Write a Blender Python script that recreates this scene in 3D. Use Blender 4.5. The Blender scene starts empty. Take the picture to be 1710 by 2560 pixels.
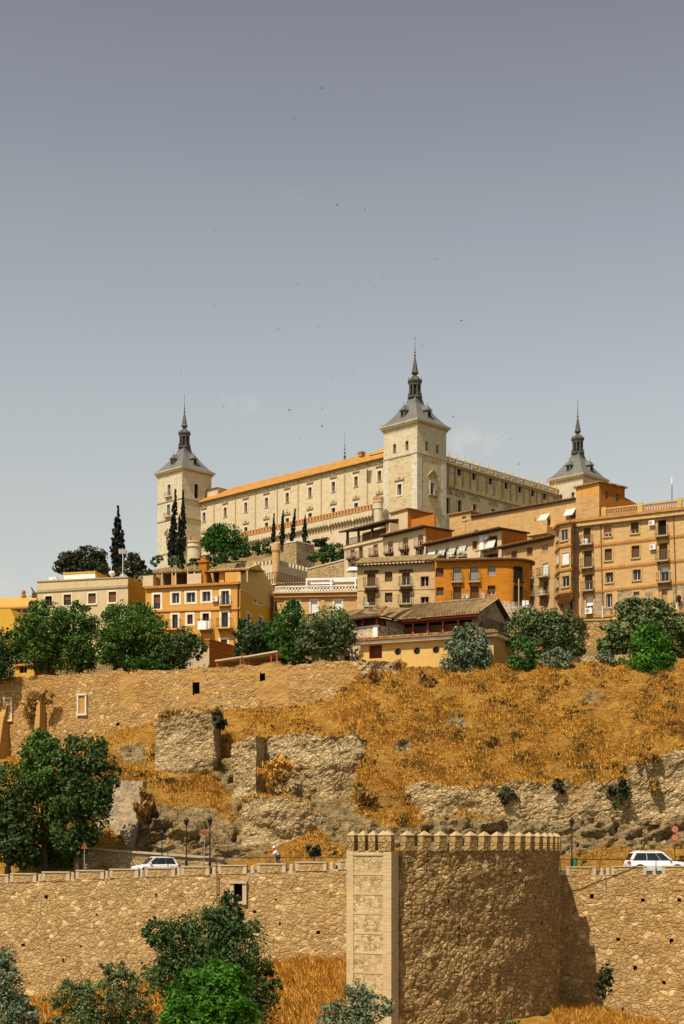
import bpy, math, random
import numpy as np
from mathutils import Vector, Matrix, noise as mnoise

random.seed(7)
RNG = np.random.default_rng(11)
SC = bpy.context.scene
COL = SC.collection
F, CX, HY = 3740.0, 855.0, 2120.0      # focal length in photo pixels, optical axis column, horizon row
R = math.radians


def P(px, py, Y):
    return Vector(((px - CX) / F * Y, Y, (HY - py) / F * Y))


def zof(py, Y):
    return (HY - py) / F * Y


def pyof(z, Y):
    return HY - z * F / Y


# ------------------------------------------------------------------ materials
def nd(nt, t, loc=None, **kw):
    n = nt.nodes.new(t)
    for k, v in kw.items():
        if k.startswith('i_'):
            n.inputs[k[2:].replace('_', ' ')].default_value = v
        else:
            setattr(n, k, v)
    return n


def newmat(name, rough=0.9, spec=0.2):
    m = bpy.data.materials.new(name)
    m.use_nodes = True
    nt = m.node_tree
    b = nt.nodes['Principled BSDF']
    b.inputs['Roughness'].default_value = rough
    b.inputs['Specular IOR Level'].default_value = spec
    return m, nt, b


def c4(c):
    return (c[0], c[1], c[2], 1.0)


def simple(name, col, rough=0.7, metal=0.0, spec=0.3, var=0.12):
    m, nt, b = newmat(name, rough, spec)
    b.inputs['Metallic'].default_value = metal
    tc = nd(nt, 'ShaderNodeTexCoord')
    n = nd(nt, 'ShaderNodeTexNoise', i_Scale=1.7, i_Detail=4.0)
    nt.links.new(tc.outputs['Object'], n.inputs['Vector'])
    r = nd(nt, 'ShaderNodeValToRGB')
    r.color_ramp.elements[0].position = 0.3
    r.color_ramp.elements[1].position = 0.7
    r.color_ramp.elements[0].color = c4([x * (1 - var) for x in col])
    r.color_ramp.elements[1].color = c4([min(1, x * (1 + var)) for x in col])
    nt.links.new(n.outputs['Fac'], r.inputs['Fac'])
    nt.links.new(r.outputs['Color'], b.inputs['Base Color'])
    return m


def glass(name, col=(0.02, 0.022, 0.025)):
    m, nt, b = newmat(name, 0.15, 0.3)
    b.inputs['Base Color'].default_value = c4(col)
    return m


def noise_on(nt, tc, scale, detail=6, mapscale=None, rough=0.6):
    src = tc.outputs['Object']
    if mapscale:
        mp = nd(nt, 'ShaderNodeMapping')
        mp.inputs['Scale'].default_value = mapscale
        nt.links.new(src, mp.inputs['Vector'])
        src = mp.outputs['Vector']
    n = nd(nt, 'ShaderNodeTexNoise', i_Scale=scale, i_Detail=detail, i_Roughness=rough)
    nt.links.new(src, n.inputs['Vector'])
    return n


def mixc(nt, a, b, fac, blend='MIX'):
    mx = nd(nt, 'ShaderNodeMix', data_type='RGBA', blend_type=blend)
    for sock, v in ((mx.inputs[6], a), (mx.inputs[7], b)):
        if isinstance(v, (tuple, list)):
            sock.default_value = c4(v)
        else:
            nt.links.new(v, sock)
    if isinstance(fac, (int, float)):
        mx.inputs[0].default_value = fac
    else:
        nt.links.new(fac, mx.inputs[0])
    return mx.outputs[2]


def ramp(nt, val, p0, p1):
    r = nd(nt, 'ShaderNodeMapRange', i_From_Min=p0, i_From_Max=p1)
    nt.links.new(val, r.inputs['Value'])
    return r.outputs['Result']


def plaster(name, col, col2, stain=None, bump=0.25, course=0.0, rough=0.92, patch=0.35, streak=0.6):
    """mottled render or brickwork: broad patches, vertical streaks and fine horizontal courses"""
    m, nt, b = newmat(name, rough, 0.15)
    tc = nd(nt, 'ShaderNodeTexCoord')
    n1 = noise_on(nt, tc, patch, 7)
    base = mixc(nt, col, col2, ramp(nt, n1.outputs['Fac'], 0.34, 0.66))
    stain = stain or [x * 0.55 for x in col]
    n2 = noise_on(nt, tc, 1.0, 5, (1.3, 1.3, 0.12))
    base = mixc(nt, base, stain, math_mul(nt, ramp(nt, n2.outputs['Fac'], 0.56, 0.8), streak))
    n3 = noise_on(nt, tc, 4.5, 4)
    base = mixc(nt, base, stain, math_mul(nt, ramp(nt, n3.outputs['Fac'], 0.5, 0.8), 0.5))
    h = n3.outputs['Fac']
    if course:
        n4 = noise_on(nt, tc, 1.0, 3, (0.9, 0.9, course))
        base = mixc(nt, base, [x * 0.58 for x in col], math_mul(nt, ramp(nt, n4.outputs['Fac'], 0.47, 0.70), 0.75))
        h = n4.outputs['Fac']
    nt.links.new(base, b.inputs['Base Color'])
    bp = nd(nt, 'ShaderNodeBump', i_Strength=bump, i_Distance=0.06)
    nt.links.new(h, bp.inputs['Height'])
    nt.links.new(bp.outputs['Normal'], b.inputs['Normal'])
    return m


def math_mul(nt, a, k):
    mm = nd(nt, 'ShaderNodeMath', operation='MULTIPLY')
    nt.links.new(a, mm.inputs[0])
    if isinstance(k, (int, float)):
        mm.inputs[1].default_value = k
    else:
        nt.links.new(k, mm.inputs[1])
    return mm.outputs[0]


def rubble(name, cols, mortar, scale=2.0, mw=0.09, bump=0.8, zs=1.35, big=(0.12, 0.6), dist=0.16, holes=0.0, tint=None, warp=0.35, gap=.85, palek=.75):
    """random rubble masonry: cell colours, mortar joints, raised stones"""
    m, nt, b = newmat(name, 0.95, 0.1)
    tc = nd(nt, 'ShaderNodeTexCoord')
    mp = nd(nt, 'ShaderNodeMapping')
    mp.inputs['Scale'].default_value = (1, 1, zs)
    nt.links.new(tc.outputs['Object'], mp.inputs['Vector'])
    nw = nd(nt, 'ShaderNodeTexNoise', i_Scale=1.6, i_Detail=3.0)
    nt.links.new(mp.outputs['Vector'], nw.inputs['Vector'])
    sub = nd(nt, 'ShaderNodeVectorMath', operation='SUBTRACT')
    sub.inputs[1].default_value = (0.5, 0.5, 0.5)
    nt.links.new(nw.outputs['Color'], sub.inputs[0])
    scl = nd(nt, 'ShaderNodeVectorMath', operation='SCALE')
    scl.inputs['Scale'].default_value = warp
    nt.links.new(sub.outputs[0], scl.inputs[0])
    add = nd(nt, 'ShaderNodeVectorMath', operation='ADD')
    nt.links.new(mp.outputs['Vector'], add.inputs[0])
    nt.links.new(scl.outputs[0], add.inputs[1])
    v1 = nd(nt, 'ShaderNodeTexVoronoi', feature='F1', i_Scale=scale)
    v2 = nd(nt, 'ShaderNodeTexVoronoi', feature='DISTANCE_TO_EDGE', i_Scale=scale)
    nt.links.new(add.outputs[0], v1.inputs['Vector'])
    nt.links.new(add.outputs[0], v2.inputs['Vector'])
    sep = nd(nt, 'ShaderNodeSeparateColor')
    nt.links.new(v1.outputs['Color'], sep.inputs['Color'])
    cr = nd(nt, 'ShaderNodeValToRGB')
    el = cr.color_ramp.elements
    el[0].color = c4(cols[0]); el[0].position = 0.0
    el[1].color = c4(cols[-1]); el[1].position = 1.0
    for i, c in enumerate(cols[1:-1]):
        e = el.new((i + 1) / (len(cols) - 1)); e.color = c4(c)
    nt.links.new(sep.outputs[0], cr.inputs['Fac'])
    nf = noise_on(nt, tc, 7.0, 5)
    stone = mixc(nt, cr.outputs['Color'], [x * 0.5 for x in cols[0]], math_mul(nt, ramp(nt, nf.outputs['Fac'], 0.5, 0.75), 0.5))
    mort = ramp(nt, v2.outputs['Distance'], mw, mw * 0.35)
    base = mixc(nt, stone, mortar, mort)
    gp = math_mul(nt, ramp(nt, v2.outputs['Distance'], mw * 1.5, mw * .2), ramp(nt, noise_on(nt, tc, scale * .55, 4).outputs['Fac'], .47, .60))
    base = mixc(nt, base, [x * 0.30 for x in cols[0]], math_mul(nt, gp, gap))
    pale = math_mul(nt, ramp(nt, sep.outputs[2], .90, .94), palek)
    base = mixc(nt, base, [min(.8, x * 1.35) for x in cols[-3 if len(cols) > 4 else -1]], pale)
    nb = noise_on(nt, tc, big[0], 6)
    base = mixc(nt, base, tint or [x * 0.62 for x in cols[len(cols) // 2]], math_mul(nt, ramp(nt, nb.outputs['Fac'], 0.45, 0.7), big[1]))
    nt.links.new(base, b.inputs['Base Color'])
    hgt = nd(nt, 'ShaderNodeMath', operation='MINIMUM')
    nt.links.new(v2.outputs['Distance'], hgt.inputs[0]); hgt.inputs[1].default_value = 0.16
    h2 = nd(nt, 'ShaderNodeMath', operation='MULTIPLY_ADD')
    nt.links.new(nf.outputs['Fac'], h2.inputs[0]); h2.inputs[1].default_value = 0.05
    nt.links.new(hgt.outputs[0], h2.inputs[2])
    h3 = nd(nt, 'ShaderNodeMath', operation='MULTIPLY_ADD')
    nt.links.new(sep.outputs[1], h3.inputs[0]); h3.inputs[1].default_value = 0.10
    nt.links.new(h2.outputs[0], h3.inputs[2])
    bp = nd(nt, 'ShaderNodeBump', i_Strength=bump, i_Distance=dist * 4.5)
    nt.links.new(h3.outputs[0], bp.inputs['Height'])
    nt.links.new(bp.outputs['Normal'], b.inputs['Normal'])
    return m


def tiles(name, cols, pitch=0.28, rough=0.9):
    m, nt, b = newmat(name, rough, 0.1)
    tc = nd(nt, 'ShaderNodeTexCoord')
    mp = nd(nt, 'ShaderNodeMapping')
    mp.inputs['Scale'].default_value = (1 / pitch, 0.4 / pitch, 0.4 / pitch)
    nt.links.new(tc.outputs['Object'], mp.inputs['Vector'])
    v = nd(nt, 'ShaderNodeTexVoronoi', feature='F1', i_Scale=1.0)
    v.inputs['Randomness'].default_value = 0.7
    nt.links.new(mp.outputs['Vector'], v.inputs['Vector'])
    sep = nd(nt, 'ShaderNodeSeparateColor')
    nt.links.new(v.outputs['Color'], sep.inputs['Color'])
    cr = nd(nt, 'ShaderNodeValToRGB')
    el = cr.color_ramp.elements
    el[0].color = c4(cols[0]); el[1].color = c4(cols[-1])
    for i, c in enumerate(cols[1:-1]):
        e = el.new((i + 1) / (len(cols) - 1)); e.color = c4(c)
    nt.links.new(sep.outputs[0], cr.inputs['Fac'])
    w = nd(nt, 'ShaderNodeTexWave', bands_direction='X', i_Scale=1.0, i_Distortion=0.4)
    mp2 = nd(nt, 'ShaderNodeMapping')
    mp2.inputs['Scale'].default_value = (0.314 / pitch, 0.1, 0.1)
    nt.links.new(tc.outputs['Object'], mp2.inputs['Vector'])
    nt.links.new(mp2.outputs['Vector'], w.inputs['Vector'])
    nb = noise_on(nt, tc, 0.5, 5)
    base = mixc(nt, cr.outputs['Color'], [x * 0.5 for x in cols[0]], math_mul(nt, ramp(nt, nb.outputs['Fac'], 0.5, 0.75), 0.6))
    base = mixc(nt, base, [x * 0.4 for x in cols[0]], math_mul(nt, ramp(nt, w.outputs['Fac'], 0.35, 0.05), 0.7))
    nt.links.new(base, b.inputs['Base Color'])
    bp = nd(nt, 'ShaderNodeBump', i_Strength=0.9, i_Distance=0.12)
    nt.links.new(w.outputs['Fac'], bp.inputs['Height'])
    nt.links.new(bp.outputs['Normal'], b.inputs['Normal'])
    return m


def leafmat(name, dark, light, trans=0.25, rough=0.6):
    m = bpy.data.materials.new(name)
    m.use_nodes = True
    nt = m.node_tree
    b = nt.nodes['Principled BSDF']
    b.inputs['Roughness'].default_value = rough
    b.inputs['Specular IOR Level'].default_value = 0.25
    g = nd(nt, 'ShaderNodeNewGeometry')
    base = mixc(nt, dark, light, g.outputs['Random Per Island'])
    nt.links.new(base, b.inputs['Base Color'])
    t = nd(nt, 'ShaderNodeBsdfTranslucent')
    nt.links.new(base, t.inputs['Color'])
    mx = nd(nt, 'ShaderNodeMixShader')
    mx.inputs[0].default_value = trans
    nt.links.new(b.outputs[0], mx.inputs[1])
    nt.links.new(t.outputs[0], mx.inputs[2])
    nt.links.new(mx.outputs[0], nt.nodes['Material Output'].inputs['Surface'])
    return m


M = {}
M['ashlar'] = plaster('pale_ashlar', (0.60, 0.53, 0.37), (0.53, 0.45, 0.28), (0.36, 0.27, 0.15), course=1.6, bump=0.15, streak=0.35)
M['quoin'] = plaster('pale_quoin_stone', (0.62, 0.56, 0.43), (0.55, 0.48, 0.34), (0.4, 0.32, 0.2), course=1.4, bump=0.12, streak=0.2)
M['castle_brick'] = rubble('castle_masonry', [(0.42, 0.31, 0.15), (0.56, 0.44, 0.25), (0.60, 0.49, 0.30), (0.50, 0.38, 0.19)], (0.56, 0.46, 0.28), scale=1.1, mw=0.10, bump=0.5, zs=1.8, big=(0.08, 0.3), dist=0.05, gap=.2, palek=.15)
M['facade_stone'] = rubble('facade_masonry', [(0.49, 0.38, 0.21), (0.59, 0.48, 0.29), (0.61, 0.50, 0.32), (0.53, 0.42, 0.24)], (0.57, 0.46, 0.28), scale=1.0, mw=0.08, bump=0.4, zs=1.8, big=(0.06, 0.3), dist=0.05, gap=.12, palek=.1)
M['north_stone'] = plaster('weathered_grey_stone', (0.70, 0.54, 0.28), (0.57, 0.42, 0.19), (0.22, 0.16, 0.07), course=0.9, bump=0.3, streak=0.6)
M['north_low'] = plaster('grey_ashlar', (0.64, 0.54, 0.36), (0.56, 0.46, 0.29), (0.3, 0.24, 0.15), bump=0.15, streak=0.4)
M['trim'] = simple('pale_trim_stone', (0.62, 0.55, 0.42), 0.9)
M['belt'] = simple('weathered_belt_stone', (0.36, 0.29, 0.17), 0.95)
M['rampart_brick'] = plaster('rampart_brick', (0.52, 0.26, 0.10), (0.44, 0.22, 0.09), bump=0.3)
M['rampart_pale'] = plaster('rampart_pale', (0.58, 0.49, 0.33), (0.52, 0.41, 0.25), bump=0.2)
M['slate'] = plaster('slate', (0.185, 0.18, 0.155), (0.135, 0.13, 0.115), (0.07, 0.07, 0.065), course=2.5, bump=0.2, rough=0.55)
M['lead'] = simple('weathered_lead', (0.075, 0.07, 0.055), 0.55, 0.0, 0.4)
M['iron'] = simple('dark_iron', (0.025, 0.022, 0.02), 0.6, 0.3)
M['castle_roof'] = tiles('orange_roof_tiles', [(0.42, 0.20, 0.045), (0.55, 0.27, 0.06), (0.50, 0.25, 0.07)], 0.6)
M['dark'] = simple('dark_interior', (0.02, 0.014, 0.01), 0.9, 0, 0.05)
M['glass'] = glass('window_glass')
M['wood'] = simple('brown_wood', (0.16, 0.07, 0.025), 0.7)
M['brown'] = simple('brown_roller_blind', (0.105, 0.056, 0.02), 0.75)
M['tanblind'] = simple('tan_roller_blind', (0.38, 0.24, 0.11), 0.8)
M['greyblind'] = simple('grey_roller_blind', (0.27, 0.26, 0.22), 0.75)
M['whiteblind'] = simple('white_roller_blind', (0.72, 0.72, 0.70), 0.7)
M['white'] = simple('white_paint', (0.78, 0.74, 0.66), 0.7)
M['awning'] = simple('white_canvas', (0.58, 0.54, 0.45), 0.9)
M['frame'] = simple('pale_window_frame', (0.55, 0.50, 0.42), 0.6)
M['darkwood'] = simple('dark_eave_wood', (0.07, 0.035, 0.016), 0.8)
M['brick_tan'] = plaster('tan_brick', (0.58, 0.37, 0.155), (0.52, 0.315, 0.125), course=4.0, bump=0.3)
M['brick_pale'] = plaster('pale_tan_brick', (0.55, 0.34, 0.14), (0.50, 0.30, 0.115), course=3.0, bump=0.25)
M['orange'] = plaster('orange_render', (0.60, 0.315, 0.075), (0.55, 0.275, 0.06), bump=0.1)
M['deep_orange'] = plaster('deep_orange_brick', (0.52, 0.195, 0.018), (0.44, 0.155, 0.014), course=4.0, bump=0.25)
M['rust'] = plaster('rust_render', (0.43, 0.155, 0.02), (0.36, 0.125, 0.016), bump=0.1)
M['beige'] = plaster('beige_brick', (0.57, 0.41, 0.21), (0.49, 0.33, 0.15), course=3.0, bump=0.3)
M['cream'] = plaster('cream_render', (0.60, 0.47, 0.27), (0.53, 0.40, 0.21), (0.33, 0.22, 0.1), bump=0.12, streak=0.8)
M['palewall'] = plaster('pale_render', (0.60, 0.46, 0.29), (0.54, 0.40, 0.23), bump=0.15)
M['ocher'] = plaster('ocher_render', (0.62, 0.36, 0.05), (0.57, 0.32, 0.045), bump=0.1)
M['khaki'] = plaster('khaki_render', (0.60, 0.42, 0.16), (0.56, 0.39, 0.14), bump=0.08, streak=0.15)
M['goldwall'] = plaster('golden_render', (0.62, 0.40, 0.14), (0.56, 0.34, 0.10), bump=0.1, streak=0.25)
M['surround'] = simple('white_window_surround', (0.74, 0.64, 0.48), 0.9)
M['brickband'] = plaster('brick_band', (0.50, 0.24, 0.07), (0.42, 0.19, 0.05), bump=0.4, course=5.0)
M['greyrubble'] = rubble('grey_rubble', [(0.24, 0.18, 0.11), (0.38, 0.29, 0.18), (0.33, 0.25, 0.15)], (0.46, 0.33, 0.18), scale=1.7, mw=0.08, bump=0.5, zs=1.6, dist=0.05)
M['spotrubble'] = rubble('pale_spotted_rubble', [(0.20, 0.13, 0.07), (0.33, 0.23, 0.13), (0.45, 0.35, 0.2)], (0.62, 0.50, 0.33), scale=2.2, mw=0.16, bump=0.3, zs=1.3, dist=0.05, big=(0.1, 0.15), gap=.2)
M['tile_old'] = tiles('old_roof_tiles', [(0.30, 0.19, 0.085), (0.42, 0.29, 0.14), (0.36, 0.25, 0.12), (0.25, 0.15, 0.07)], 0.32)
M['tile_red'] = tiles('reddish_roof_tiles', [(0.38, 0.19, 0.07), (0.48, 0.27, 0.11), (0.34, 0.17, 0.07)], 0.3)
M['redbeam'] = simple('red_painted_beam', (0.40, 0.075, 0.03), 0.6)
M['wall_rubble'] = rubble('ochre_rubble', [(0.33, 0.20, 0.075), (0.46, 0.30, 0.125), (0.41, 0.265, 0.105), (0.53, 0.37, 0.175), (0.44, 0.285, 0.115), (0.37, 0.23, 0.09)], (0.42, 0.28, 0.12), scale=2.4, mw=0.05, bump=0.9, zs=1.5, dist=0.07, big=(0.16, 0.55), warp=.7)
M['wall_rubble_right'] = rubble('ochre_rubble_coarse', [(0.33, 0.19, 0.065), (0.46, 0.285, 0.11), (0.40, 0.245, 0.09), (0.53, 0.36, 0.165), (0.44, 0.265, 0.095), (0.36, 0.215, 0.075)], (0.40, 0.245, 0.09), scale=2.2, mw=0.05, bump=0.9, zs=1.3, dist=0.08, big=(0.16, 0.5), warp=.75)
M['bastion_rubble'] = rubble('brown_rubble', [(0.29, 0.175, 0.06), (0.44, 0.285, 0.115), (0.36, 0.23, 0.085), (0.52, 0.355, 0.165)], (0.40, 0.26, 0.10), scale=1.8, mw=0.05, bump=1.0, zs=1.6, dist=0.14, big=(0.16, 0.6), warp=.7)
M['bastion_face'] = rubble('coursed_pale_rubble', [(0.30, 0.18, 0.06), (0.52, 0.37, 0.18), (0.60, 0.45, 0.24), (0.38, 0.25, 0.10)], (0.56, 0.41, 0.21), scale=2.9, mw=0.09, bump=0.4, zs=1.3, dist=0.05, big=(0.15, 0.2), gap=.75, palek=.4, warp=.6)
M['quoin_brick'] = plaster('pale_brick_quoin', (0.58, 0.43, 0.24), (0.52, 0.37, 0.19), course=7.0, bump=0.3)
M['mid_rubble'] = rubble('golden_rubble', [(0.33, 0.19, 0.06), (0.45, 0.28, 0.105), (0.39, 0.235, 0.08), (0.50, 0.335, 0.15)], (0.45, 0.285, 0.11), scale=2.2, mw=0.05, bump=0.9, zs=1.6, dist=0.09, big=(0.14, 0.7), tint=(0.40, 0.195, 0.045), warp=.7)
M['mid_brick'] = plaster('orange_old_brick', (0.46, 0.265, 0.085), (0.40, 0.22, 0.065), course=6.0, bump=0.4)
M['ruin_rubble'] = rubble('grey_ochre_rubble', [(0.31, 0.205, 0.09), (0.46, 0.335, 0.165), (0.54, 0.41, 0.23), (0.39, 0.275, 0.13)], (0.42, 0.295, 0.135), scale=2.4, mw=0.05, bump=1.0, zs=1.8, dist=0.10, big=(0.18, 0.5), tint=(0.30, 0.17, 0.05), warp=.7)
M['gallstone'] = simple('pale_boulder', (0.50, 0.41, 0.28), 0.95)
M['greyrock'] = simple('grey_rock', (0.33, 0.27, 0.18), 0.95, 0, .1, .35)
M['asphalt'] = simple('asphalt', (0.055, 0.052, 0.048), 0.95)
M['carwhite'] = simple('white_car_paint', (0.80, 0.80, 0.80), 0.25, 0, 0.5, 0.02)
M['cardark'] = simple('dark_blue_car_paint', (0.05, 0.06, 0.08), 0.25, 0, 0.5, 0.02)
M['carglass'] = glass('car_glass', (0.015, 0.02, 0.025))
M['tyre'] = simple('tyre_rubber', (0.02, 0.02, 0.02), 0.9)
M['alloy'] = simple('alloy_rim', (0.45, 0.45, 0.46), 0.35, 0.8)
M['redlamp'] = simple('red_tail_lamp', (0.5, 0.02, 0.02), 0.3)
M['clearlamp'] = simple('clear_lamp', (0.7, 0.7, 0.72), 0.2)
M['acwhite'] = simple('white_enamel', (0.72, 0.70, 0.64), 0.6)
M['tan_canvas'] = simple('tan_canvas', (0.50, 0.40, 0.26), 0.9)
M['acgrey'] = simple('grey_grille', (0.30, 0.28, 0.25), 0.7)
M['concrete'] = simple('pale_concrete', (0.46, 0.36, 0.22), 0.95)
M['capstone'] = simple('brown_capstone', (0.42, 0.30, 0.155), 0.95)
M['green_plastic'] = simple('green_plastic', (0.02, 0.22, 0.10), 0.5)
M['signred'] = simple('sign_red', (0.45, 0.04, 0.03), 0.5)
M['skin'] = simple('skin', (0.45, 0.25, 0.16), 0.7)
M['shirt'] = simple('white_shirt', (0.78, 0.76, 0.72), 0.9)
M['trousers'] = simple('dark_cloth', (0.03, 0.03, 0.035), 0.9)
M['bark'] = plaster('bark', (0.13, 0.085, 0.05), (0.09, 0.06, 0.035), bump=0.6)
M['birdmat'] = simple('dark_feathers', (0.03, 0.028, 0.03), 0.8)
# leaves
L_ = {}
L_['mid'] = leafmat('mid_green_leaves', (0.028, 0.066, 0.008), (0.110, 0.205, 0.028))
L_['deep'] = leafmat('deep_green_leaves', (0.020, 0.046, 0.010), (0.090, 0.150, 0.034))
L_['dark'] = leafmat('dark_olive_leaves', (0.020, 0.026, 0.008), (0.080, 0.085, 0.030))
L_['cypress'] = leafmat('cypress_needles', (0.010, 0.016, 0.007), (0.028, 0.038, 0.015), 0.1)
L_['vivid'] = leafmat('vivid_green_leaves', (0.030, 0.110, 0.006), (0.110, 0.280, 0.020), 0.35)
L_['bright'] = leafmat('bright_green_leaves', (0.025, 0.080, 0.008), (0.070, 0.170, 0.020), 0.3)
L_['silver'] = leafmat('silver_green_leaves', (0.050, 0.085, 0.032), (0.250, 0.300, 0.170), 0.2)
L_['olive'] = leafmat('olive_green_leaves', (0.034, 0.060, 0.014), (0.185, 0.240, 0.080), 0.2)
L_['hedge'] = leafmat('hedge_leaves', (0.025, 0.070, 0.012), (0.070, 0.150, 0.025), 0.25)
L_['bluegreen'] = leafmat('blue_green_leaves', (0.014, 0.038, 0.009), (0.075, 0.130, 0.036), 0.2)
L_['drygrass'] = leafmat('dry_grass_blades', (0.55, 0.285, 0.04), (0.80, 0.46, 0.09), 0.3, 0.8)
L_['drybrown'] = leafmat('brown_grass_blades', (0.22, 0.12, 0.025), (0.48, 0.28, 0.075), 0.3, 0.8)


def hillmat(name, grassA, grassB, rockA, rockB):
    m, nt, b = newmat(name, 0.97, 0.05)
    tc = nd(nt, 'ShaderNodeTexCoord')
    at = nd(nt, 'ShaderNodeAttribute', attribute_name='rockiness')
    n1 = noise_on(nt, tc, 0.35, 8)
    g = mixc(nt, grassA, grassB, ramp(nt, n1.outputs['Fac'], 0.35, 0.65))
    n2 = noise_on(nt, tc, 2.5, 6)
    g = mixc(nt, g, [x * 0.45 for x in grassB], math_mul(nt, ramp(nt, n2.outputs['Fac'], 0.52, 0.72), 0.8))
    n3 = noise_on(nt, tc, 0.7, 9, (1, 1, 2.2), 0.7)
    r = mixc(nt, rockA, rockB, ramp(nt, n3.outputs['Fac'], 0.35, 0.65))
    v = nd(nt, 'ShaderNodeTexVoronoi', feature='DISTANCE_TO_EDGE', i_Scale=0.55)
    mp = nd(nt, 'ShaderNodeMapping')
    mp.inputs['Scale'].default_value = (1.0, 1.0, 2.4)
    mp.inputs['Rotation'].default_value = (0, R(22), 0)
    nd_ = nd(nt, 'ShaderNodeVectorMath', operation='MULTIPLY_ADD')
    nt.links.new(n3.outputs['Color'], nd_.inputs[0]); nd_.inputs[1].default_value = (1.6, 1.6, 1.6)
    nt.links.new(tc.outputs['Object'], nd_.inputs[2])
    nt.links.new(nd_.outputs[0], mp.inputs['Vector'])
    nt.links.new(mp.outputs['Vector'], v.inputs['Vector'])
    crack = ramp(nt, v.outputs['Distance'], 0.07, 0.0)
    r = mixc(nt, r, [x * 0.35 for x in rockB], math_mul(nt, crack, 0.9))
    nx = noise_on(nt, tc, 1.3, 6)
    addn = nd(nt, 'ShaderNodeMath', operation='MULTIPLY_ADD')
    nt.links.new(nx.outputs['Fac'], addn.inputs[0]); addn.inputs[1].default_value = 1.1
    sub = nd(nt, 'ShaderNodeMath', operation='SUBTRACT')
    nt.links.new(at.outputs['Fac'], sub.inputs[0]); sub.inputs[1].default_value = 0.55
    nt.links.new(sub.outputs[0], addn.inputs[2])
    fac = ramp(nt, addn.outputs[0], 0.42, 0.58)
    base = mixc(nt, g, r, fac)
    nt.links.new(base, b.inputs['Base Color'])
    hh = nd(nt, 'ShaderNodeMath', operation='MULTIPLY_ADD')
    nt.links.new(n3.outputs['Fac'], hh.inputs[0]); hh.inputs[1].default_value = 1.6
    mn = nd(nt, 'ShaderNodeMath', operation='MINIMUM')
    nt.links.new(v.outputs['Distance'], mn.inputs[0]); mn.inputs[1].default_value = 0.2
    nt.links.new(mn.outputs[0], hh.inputs[2])
    bp = nd(nt, 'ShaderNodeBump', i_Strength=1.0, i_Distance=0.9)
    nt.links.new(hh.outputs[0], bp.inputs['Height'])
    nt.links.new(bp.outputs['Normal'], b.inputs['Normal'])
    return m


M['hill'] = hillmat('hillside_earth', (0.60, 0.32, 0.06), (0.44, 0.22, 0.045), (0.52, 0.385, 0.20), (0.36, 0.25, 0.11))
M['valley'] = simple('dark_valley_scrub', (0.055, 0.052, 0.028), 0.95, 0, .1, .4)
M['earth'] = hillmat('garden_earth', (0.40, 0.28, 0.12), (0.30, 0.2, 0.08), (0.47, 0.36, 0.20), (0.32, 0.22, 0.105))


# ------------------------------------------------------------------ object helpers
def tag(o, label=None, cat=None, group=None, kind=None):
    if label: o['label'] = label
    if cat: o['category'] = cat
    if group: o['group'] = group
    if kind: o['kind'] = kind
    return o


class Thing:
    """an Empty at a thing's base"""
    def __init__(s, name, label, cat, loc=(0, 0, 0), rz=0.0, group=None):
        o = bpy.data.objects.new(name, None)
        o.empty_display_size = 0.5
        COL.objects.link(o)
        o.location = loc
        o.rotation_euler = (0, 0, rz)
        tag(o, label, cat, group, 'thing')
        s.o, s.loc, s.rz = o, Vector(loc), rz

    def w2l(s, v):
        d = Vector(v) - s.loc
        c, n = math.cos(-s.rz), math.sin(-s.rz)
        return Vector((d.x * c - d.y * n, d.x * n + d.y * c, d.z))


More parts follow.
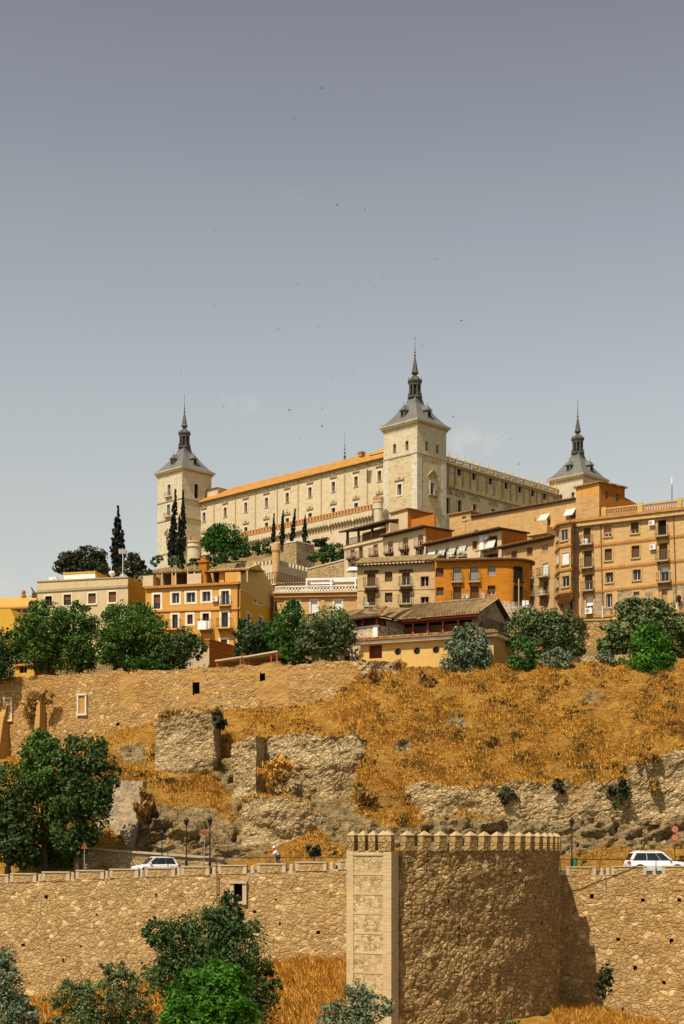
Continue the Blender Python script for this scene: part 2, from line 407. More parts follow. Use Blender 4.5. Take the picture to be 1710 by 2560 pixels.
class MB:
    """collects faces in one coordinate frame and links them as ONE mesh object"""
    def __init__(s):
        s.v, s.f, s.m = [], [], []
        s.T = None

    def av(s, p):
        p = Vector(p)
        if s.T is not None: p = s.T @ p
        s.v.append((p.x, p.y, p.z))
        return len(s.v) - 1

    def poly(s, pts, m=0):
        s.f.append([s.av(p) for p in pts]); s.m.append(m)

    def box(s, x0, x1, y0, y1, z0, z1, m=0, skip=''):
        i = [s.av(p) for p in ((x0, y0, z0), (x1, y0, z0), (x1, y1, z0), (x0, y1, z0), (x0, y0, z1), (x1, y0, z1), (x1, y1, z1), (x0, y1, z1))]
        fs = {'b': (0, 3, 2, 1), 't': (4, 5, 6, 7), 'f': (0, 1, 5, 4), 'r': (1, 2, 6, 5), 'k': (2, 3, 7, 6), 'l': (3, 0, 4, 7)}
        for k, q in fs.items():
            if k not in skip:
                s.f.append([i[j] for j in q]); s.m.append(m)

    def prism(s, poly, z0, z1, m=0, mtop=None):
        n = len(poly)
        a = [s.av((p[0], p[1], z0)) for p in poly]
        b = [s.av((p[0], p[1], z1)) for p in poly]
        for k in range(n):
            s.f.append([a[k], a[(k + 1) % n], b[(k + 1) % n], b[k]]); s.m.append(m)
        s.f.append(b); s.m.append(m if mtop is None else mtop)
        s.f.append(a[::-1]); s.m.append(m)

    def loft(s, rings, m=0, cap=True):
        """rings: equal length lists of points"""
        idx = [[s.av(p) for p in r] for r in rings]
        n = len(rings[0])
        for r0, r1 in zip(idx, idx[1:]):
            for k in range(n):
                s.f.append([r0[k], r0[(k + 1) % n], r1[(k + 1) % n], r1[k]]); s.m.append(m)
        if cap:
            s.f.append(idx[-1]); s.m.append(m)
            s.f.append(idx[0][::-1]); s.m.append(m)

    def lathe(s, cx, cy, prof, n=12, m=0, phase=0.0):
        rings = [[(cx + r * math.cos(phase + 2 * math.pi * k / n), cy + r * math.sin(phase + 2 * math.pi * k / n), z) for k in range(n)] for r, z in prof]
        s.loft(rings, m)

    def tube(s, pts, rad, n=6, m=0):
        rings = []
        pts = [Vector(p) for p in pts]
        for i, p in enumerate(pts):
            d = (pts[min(i + 1, len(pts) - 1)] - pts[max(i - 1, 0)]).normalized()
            a = d.cross(Vector((0, 0, 1)))
            if a.length < 0.05: a = d.cross(Vector((0, 1, 0)))
            a.normalize(); b = d.cross(a)
            r = rad[i] if isinstance(rad, (list, tuple)) else rad
            rings.append([p + (a * math.cos(2 * math.pi * k / n) + b * math.sin(2 * math.pi * k / n)) * r for k in range(n)])
        s.loft(rings, m)

    def ball(s, c, r, m=0, n=8, sz=1.0):
        s.lathe(c[0], c[1], [(r * math.sin(math.pi * k / 6) + 1e-4, c[2] - r * sz * math.cos(math.pi * k / 6)) for k in range(7)], n, m)

    def build(s, name, mats, parent=None, loc=(0, 0, 0), rz=0.0, smooth=False):
        me = bpy.data.meshes.new(name)
        me.from_pydata(s.v, [], s.f)
        for mt in (mats if isinstance(mats, (list, tuple)) else [mats]):
            me.materials.append(mt)
        me.polygons.foreach_set('material_index', s.m)
        if smooth: me.polygons.foreach_set('use_smooth', [True] * len(s.f))
        me.update()
        return link(name, me, parent, loc, rz)


def link(name, me, parent=None, loc=(0, 0, 0), rz=0.0):
    o = bpy.data.objects.new(name, me)
    COL.objects.link(o)
    if parent is not None:
        o.parent = parent.o if isinstance(parent, Thing) else parent
    o.location = loc
    o.rotation_euler = (0, 0, rz)
    return o


def mesh_from_arrays(name, verts, faces, mat, attr=None, smooth=False):
    me = bpy.data.meshes.new(name)
    verts = np.asarray(verts, dtype=np.float32)
    faces = np.asarray(faces, dtype=np.int32)
    k = faces.shape[1]
    me.vertices.add(len(verts)); me.vertices.foreach_set('co', verts.ravel())
    me.loops.add(faces.size); me.loops.foreach_set('vertex_index', faces.ravel())
    me.polygons.add(len(faces))
    me.polygons.foreach_set('loop_start', np.arange(0, faces.size, k, dtype=np.int32))
    if smooth:
        me.polygons.foreach_set('use_smooth', np.ones(len(faces), dtype=bool))
    me.materials.append(mat)
    me.update(calc_edges=True)
    if attr:
        for an, vals in attr.items():
            a = me.attributes.new(an, 'FLOAT', 'POINT')
            a.data.foreach_set('value', np.asarray(vals, dtype=np.float32))
    me.validate()
    return me


class Face:
    """a vertical plane of a thing: u runs to the viewer's right along the wall, z up from the thing's base"""
    def __init__(s, th, ox=0.0, oy=0.0, rot=0.0):
        s.th, s.ox, s.oy, s.rot = th, ox, oy, rot
        c, n = math.cos(th.rz), math.sin(th.rz)
        s.O = Vector((th.loc.x + ox * c - oy * n, th.loc.y + ox * n + oy * c, 0))
        a = th.rz + rot
        s.u = Vector((math.cos(a), math.sin(a), 0)); s.n = Vector((-math.sin(a), math.cos(a), 0))
        s.holes = []

    def at(s, px, py):
        d = Vector(((px - CX) / F, 1.0, (HY - py) / F))
        t = s.O.dot(s.n) / d.dot(s.n)
        p = d * t
        return (p - s.O).dot(s.u), p.z - s.th.loc.z

    def U(s, px): return s.at(px, HY)[0]

    def loc(s, u, z, out=0.0):
        c, n = math.cos(s.rot), math.sin(s.rot)
        return (s.ox + u * c + out * n, s.oy + u * n - out * c, z)

    def child(s, name, mb, mats, u=0, z=0, out=0.0, parent=None, smooth=False):
        return mb.build(name, mats, parent or s.th, s.loc(u, z, out), s.rot, smooth)

    def grid(s, mb, u0, u1, z0, z1, m=0, zsplit=None):
        """wall sheet with the face's holes cut out; zsplit=(z, m2): cells below z take material m2"""
        hs = [h for h in s.holes if h[0] < u1 - .01 and h[1] > u0 + .01 and h[2] < z1 - .01 and h[3] > z0 + .01]
        us = sorted({u0, u1, *[min(max(x, u0), u1) for h in hs for x in h[:2]]})
        zs = sorted({z0, z1, *([zsplit[0]] if zsplit and z0 < zsplit[0] < z1 else []), *[min(max(x, z0), z1) for h in hs for x in h[2:]]})
        for a, b in zip(us, us[1:]):
            if b - a < 1e-5: continue
            for c, d in zip(zs, zs[1:]):
                if d - c < 1e-5: continue
                um, zm = (a + b) / 2, (c + d) / 2
                if any(h[0] < um < h[1] and h[2] < zm < h[3] for h in hs): continue
                mm = zsplit[1] if zsplit and zm < zsplit[0] else m
                mb.poly([s.loc(a, c), s.loc(b, c), s.loc(b, d), s.loc(a, d)], mm)


def add_window(face, u0, u1, z0, z1, pane='brown', frac=1.0, reveal=None, trim=None, tw=0.16, tout=0.03, sill=None, depth=0.22,
               arch=False, name='window', mullion=True, framemat=None, parent=None, label=None, lintel=None):
    w, h = u1 - u0, z1 - z0
    face.holes.append((u0, u1, z0, z1))
    mb = MB()
    d = depth
    mb.poly([(0, 0, 0), (0, 0, h), (0, d, h), (0, d, 0)])
    mb.poly([(w, 0, 0), (w, d, 0), (w, d, h), (w, 0, h)])
    mb.poly([(0, 0, h), (w, 0, h), (w, d, h), (0, d, h)])
    mb.poly([(0, 0, 0), (0, d, 0), (w, d, 0), (w, 0, 0)])
    if arch:
        r = w / 2; n = 8
        pts = [(r - r * math.cos(math.pi * k / n), h - r + r * math.sin(math.pi * k / n)) for k in range(n + 1)]
        for a, b in zip(pts, pts[1:]):
            mb.poly([(a[0], 0, a[1]), (b[0], 0, b[1]), (b[0], 0, h), (a[0], 0, h)])
            mb.poly([(a[0], 0, a[1]), (a[0], d, a[1]), (b[0], d, b[1]), (b[0], 0, b[1])])
    mats = [reveal or M['ashlar'], framemat or M['frame'], trim or M['trim']]
    # timber frame and mullion
    if mullion:
        fw = min(0.07, w * 0.08)
        yb = d - 0.05
        hb = h * (1 - frac) if frac < 1 else 0
        if frac < 1:
            mb.box(w / 2 - fw / 2, w / 2 + fw / 2, yb, d - 0.005, 0.02, max(hb - 0.02, 0.04), 1)
            mb.box(0.01, w - 0.01, yb - .01, d - 0.006, 0.003, fw, 1)
            mb.box(0.01, fw, yb, d - 0.004, fw, max(hb, fw + .02), 1)
            mb.box(w - fw, w - 0.01, yb, d - 0.004, fw, max(hb, fw + .02), 1)
    if trim is not None:
        t = tw
        mb.box(-t, 0.002, -tout, 0.01, -0.02, h + t, 2)
        mb.box(w - 0.002, w + t, -tout, 0.01, -0.02, h + t, 2)
        mb.box(0.002, w - 0.002, -tout, 0.01, h - 0.002, h + t, 2)
        if sill is None:
            mb.box(-t, w + t, -tout, 0.01, -t * 0.8, -0.022, 2)
    if sill is not None:
        mats.append(sill)
        mb.box(-0.14, w + 0.14, -0.14, 0.012, -0.17, -0.004, 3)
    if lintel is not None:
        while len(mats) < 5: mats.append(lintel)
        mb.box(-0.35, w + 0.35, -0.08, 0.015, h + 0.004, h + 0.34, 4)
    o = face.child(name, mb, mats, u0, z0, 0.0, parent)
    if label: o['label'] = label
    # pane / blind
    mp = MB()
    key = {'brown': 'brown', 'tan': 'tanblind', 'grey': 'greyblind', 'white': 'whiteblind', 'wood': 'wood'}.get(pane)
    if key and frac > 0:
        q = MB()
        zb = h * (1 - frac)
        n = max(2, int((h - zb) / 0.16))
        for k in range(n):
            a, b_ = zb + (h - zb) * k / n, zb + (h - zb) * (k + 1) / n
            q.poly([(0, d - 0.06, a), (w, d - 0.06, a), (w, d - 0.075, b_ - 0.01), (0, d - 0.075, b_ - 0.01)])
            q.poly([(0, d - 0.075, b_ - 0.01), (w, d - 0.075, b_ - 0.01), (w, d - 0.06, b_), (0, d - 0.06, b_)])
        q.build('shutter' if pane == 'wood' else 'roller_blind', M[key], o)
    if frac < 1 or not key:
        mp.poly([(0, d, 0), (w, d, 0), (w, d, h), (0, d, h)])
        mp.build('pane', M['dark'] if pane == 'dark' else M['glass'], o)
    return o


def add_balcony(face, u0, u1, z, out=0.75, h=1.0, slab=None, parent=None, step=0.26):
    w = u1 - u0
    mb = MB()
    mb.box(0, w, -out, -0.003, -0.16, 0.0, 0)
    for x in (0.12, w - 0.28):
        mb.poly([(x, -0.003, -0.165), (x + .16, -0.003, -0.165), (x + .16, -out * .8, -0.165), (x, -out * .8, -0.165)])
        mb.poly([(x, -0.003, -0.5), (x, -0.003, -0.163), (x, -out * .8, -0.163)])
        mb.poly([(x + .16, -0.003, -0.5), (x + .16, -out * .8, -0.163), (x + .16, -0.003, -0.163)])
    o = face.child('balcony', mb, slab or M['belt'], u0, z, 0, parent)
    r = MB()
    t = 0.013
    def bar(x, y): r.box(x - t, x + t, y - t, y + t, 0.004, h, 0)
    for zz in (h, 0.12):
        r.box(0, w, -out, -out + 2 * t, zz, zz + 0.035)
        r.box(0, 2 * t, -out, -0.01, zz + .002, zz + 0.033)
        r.box(w - 2 * t, w, -out, -0.01, zz + .002, zz + 0.033)
    n = max(2, int(w / step))
    for k in range(n + 1): bar(t + (w - 2 * t) * k / n, -out + t)
    for k in range(1, max(2, int(out / step))):
        bar(t, -out + out * k / max(2, int(out / step))); bar(w - t, -out + out * k / max(2, int(out / step)))
    r.build('railing', M['iron'], o)
    return o


def add_ac(face, px0, py0, px1, py1, out=0.35, parent=None):
    u0, zt = face.at(px0, py0); u1, zb = face.at(px1, py1)
    w, h = u1 - u0, zt - zb
    mb = MB()
    mb.box(0, w, -out, -0.004, 0, h, 0)
    n = 14; cx, cz, rr = w * 0.36, h * 0.5, min(w * .3, h * 0.4)
    mb.poly([(cx + rr * math.cos(2 * math.pi * k / n), -out - 0.008, cz + rr * math.sin(2 * math.pi * k / n)) for k in range(n)], 1)
    return face.child('air_conditioner', mb, [M['acwhite'], M['acgrey']], u0, zb, 0.0, parent)


def add_awning(face, px0, py0, px1, py1, out=0.8, parent=None):
    """canvas on two arms; the pixel box is that of the canvas seen from the street"""
    u0, zt = face.at(px0, py0); u1, zb = face.at(px1, py1)
    w, h = u1 - u0, max(zt - zb, 0.35)
    mb = MB()
    n = 6
    for k in range(n):
        a, b = k / n, (k + 1) / n
        f = lambda t: (-0.02 - out * t, h - h * t - 0.10 * math.sin(math.pi * t) * 0.6)
        (ya, za), (yb, zb_) = f(a), f(b)
        mb.poly([(0, yb, zb_), (w, yb, zb_), (w, ya, za), (0, ya, za)])
    mb.poly([(0, -0.02 - out, -0.16), (w, -0.02 - out, -0.16), (w, -0.02 - out, 0.0), (0, -0.02 - out, 0.0)])
    for x in (0.03, w - 0.03):
        mb.tube([(x, -0.02, h * 0.45), (x, -out, 0.0)], 0.02, 5, 1)
    return face.child('awning', mb, [M['awning'], M['iron']], u0, zb, 0.0, parent)


class House:
    """a box building: its front face runs between two pixels of its (level) top line; depth from the right-hand side wall's far pixel"""
    def __init__(s, name, label, cat, xa, ya, xb, yb, Y, zb, side_px=None, D=None, end='b'):
        if end == 'b':
            YB, YA = Y, Y * (HY - yb) / (HY - ya)
        else:
            YA, YB = Y, Y * (HY - ya) / (HY - yb)
        A, B = P(xa, ya, YA), P(xb, yb, YB)
        s.L = math.hypot(B.x - A.x, B.y - A.y)
        s.rz = math.atan2(B.y - A.y, B.x - A.x)
        s.th = Thing(name, label, cat, (A.x, A.y, zb), s.rz)
        s.H = A.z - zb
        n = Vector((-math.sin(s.rz), math.cos(s.rz), 0))
        if side_px is not None:
            k = (side_px - CX) / F
            s.D = (k * B.y - B.x) / (n.x - k * n.y)
        else:
            s.D = D
        s.front = Face(s.th, 0, 0, 0)
        s.side = Face(s.th, s.L, 0, math.pi / 2)

    def win(s, x0, y0, x1, y1, face=None, **kw):
        f = face or s.front
        xm, ym = (x0 + x1) / 2, (y0 + y1) / 2
        u0, u1 = f.U(x0), f.U(x1)
        zt, zb = f.at(xm, y0)[1], f.at(xm, y1)[1]
        return add_window(f, u0, u1, zb, zt, **kw)

    def balc(s, x0, x1, y, face=None, **kw):
        f = face or s.front
        return add_balcony(f, f.U(x0), f.U(x1), f.at((x0 + x1) / 2, y)[1], **kw)

    def walls(s, mat, side=None, split=None, splitmat=None, top=None, left=True, name='wall'):
        mb = MB()
        H = s.H if top is None else top
        mats = [mat, side or mat, splitmat or mat]
        s.front.grid(mb, 0, s.L, 0, H, 0, (split, 2) if split else None)
        s.side.grid(mb, 0, s.D, 0, H, 1)
        mb.poly([(0, s.D, 0), (0, 0, 0), (0, 0, H), (0, s.D, H)], 1)
        mb.poly([(s.L, s.D, 0), (0, s.D, 0), (0, s.D, H), (s.L, s.D, H)], 1)
        mb.poly([(0, 0, H - .02), (s.L, 0, H - .02), (s.L, s.D, H - .02), (0, s.D, H - .02)], 1)
        return mb.build(name, mats, s.th)

    def eave(s, over=0.6, th=0.16, rise=0.8, mat=None, soffit=None, depth=None, z=None, x0=None, x1=None, sideover=0.35, name='roof'):
        z = s.H if z is None else z
        d = s.D if depth is None else depth
        x0 = -sideover if x0 is None else x0
        x1 = s.L + sideover if x1 is None else x1
        mb = MB()
        a = [(x0, -over, z), (x1, -over, z), (x1, d + .2, z + rise), (x0, d + .2, z + rise)]
        b = [(p[0], p[1], p[2] + th) for p in a]
        mb.poly(b, 0); mb.poly(a[::-1], 1)
        for k in range(4):
            q = (k + 1) % 4
            mb.poly([a[k], a[q], b[q], b[k]], 1 if k != 0 else 2)
        # rafters / tile ends along the eave
        n = int((x1 - x0) / 0.45)
        for k in range(n):
            xx = x0 + (x1 - x0) * (k + .5) / n
            mb.box(xx - .06, xx + .06, -over + .04, -0.004, z - 0.13, z - 0.004, 1)
            mb.box(xx - .12, xx + .10, -over - .05, -over + .1, z + th - .05, z + th + .07, 0)
        return mb.build(name, [mat or M['tile_red'], soffit or M['darkwood'], M['darkwood']], s.th)

    def pipe(s, x0, y0, x1, y1, mat=None, r=0.06, face=None):
        f = face or s.front
        a, b = f.at(x0, y0), f.at(x1, y1)
        mb = MB()
        mb.tube([(a[0], -r - .02, a[1]), (b[0], -r - .02, b[1])], r, 6)
        return mb.build('downpipe', mat or M['wood'], s.th) if f is s.front else f.child('downpipe', mb, mat or M['wood'])

    def band(s, pts, h=0.22, out=0.10, mat=None, name='string_course', face=None, dent=False):
        """a course along the facade through (px,py) points; py is its top"""
        f = face or s.front
        mb = MB()
        uv = [f.at(*p) for p in pts]
        for (ua, za), (ub, zb) in zip(uv, uv[1:]):
            for (o0, o1, zt0, zt1) in ((0.002, out, 0, h),):
                A = [(ua, -o1, za - zt1), (ub, -o1, zb - zt1), (ub, -o1, zb), (ua, -o1, za)]
                mb.poly(A)
                mb.poly([(ua, 0.0, za), (ua, -o1, za), (ub, -o1, zb), (ub, 0.0, zb)])
                mb.poly([(ua, -o1, za - zt1), (ua, 0.0, za - zt1), (ub, 0.0, zb - zt1), (ub, -o1, zb - zt1)])
                mb.poly([(ua, 0, za - zt1), (ua, -o1, za - zt1), (ua, -o1, za), (ua, 0, za)])
                mb.poly([(ub, -o1, zb - zt1), (ub, 0, zb - zt1), (ub, 0, zb), (ub, -o1, zb)])
            if dent:
                n = int((ub - ua) / 0.4)
                for k in range(n):
                    t = (k + .5) / n
                    uu, zz = ua + (ub - ua) * t, za + (zb - za) * t
                    mb.box(uu - .1, uu + .1, -out * .8, 0.0, zz - h - 0.14, zz - h - .004)
        return f.child(name, mb, mat or M['brickband'])
# ------------------------------------------------------------------ the fortress
CASTLE_RZ = math.atan2(0.72, 0.694)
C0 = P(1042.7, HY, 340.0)
castle = Thing('fortress', 'huge pale stone fortress with slate-spired corner towers crowning the hilltop', 'fortress', (C0.x, C0.y, 0.0), CASTLE_RZ)
SZ = 10.3            # tower side
LW, RW = 82.7, 65.1  # where the far-left and far-right towers start
EP, NP = 6.5, 8.0    # setback of the east and north facades
east = Face(castle, EP, 0.0, -math.pi / 2)       # u runs to the right = minus local y
north = Face(castle, 0.0, NP, 0.0)


def tower(r0, l0, ztop, zbase, kind):
    """square tower, near corner at local (r0, l0)"""
    dz = ztop - 96.1
    lf = Face(castle, r0, l0 + SZ, -math.pi / 2)   # left-hand face, u 0 at its far (left) end
    rf = Face(castle, r0, l0, 0.0)                 # right-hand face
    tw = Thing.__new__(Thing)
    subs = []
    zbelt = ztop - 6.1

    class Par: pass
    # windows first (holes), wall afterwards; the wall mesh is the part that carries them
    mbw = MB()
    wall_me = bpy.data.meshes.new('tower')
    wall = link('tower', wall_me, castle)

    def w(face, uc, zc, ww, hh, **kw):
        return add_window(face, uc - ww / 2, uc + ww / 2, zc - hh / 2, zc + hh / 2, depth=0.55, parent=None_parent(wall), **kw)

    def None_parent(o): return o
    if kind in ('center', 'right'):
        for face in (lf, rf):
            for uc in (SZ * 0.33, SZ * 0.70):
                w(face, uc, zbelt + 2.05, 0.95, 2.3, pane='wood' if face is lf else 'dark', frac=1.0, reveal=M['quoin'], trim=None, arch=True, mullion=False)
    if kind == 'center':
        u, z = lf.at(999, 1224)
        w(lf, u, z, 1.35, 2.5, pane='wood', frac=0.0, reveal=M['quoin'], trim=M['trim'], tw=0.4, tout=0.12)
        u2, z2 = rf.at(1080.5, 1222)
        w(rf, u2, z2, 1.2, 2.9, pane='dark', reveal=M['quoin'], trim=M['trim'], tw=0.35, tout=0.12, mullion=False)
        add_balcony(rf, u2 - 1.5, u2 + 1.5, z2 - 1.6, out=0.9, h=1.1, parent=wall, step=0.3)
        pediment(rf, u2, z2 + 2.9, 3.2, 1.2, wall)
        pediment(lf, u, z + 2.1, 2.9, 0.3, wall, flat=True)
    if kind == 'left':
        for (px, py, ww, hh) in ((423, 1226, 1.3, 3.2), (421.5, 1276, 1.3, 3.2), (419, 1352, 1.2, 2.4)):
            u, z = lf.at(px, py)
            w(lf, u, z, ww, hh, pane='wood', frac=0.0, reveal=M['quoin'], trim=M['trim'], tw=0.3, tout=0.1)
            if hh > 3: add_balcony(lf, u - 1.3, u + 1.3, z - hh / 2 - .05, out=0.8, h=1.0, parent=wall, step=0.3, slab=M['trim'])
        u, z = lf.at(419, 1335)
        pediment(lf, u, z, 2.2, 0.9, wall)
        u, z = rf.at(491, 1228)
        w(rf, u, z, 1.5, 3.9, pane='dark', reveal=M['quoin'], trim=M['trim'], tw=0.3, tout=0.06, mullion=False)
        u, z = rf.at(518, 1240)
        w(rf, u, z, 1.4, 2.4, pane='dark', reveal=M['quoin'], trim=None, arch=True, mullion=False)
    # the shaft
    q = 1.65
    mb = MB()
    if kind == 'center':
        lf.grid(mb, 0, SZ, zbase, zbelt, 1); rf.grid(mb, 0, SZ, zbase, zbelt, 1)
        lf.grid(mb, 0, SZ, zbelt, ztop, 0); rf.grid(mb, 0, SZ, zbelt, ztop, 0)
    else:
        lf.grid(mb, 0, SZ, zbase, ztop, 0); rf.grid(mb, 0, SZ, zbase, ztop, 0)
    for (x0, y0, x1, y1) in ((r0 + SZ, l0, r0 + SZ, l0 + SZ), (r0 + SZ, l0 + SZ, r0, l0 + SZ)):
        mb.poly([(x0, y0, zbase), (x1, y1, zbase), (x1, y1, ztop), (x0, y0, ztop)], 0)
    mb.poly([(r0, l0, ztop - .05), (r0 + SZ, l0, ztop - .05), (r0 + SZ, l0 + SZ, ztop - .05), (r0, l0 + SZ, ztop - .05)], 0)
    me = bpy.data.meshes.new('tower_tmp')
    me.from_pydata(mb.v, [], mb.f)
    for mt in (M['ashlar'], M['castle_brick']): me.materials.append(mt)
    me.polygons.foreach_set('material_index', mb.m); me.update()
    wall.data = me
    wall['label'] = {'center': 'nearest corner tower, with pale quoins and brickwork panels', 'left': 'corner tower at the left end behind the tall cypresses',
                     'right': 'corner tower at the right end rising behind orange houses'}[kind]
    # quoins, belt course
    if kind == 'center':
        qb = MB()
        o = 0.06
        for (a, b) in ((0, q), (SZ - q, SZ)):
            for (x0, x1, y0, y1) in ((r0 + a, r0 + b, l0 - o, l0 - .001), (r0 - o, r0 - .001, l0 + a, l0 + b)):
                qb.box(x0, x1, y0, y1, zbase, zbelt - .15)
        qb.box(r0 - o, r0 - .001, l0 - o, l0 - .001, zbase, zbelt - .15)
        qb.build('quoins', M['quoin'], wall)
    belts = [zbelt] if kind != 'left' else [lf.at(424, 1252)[1], lf.at(424, 1299)[1], lf.at(424, 1382)[1]]
    for zb in belts:
        bb = MB()
        g = 0.16
        bb.box(r0 - g, r0 + SZ + g, l0 - g, l0 - .002, zb - .22, zb + .06)
        bb.box(r0 - g, r0 - .002, l0 - .001, l0 + SZ + g, zb - .22, zb + .06)
        bb.build('belt_course', M['belt'], wall)
    # cornice with modillions
    cb = MB()
    steps = [(0.0, 0.0), (0.15, 0.35), (0.35, 0.5), (0.35, 0.75), (0.75, 1.05), (0.85, 1.45), (0.0, 1.46)]
    rings = []
    for o_, h_ in steps:
        a, b = r0 - o_, r0 + SZ + o_
        c, d = l0 - o_, l0 + SZ + o_
        rings.append([(a, c, ztop + h_), (b, c, ztop + h_), (b, d, ztop + h_), (a, d, ztop + h_)])
    cb.loft(rings, 0, cap=False)
    n = 22
    for k in range(n):
        x = (k + .5) / n * SZ
        cb.box(r0 + x - .12, r0 + x + .12, l0 - .68, l0 - .36, ztop + .55, ztop + .80, 1)
        cb.box(r0 - .68, r0 - .36, l0 + x - .12, l0 + x + .12, ztop + .55, ztop + .80, 1)
    cb.build('cornice', [M['ashlar'], M['belt']], wall)
    # slate roof
    cx, cy = r0 + SZ / 2, l0 + SZ / 2
    ze = ztop + 1.47
    prof = [(5.95, 0.0), (5.4, .35), (4.9, .75), (4.13, 1.7), (3.3, 2.75), (2.62, 3.85), (1.95, 4.75), (1.5, 5.5), (1.2, 6.7)]
    rb = MB()
    rb.loft([[(cx - h, cy - h, ze + z), (cx + h, cy - h, ze + z), (cx + h, cy + h, ze + z), (cx - h, cy + h, ze + z)] for h, z in prof])
    rb.build('roof', M['slate'], wall)
    zt = ze + 6.7
    # dormers
    for ang in range(4):
        db = MB()
        db.T = Matrix.Translation((cx, cy, ze)) @ Matrix.Rotation(ang * math.pi / 2, 4, 'Z')
        db.box(-.62, .62, -4.4, -2.4, 1.5, 3.1, 0, 't')
        db.poly([(-.36, -4.412, 1.7), (.36, -4.412, 1.7), (.36, -4.412, 2.85), (-.36, -4.412, 2.85)], 1)
        db.loft([[(-.92, -4.7, 3.1), (.92, -4.7, 3.1), (.92, -2.3, 3.1), (-.92, -2.3, 3.1)],
                 [(-.86, -4.65, 3.25), (.86, -4.65, 3.25), (.86, -2.3, 3.25), (-.86, -2.3, 3.25)],
                 [(-.12, -3.9, 4.4), (.12, -3.9, 4.4), (.12, -2.0, 4.4), (-.12, -2.0, 4.4)]])
        db.lathe(0, -3.9, [(.06, 4.35), (.05, 4.8), (.12, 4.9), (.02, 5.2)], 6)
        db.build('dormer', [M['slate'], M['dark']], wall)
    # lantern and spire
    sp = MB()
    n = 8; ph = math.pi / 8
    sp.lathe(cx, cy, [(1.6, zt - .1), (1.8, zt + .1), (1.8, zt + .45), (1.45, zt + .6)], n, 0, ph)
    sp.lathe(cx, cy, [(1.05, zt + .55), (1.05, zt + 3.5)], n, 1, ph)
    for k in range(8):
        a = ph + 2 * math.pi * k / 8
        px_, py_ = cx + 1.2 * math.cos(a), cy + 1.2 * math.sin(a)
        sp.box(px_ - .17, px_ + .17, py_ - .17, py_ + .17, zt + .6, zt + 3.1)
        sp.ball((cx + 1.6 * math.cos(a), cy + 1.6 * math.sin(a), zt + .95), .16, 0, 6)
        sp.tube([(cx + 1.6 * math.cos(a), cy + 1.6 * math.sin(a), zt + .5), (cx + 1.6 * math.cos(a), cy + 1.6 * math.sin(a), zt + 1.5)], [.1, .02], 5)
        sp.tube([(cx + 1.6 * math.cos(a), cy + 1.6 * math.sin(a), zt + 4.1), (cx + 1.6 * math.cos(a), cy + 1.6 * math.sin(a), zt + 5.0)], [.12, .02], 5)
    sp.lathe(cx, cy, [(1.35, zt + 2.95), (1.45, zt + 3.05), (1.45, zt + 3.3), (1.6, zt + 3.6), (1.78, zt + 3.9), (1.78, zt + 4.15), (1.4, zt + 4.25), (1.25, zt + 4.6), (.75, zt + 5.1), (.42, zt + 5.3), (.42, zt + 5.5)], n, 0, ph)
    sp.build('lantern', [M['lead'], M['dark']], wall)
    s2 = MB()
    s2.lathe(cx, cy, [(.35, zt + 5.45), (.65, zt + 5.7), (.88, zt + 5.95), (.86, zt + 6.1), (.72, zt + 6.5), (.5, zt + 7.8), (.14, zt + 9.7), (.02, zt + 9.85)], n, 0, ph)
    for zz, rr in ((10.05, .26), (10.75, .21), (11.35, .16), (11.85, .12)):
        s2.ball((cx, cy, zt + zz), rr, 0, 7)
    s2.lathe(cx, cy, [(.05, zt + 9.8), (.05, zt + 12.2), (.03, zt + 14.8)], 5)
    s2.box(cx - .3, cx + .3, cy - .03, cy + .03, zt + 14.0, zt + 14.06)
    s2.build('spire', M['lead'], wall)
    return lf, rf


def pediment(face, u, z, w, h, parent, flat=False):
    mb = MB()
    if flat:
        mb.box(-w / 2, w / 2, -.3, -.003, 0, .22)
        mb.ball((0, -.12, .55), .35, 0, 8)
        mb.tube([(0, -.1, .8), (0, -.1, 1.4)], [.12, .02], 5)
        mb.poly([(-.7, -.1, .22), (.7, -.1, .22), (0.1, -.1, .75), (-.1, -.1, .75)])
        for x in (-w * .42, w * .42):
            mb.tube([(x, -.15, .2), (x, -.15, .75)], [.12, .03], 5)
    else:
        mb.box(-w / 2, w / 2, -.35, -.003, -.16, 0)
        t = .22
        for sx in (-1, 1):
            a, b = (sx * w / 2, 0.004), (0, h)
            p = [(a[0], -.4, a[1]), (b[0], -.4, b[1]), (b[0], -.4, b[1] + t), (a[0], -.4, a[1] + t * .6)]
            q_ = [(x, -.003, z_) for x, y, z_ in p]
            if sx > 0: p, q_ = p[::-1], q_[::-1]
            mb.loft([p, q_])
        mb.poly([(-w / 2, -.12, 0), (w / 2, -.12, 0), (0, -.12, h)])
        mb.ball((0, -.2, h + .45), .22, 0, 6)
    return face.child('pediment', mb, M['belt'], u, z, 0, parent)


c_lf, c_rf = tower(0.0, 0.0, 96.1, 55.0, 'center')
tower(0.0, LW, 99.9, 60.0, 'left')
tower(RW, 0.0, 95.5, 55.0, 'right')

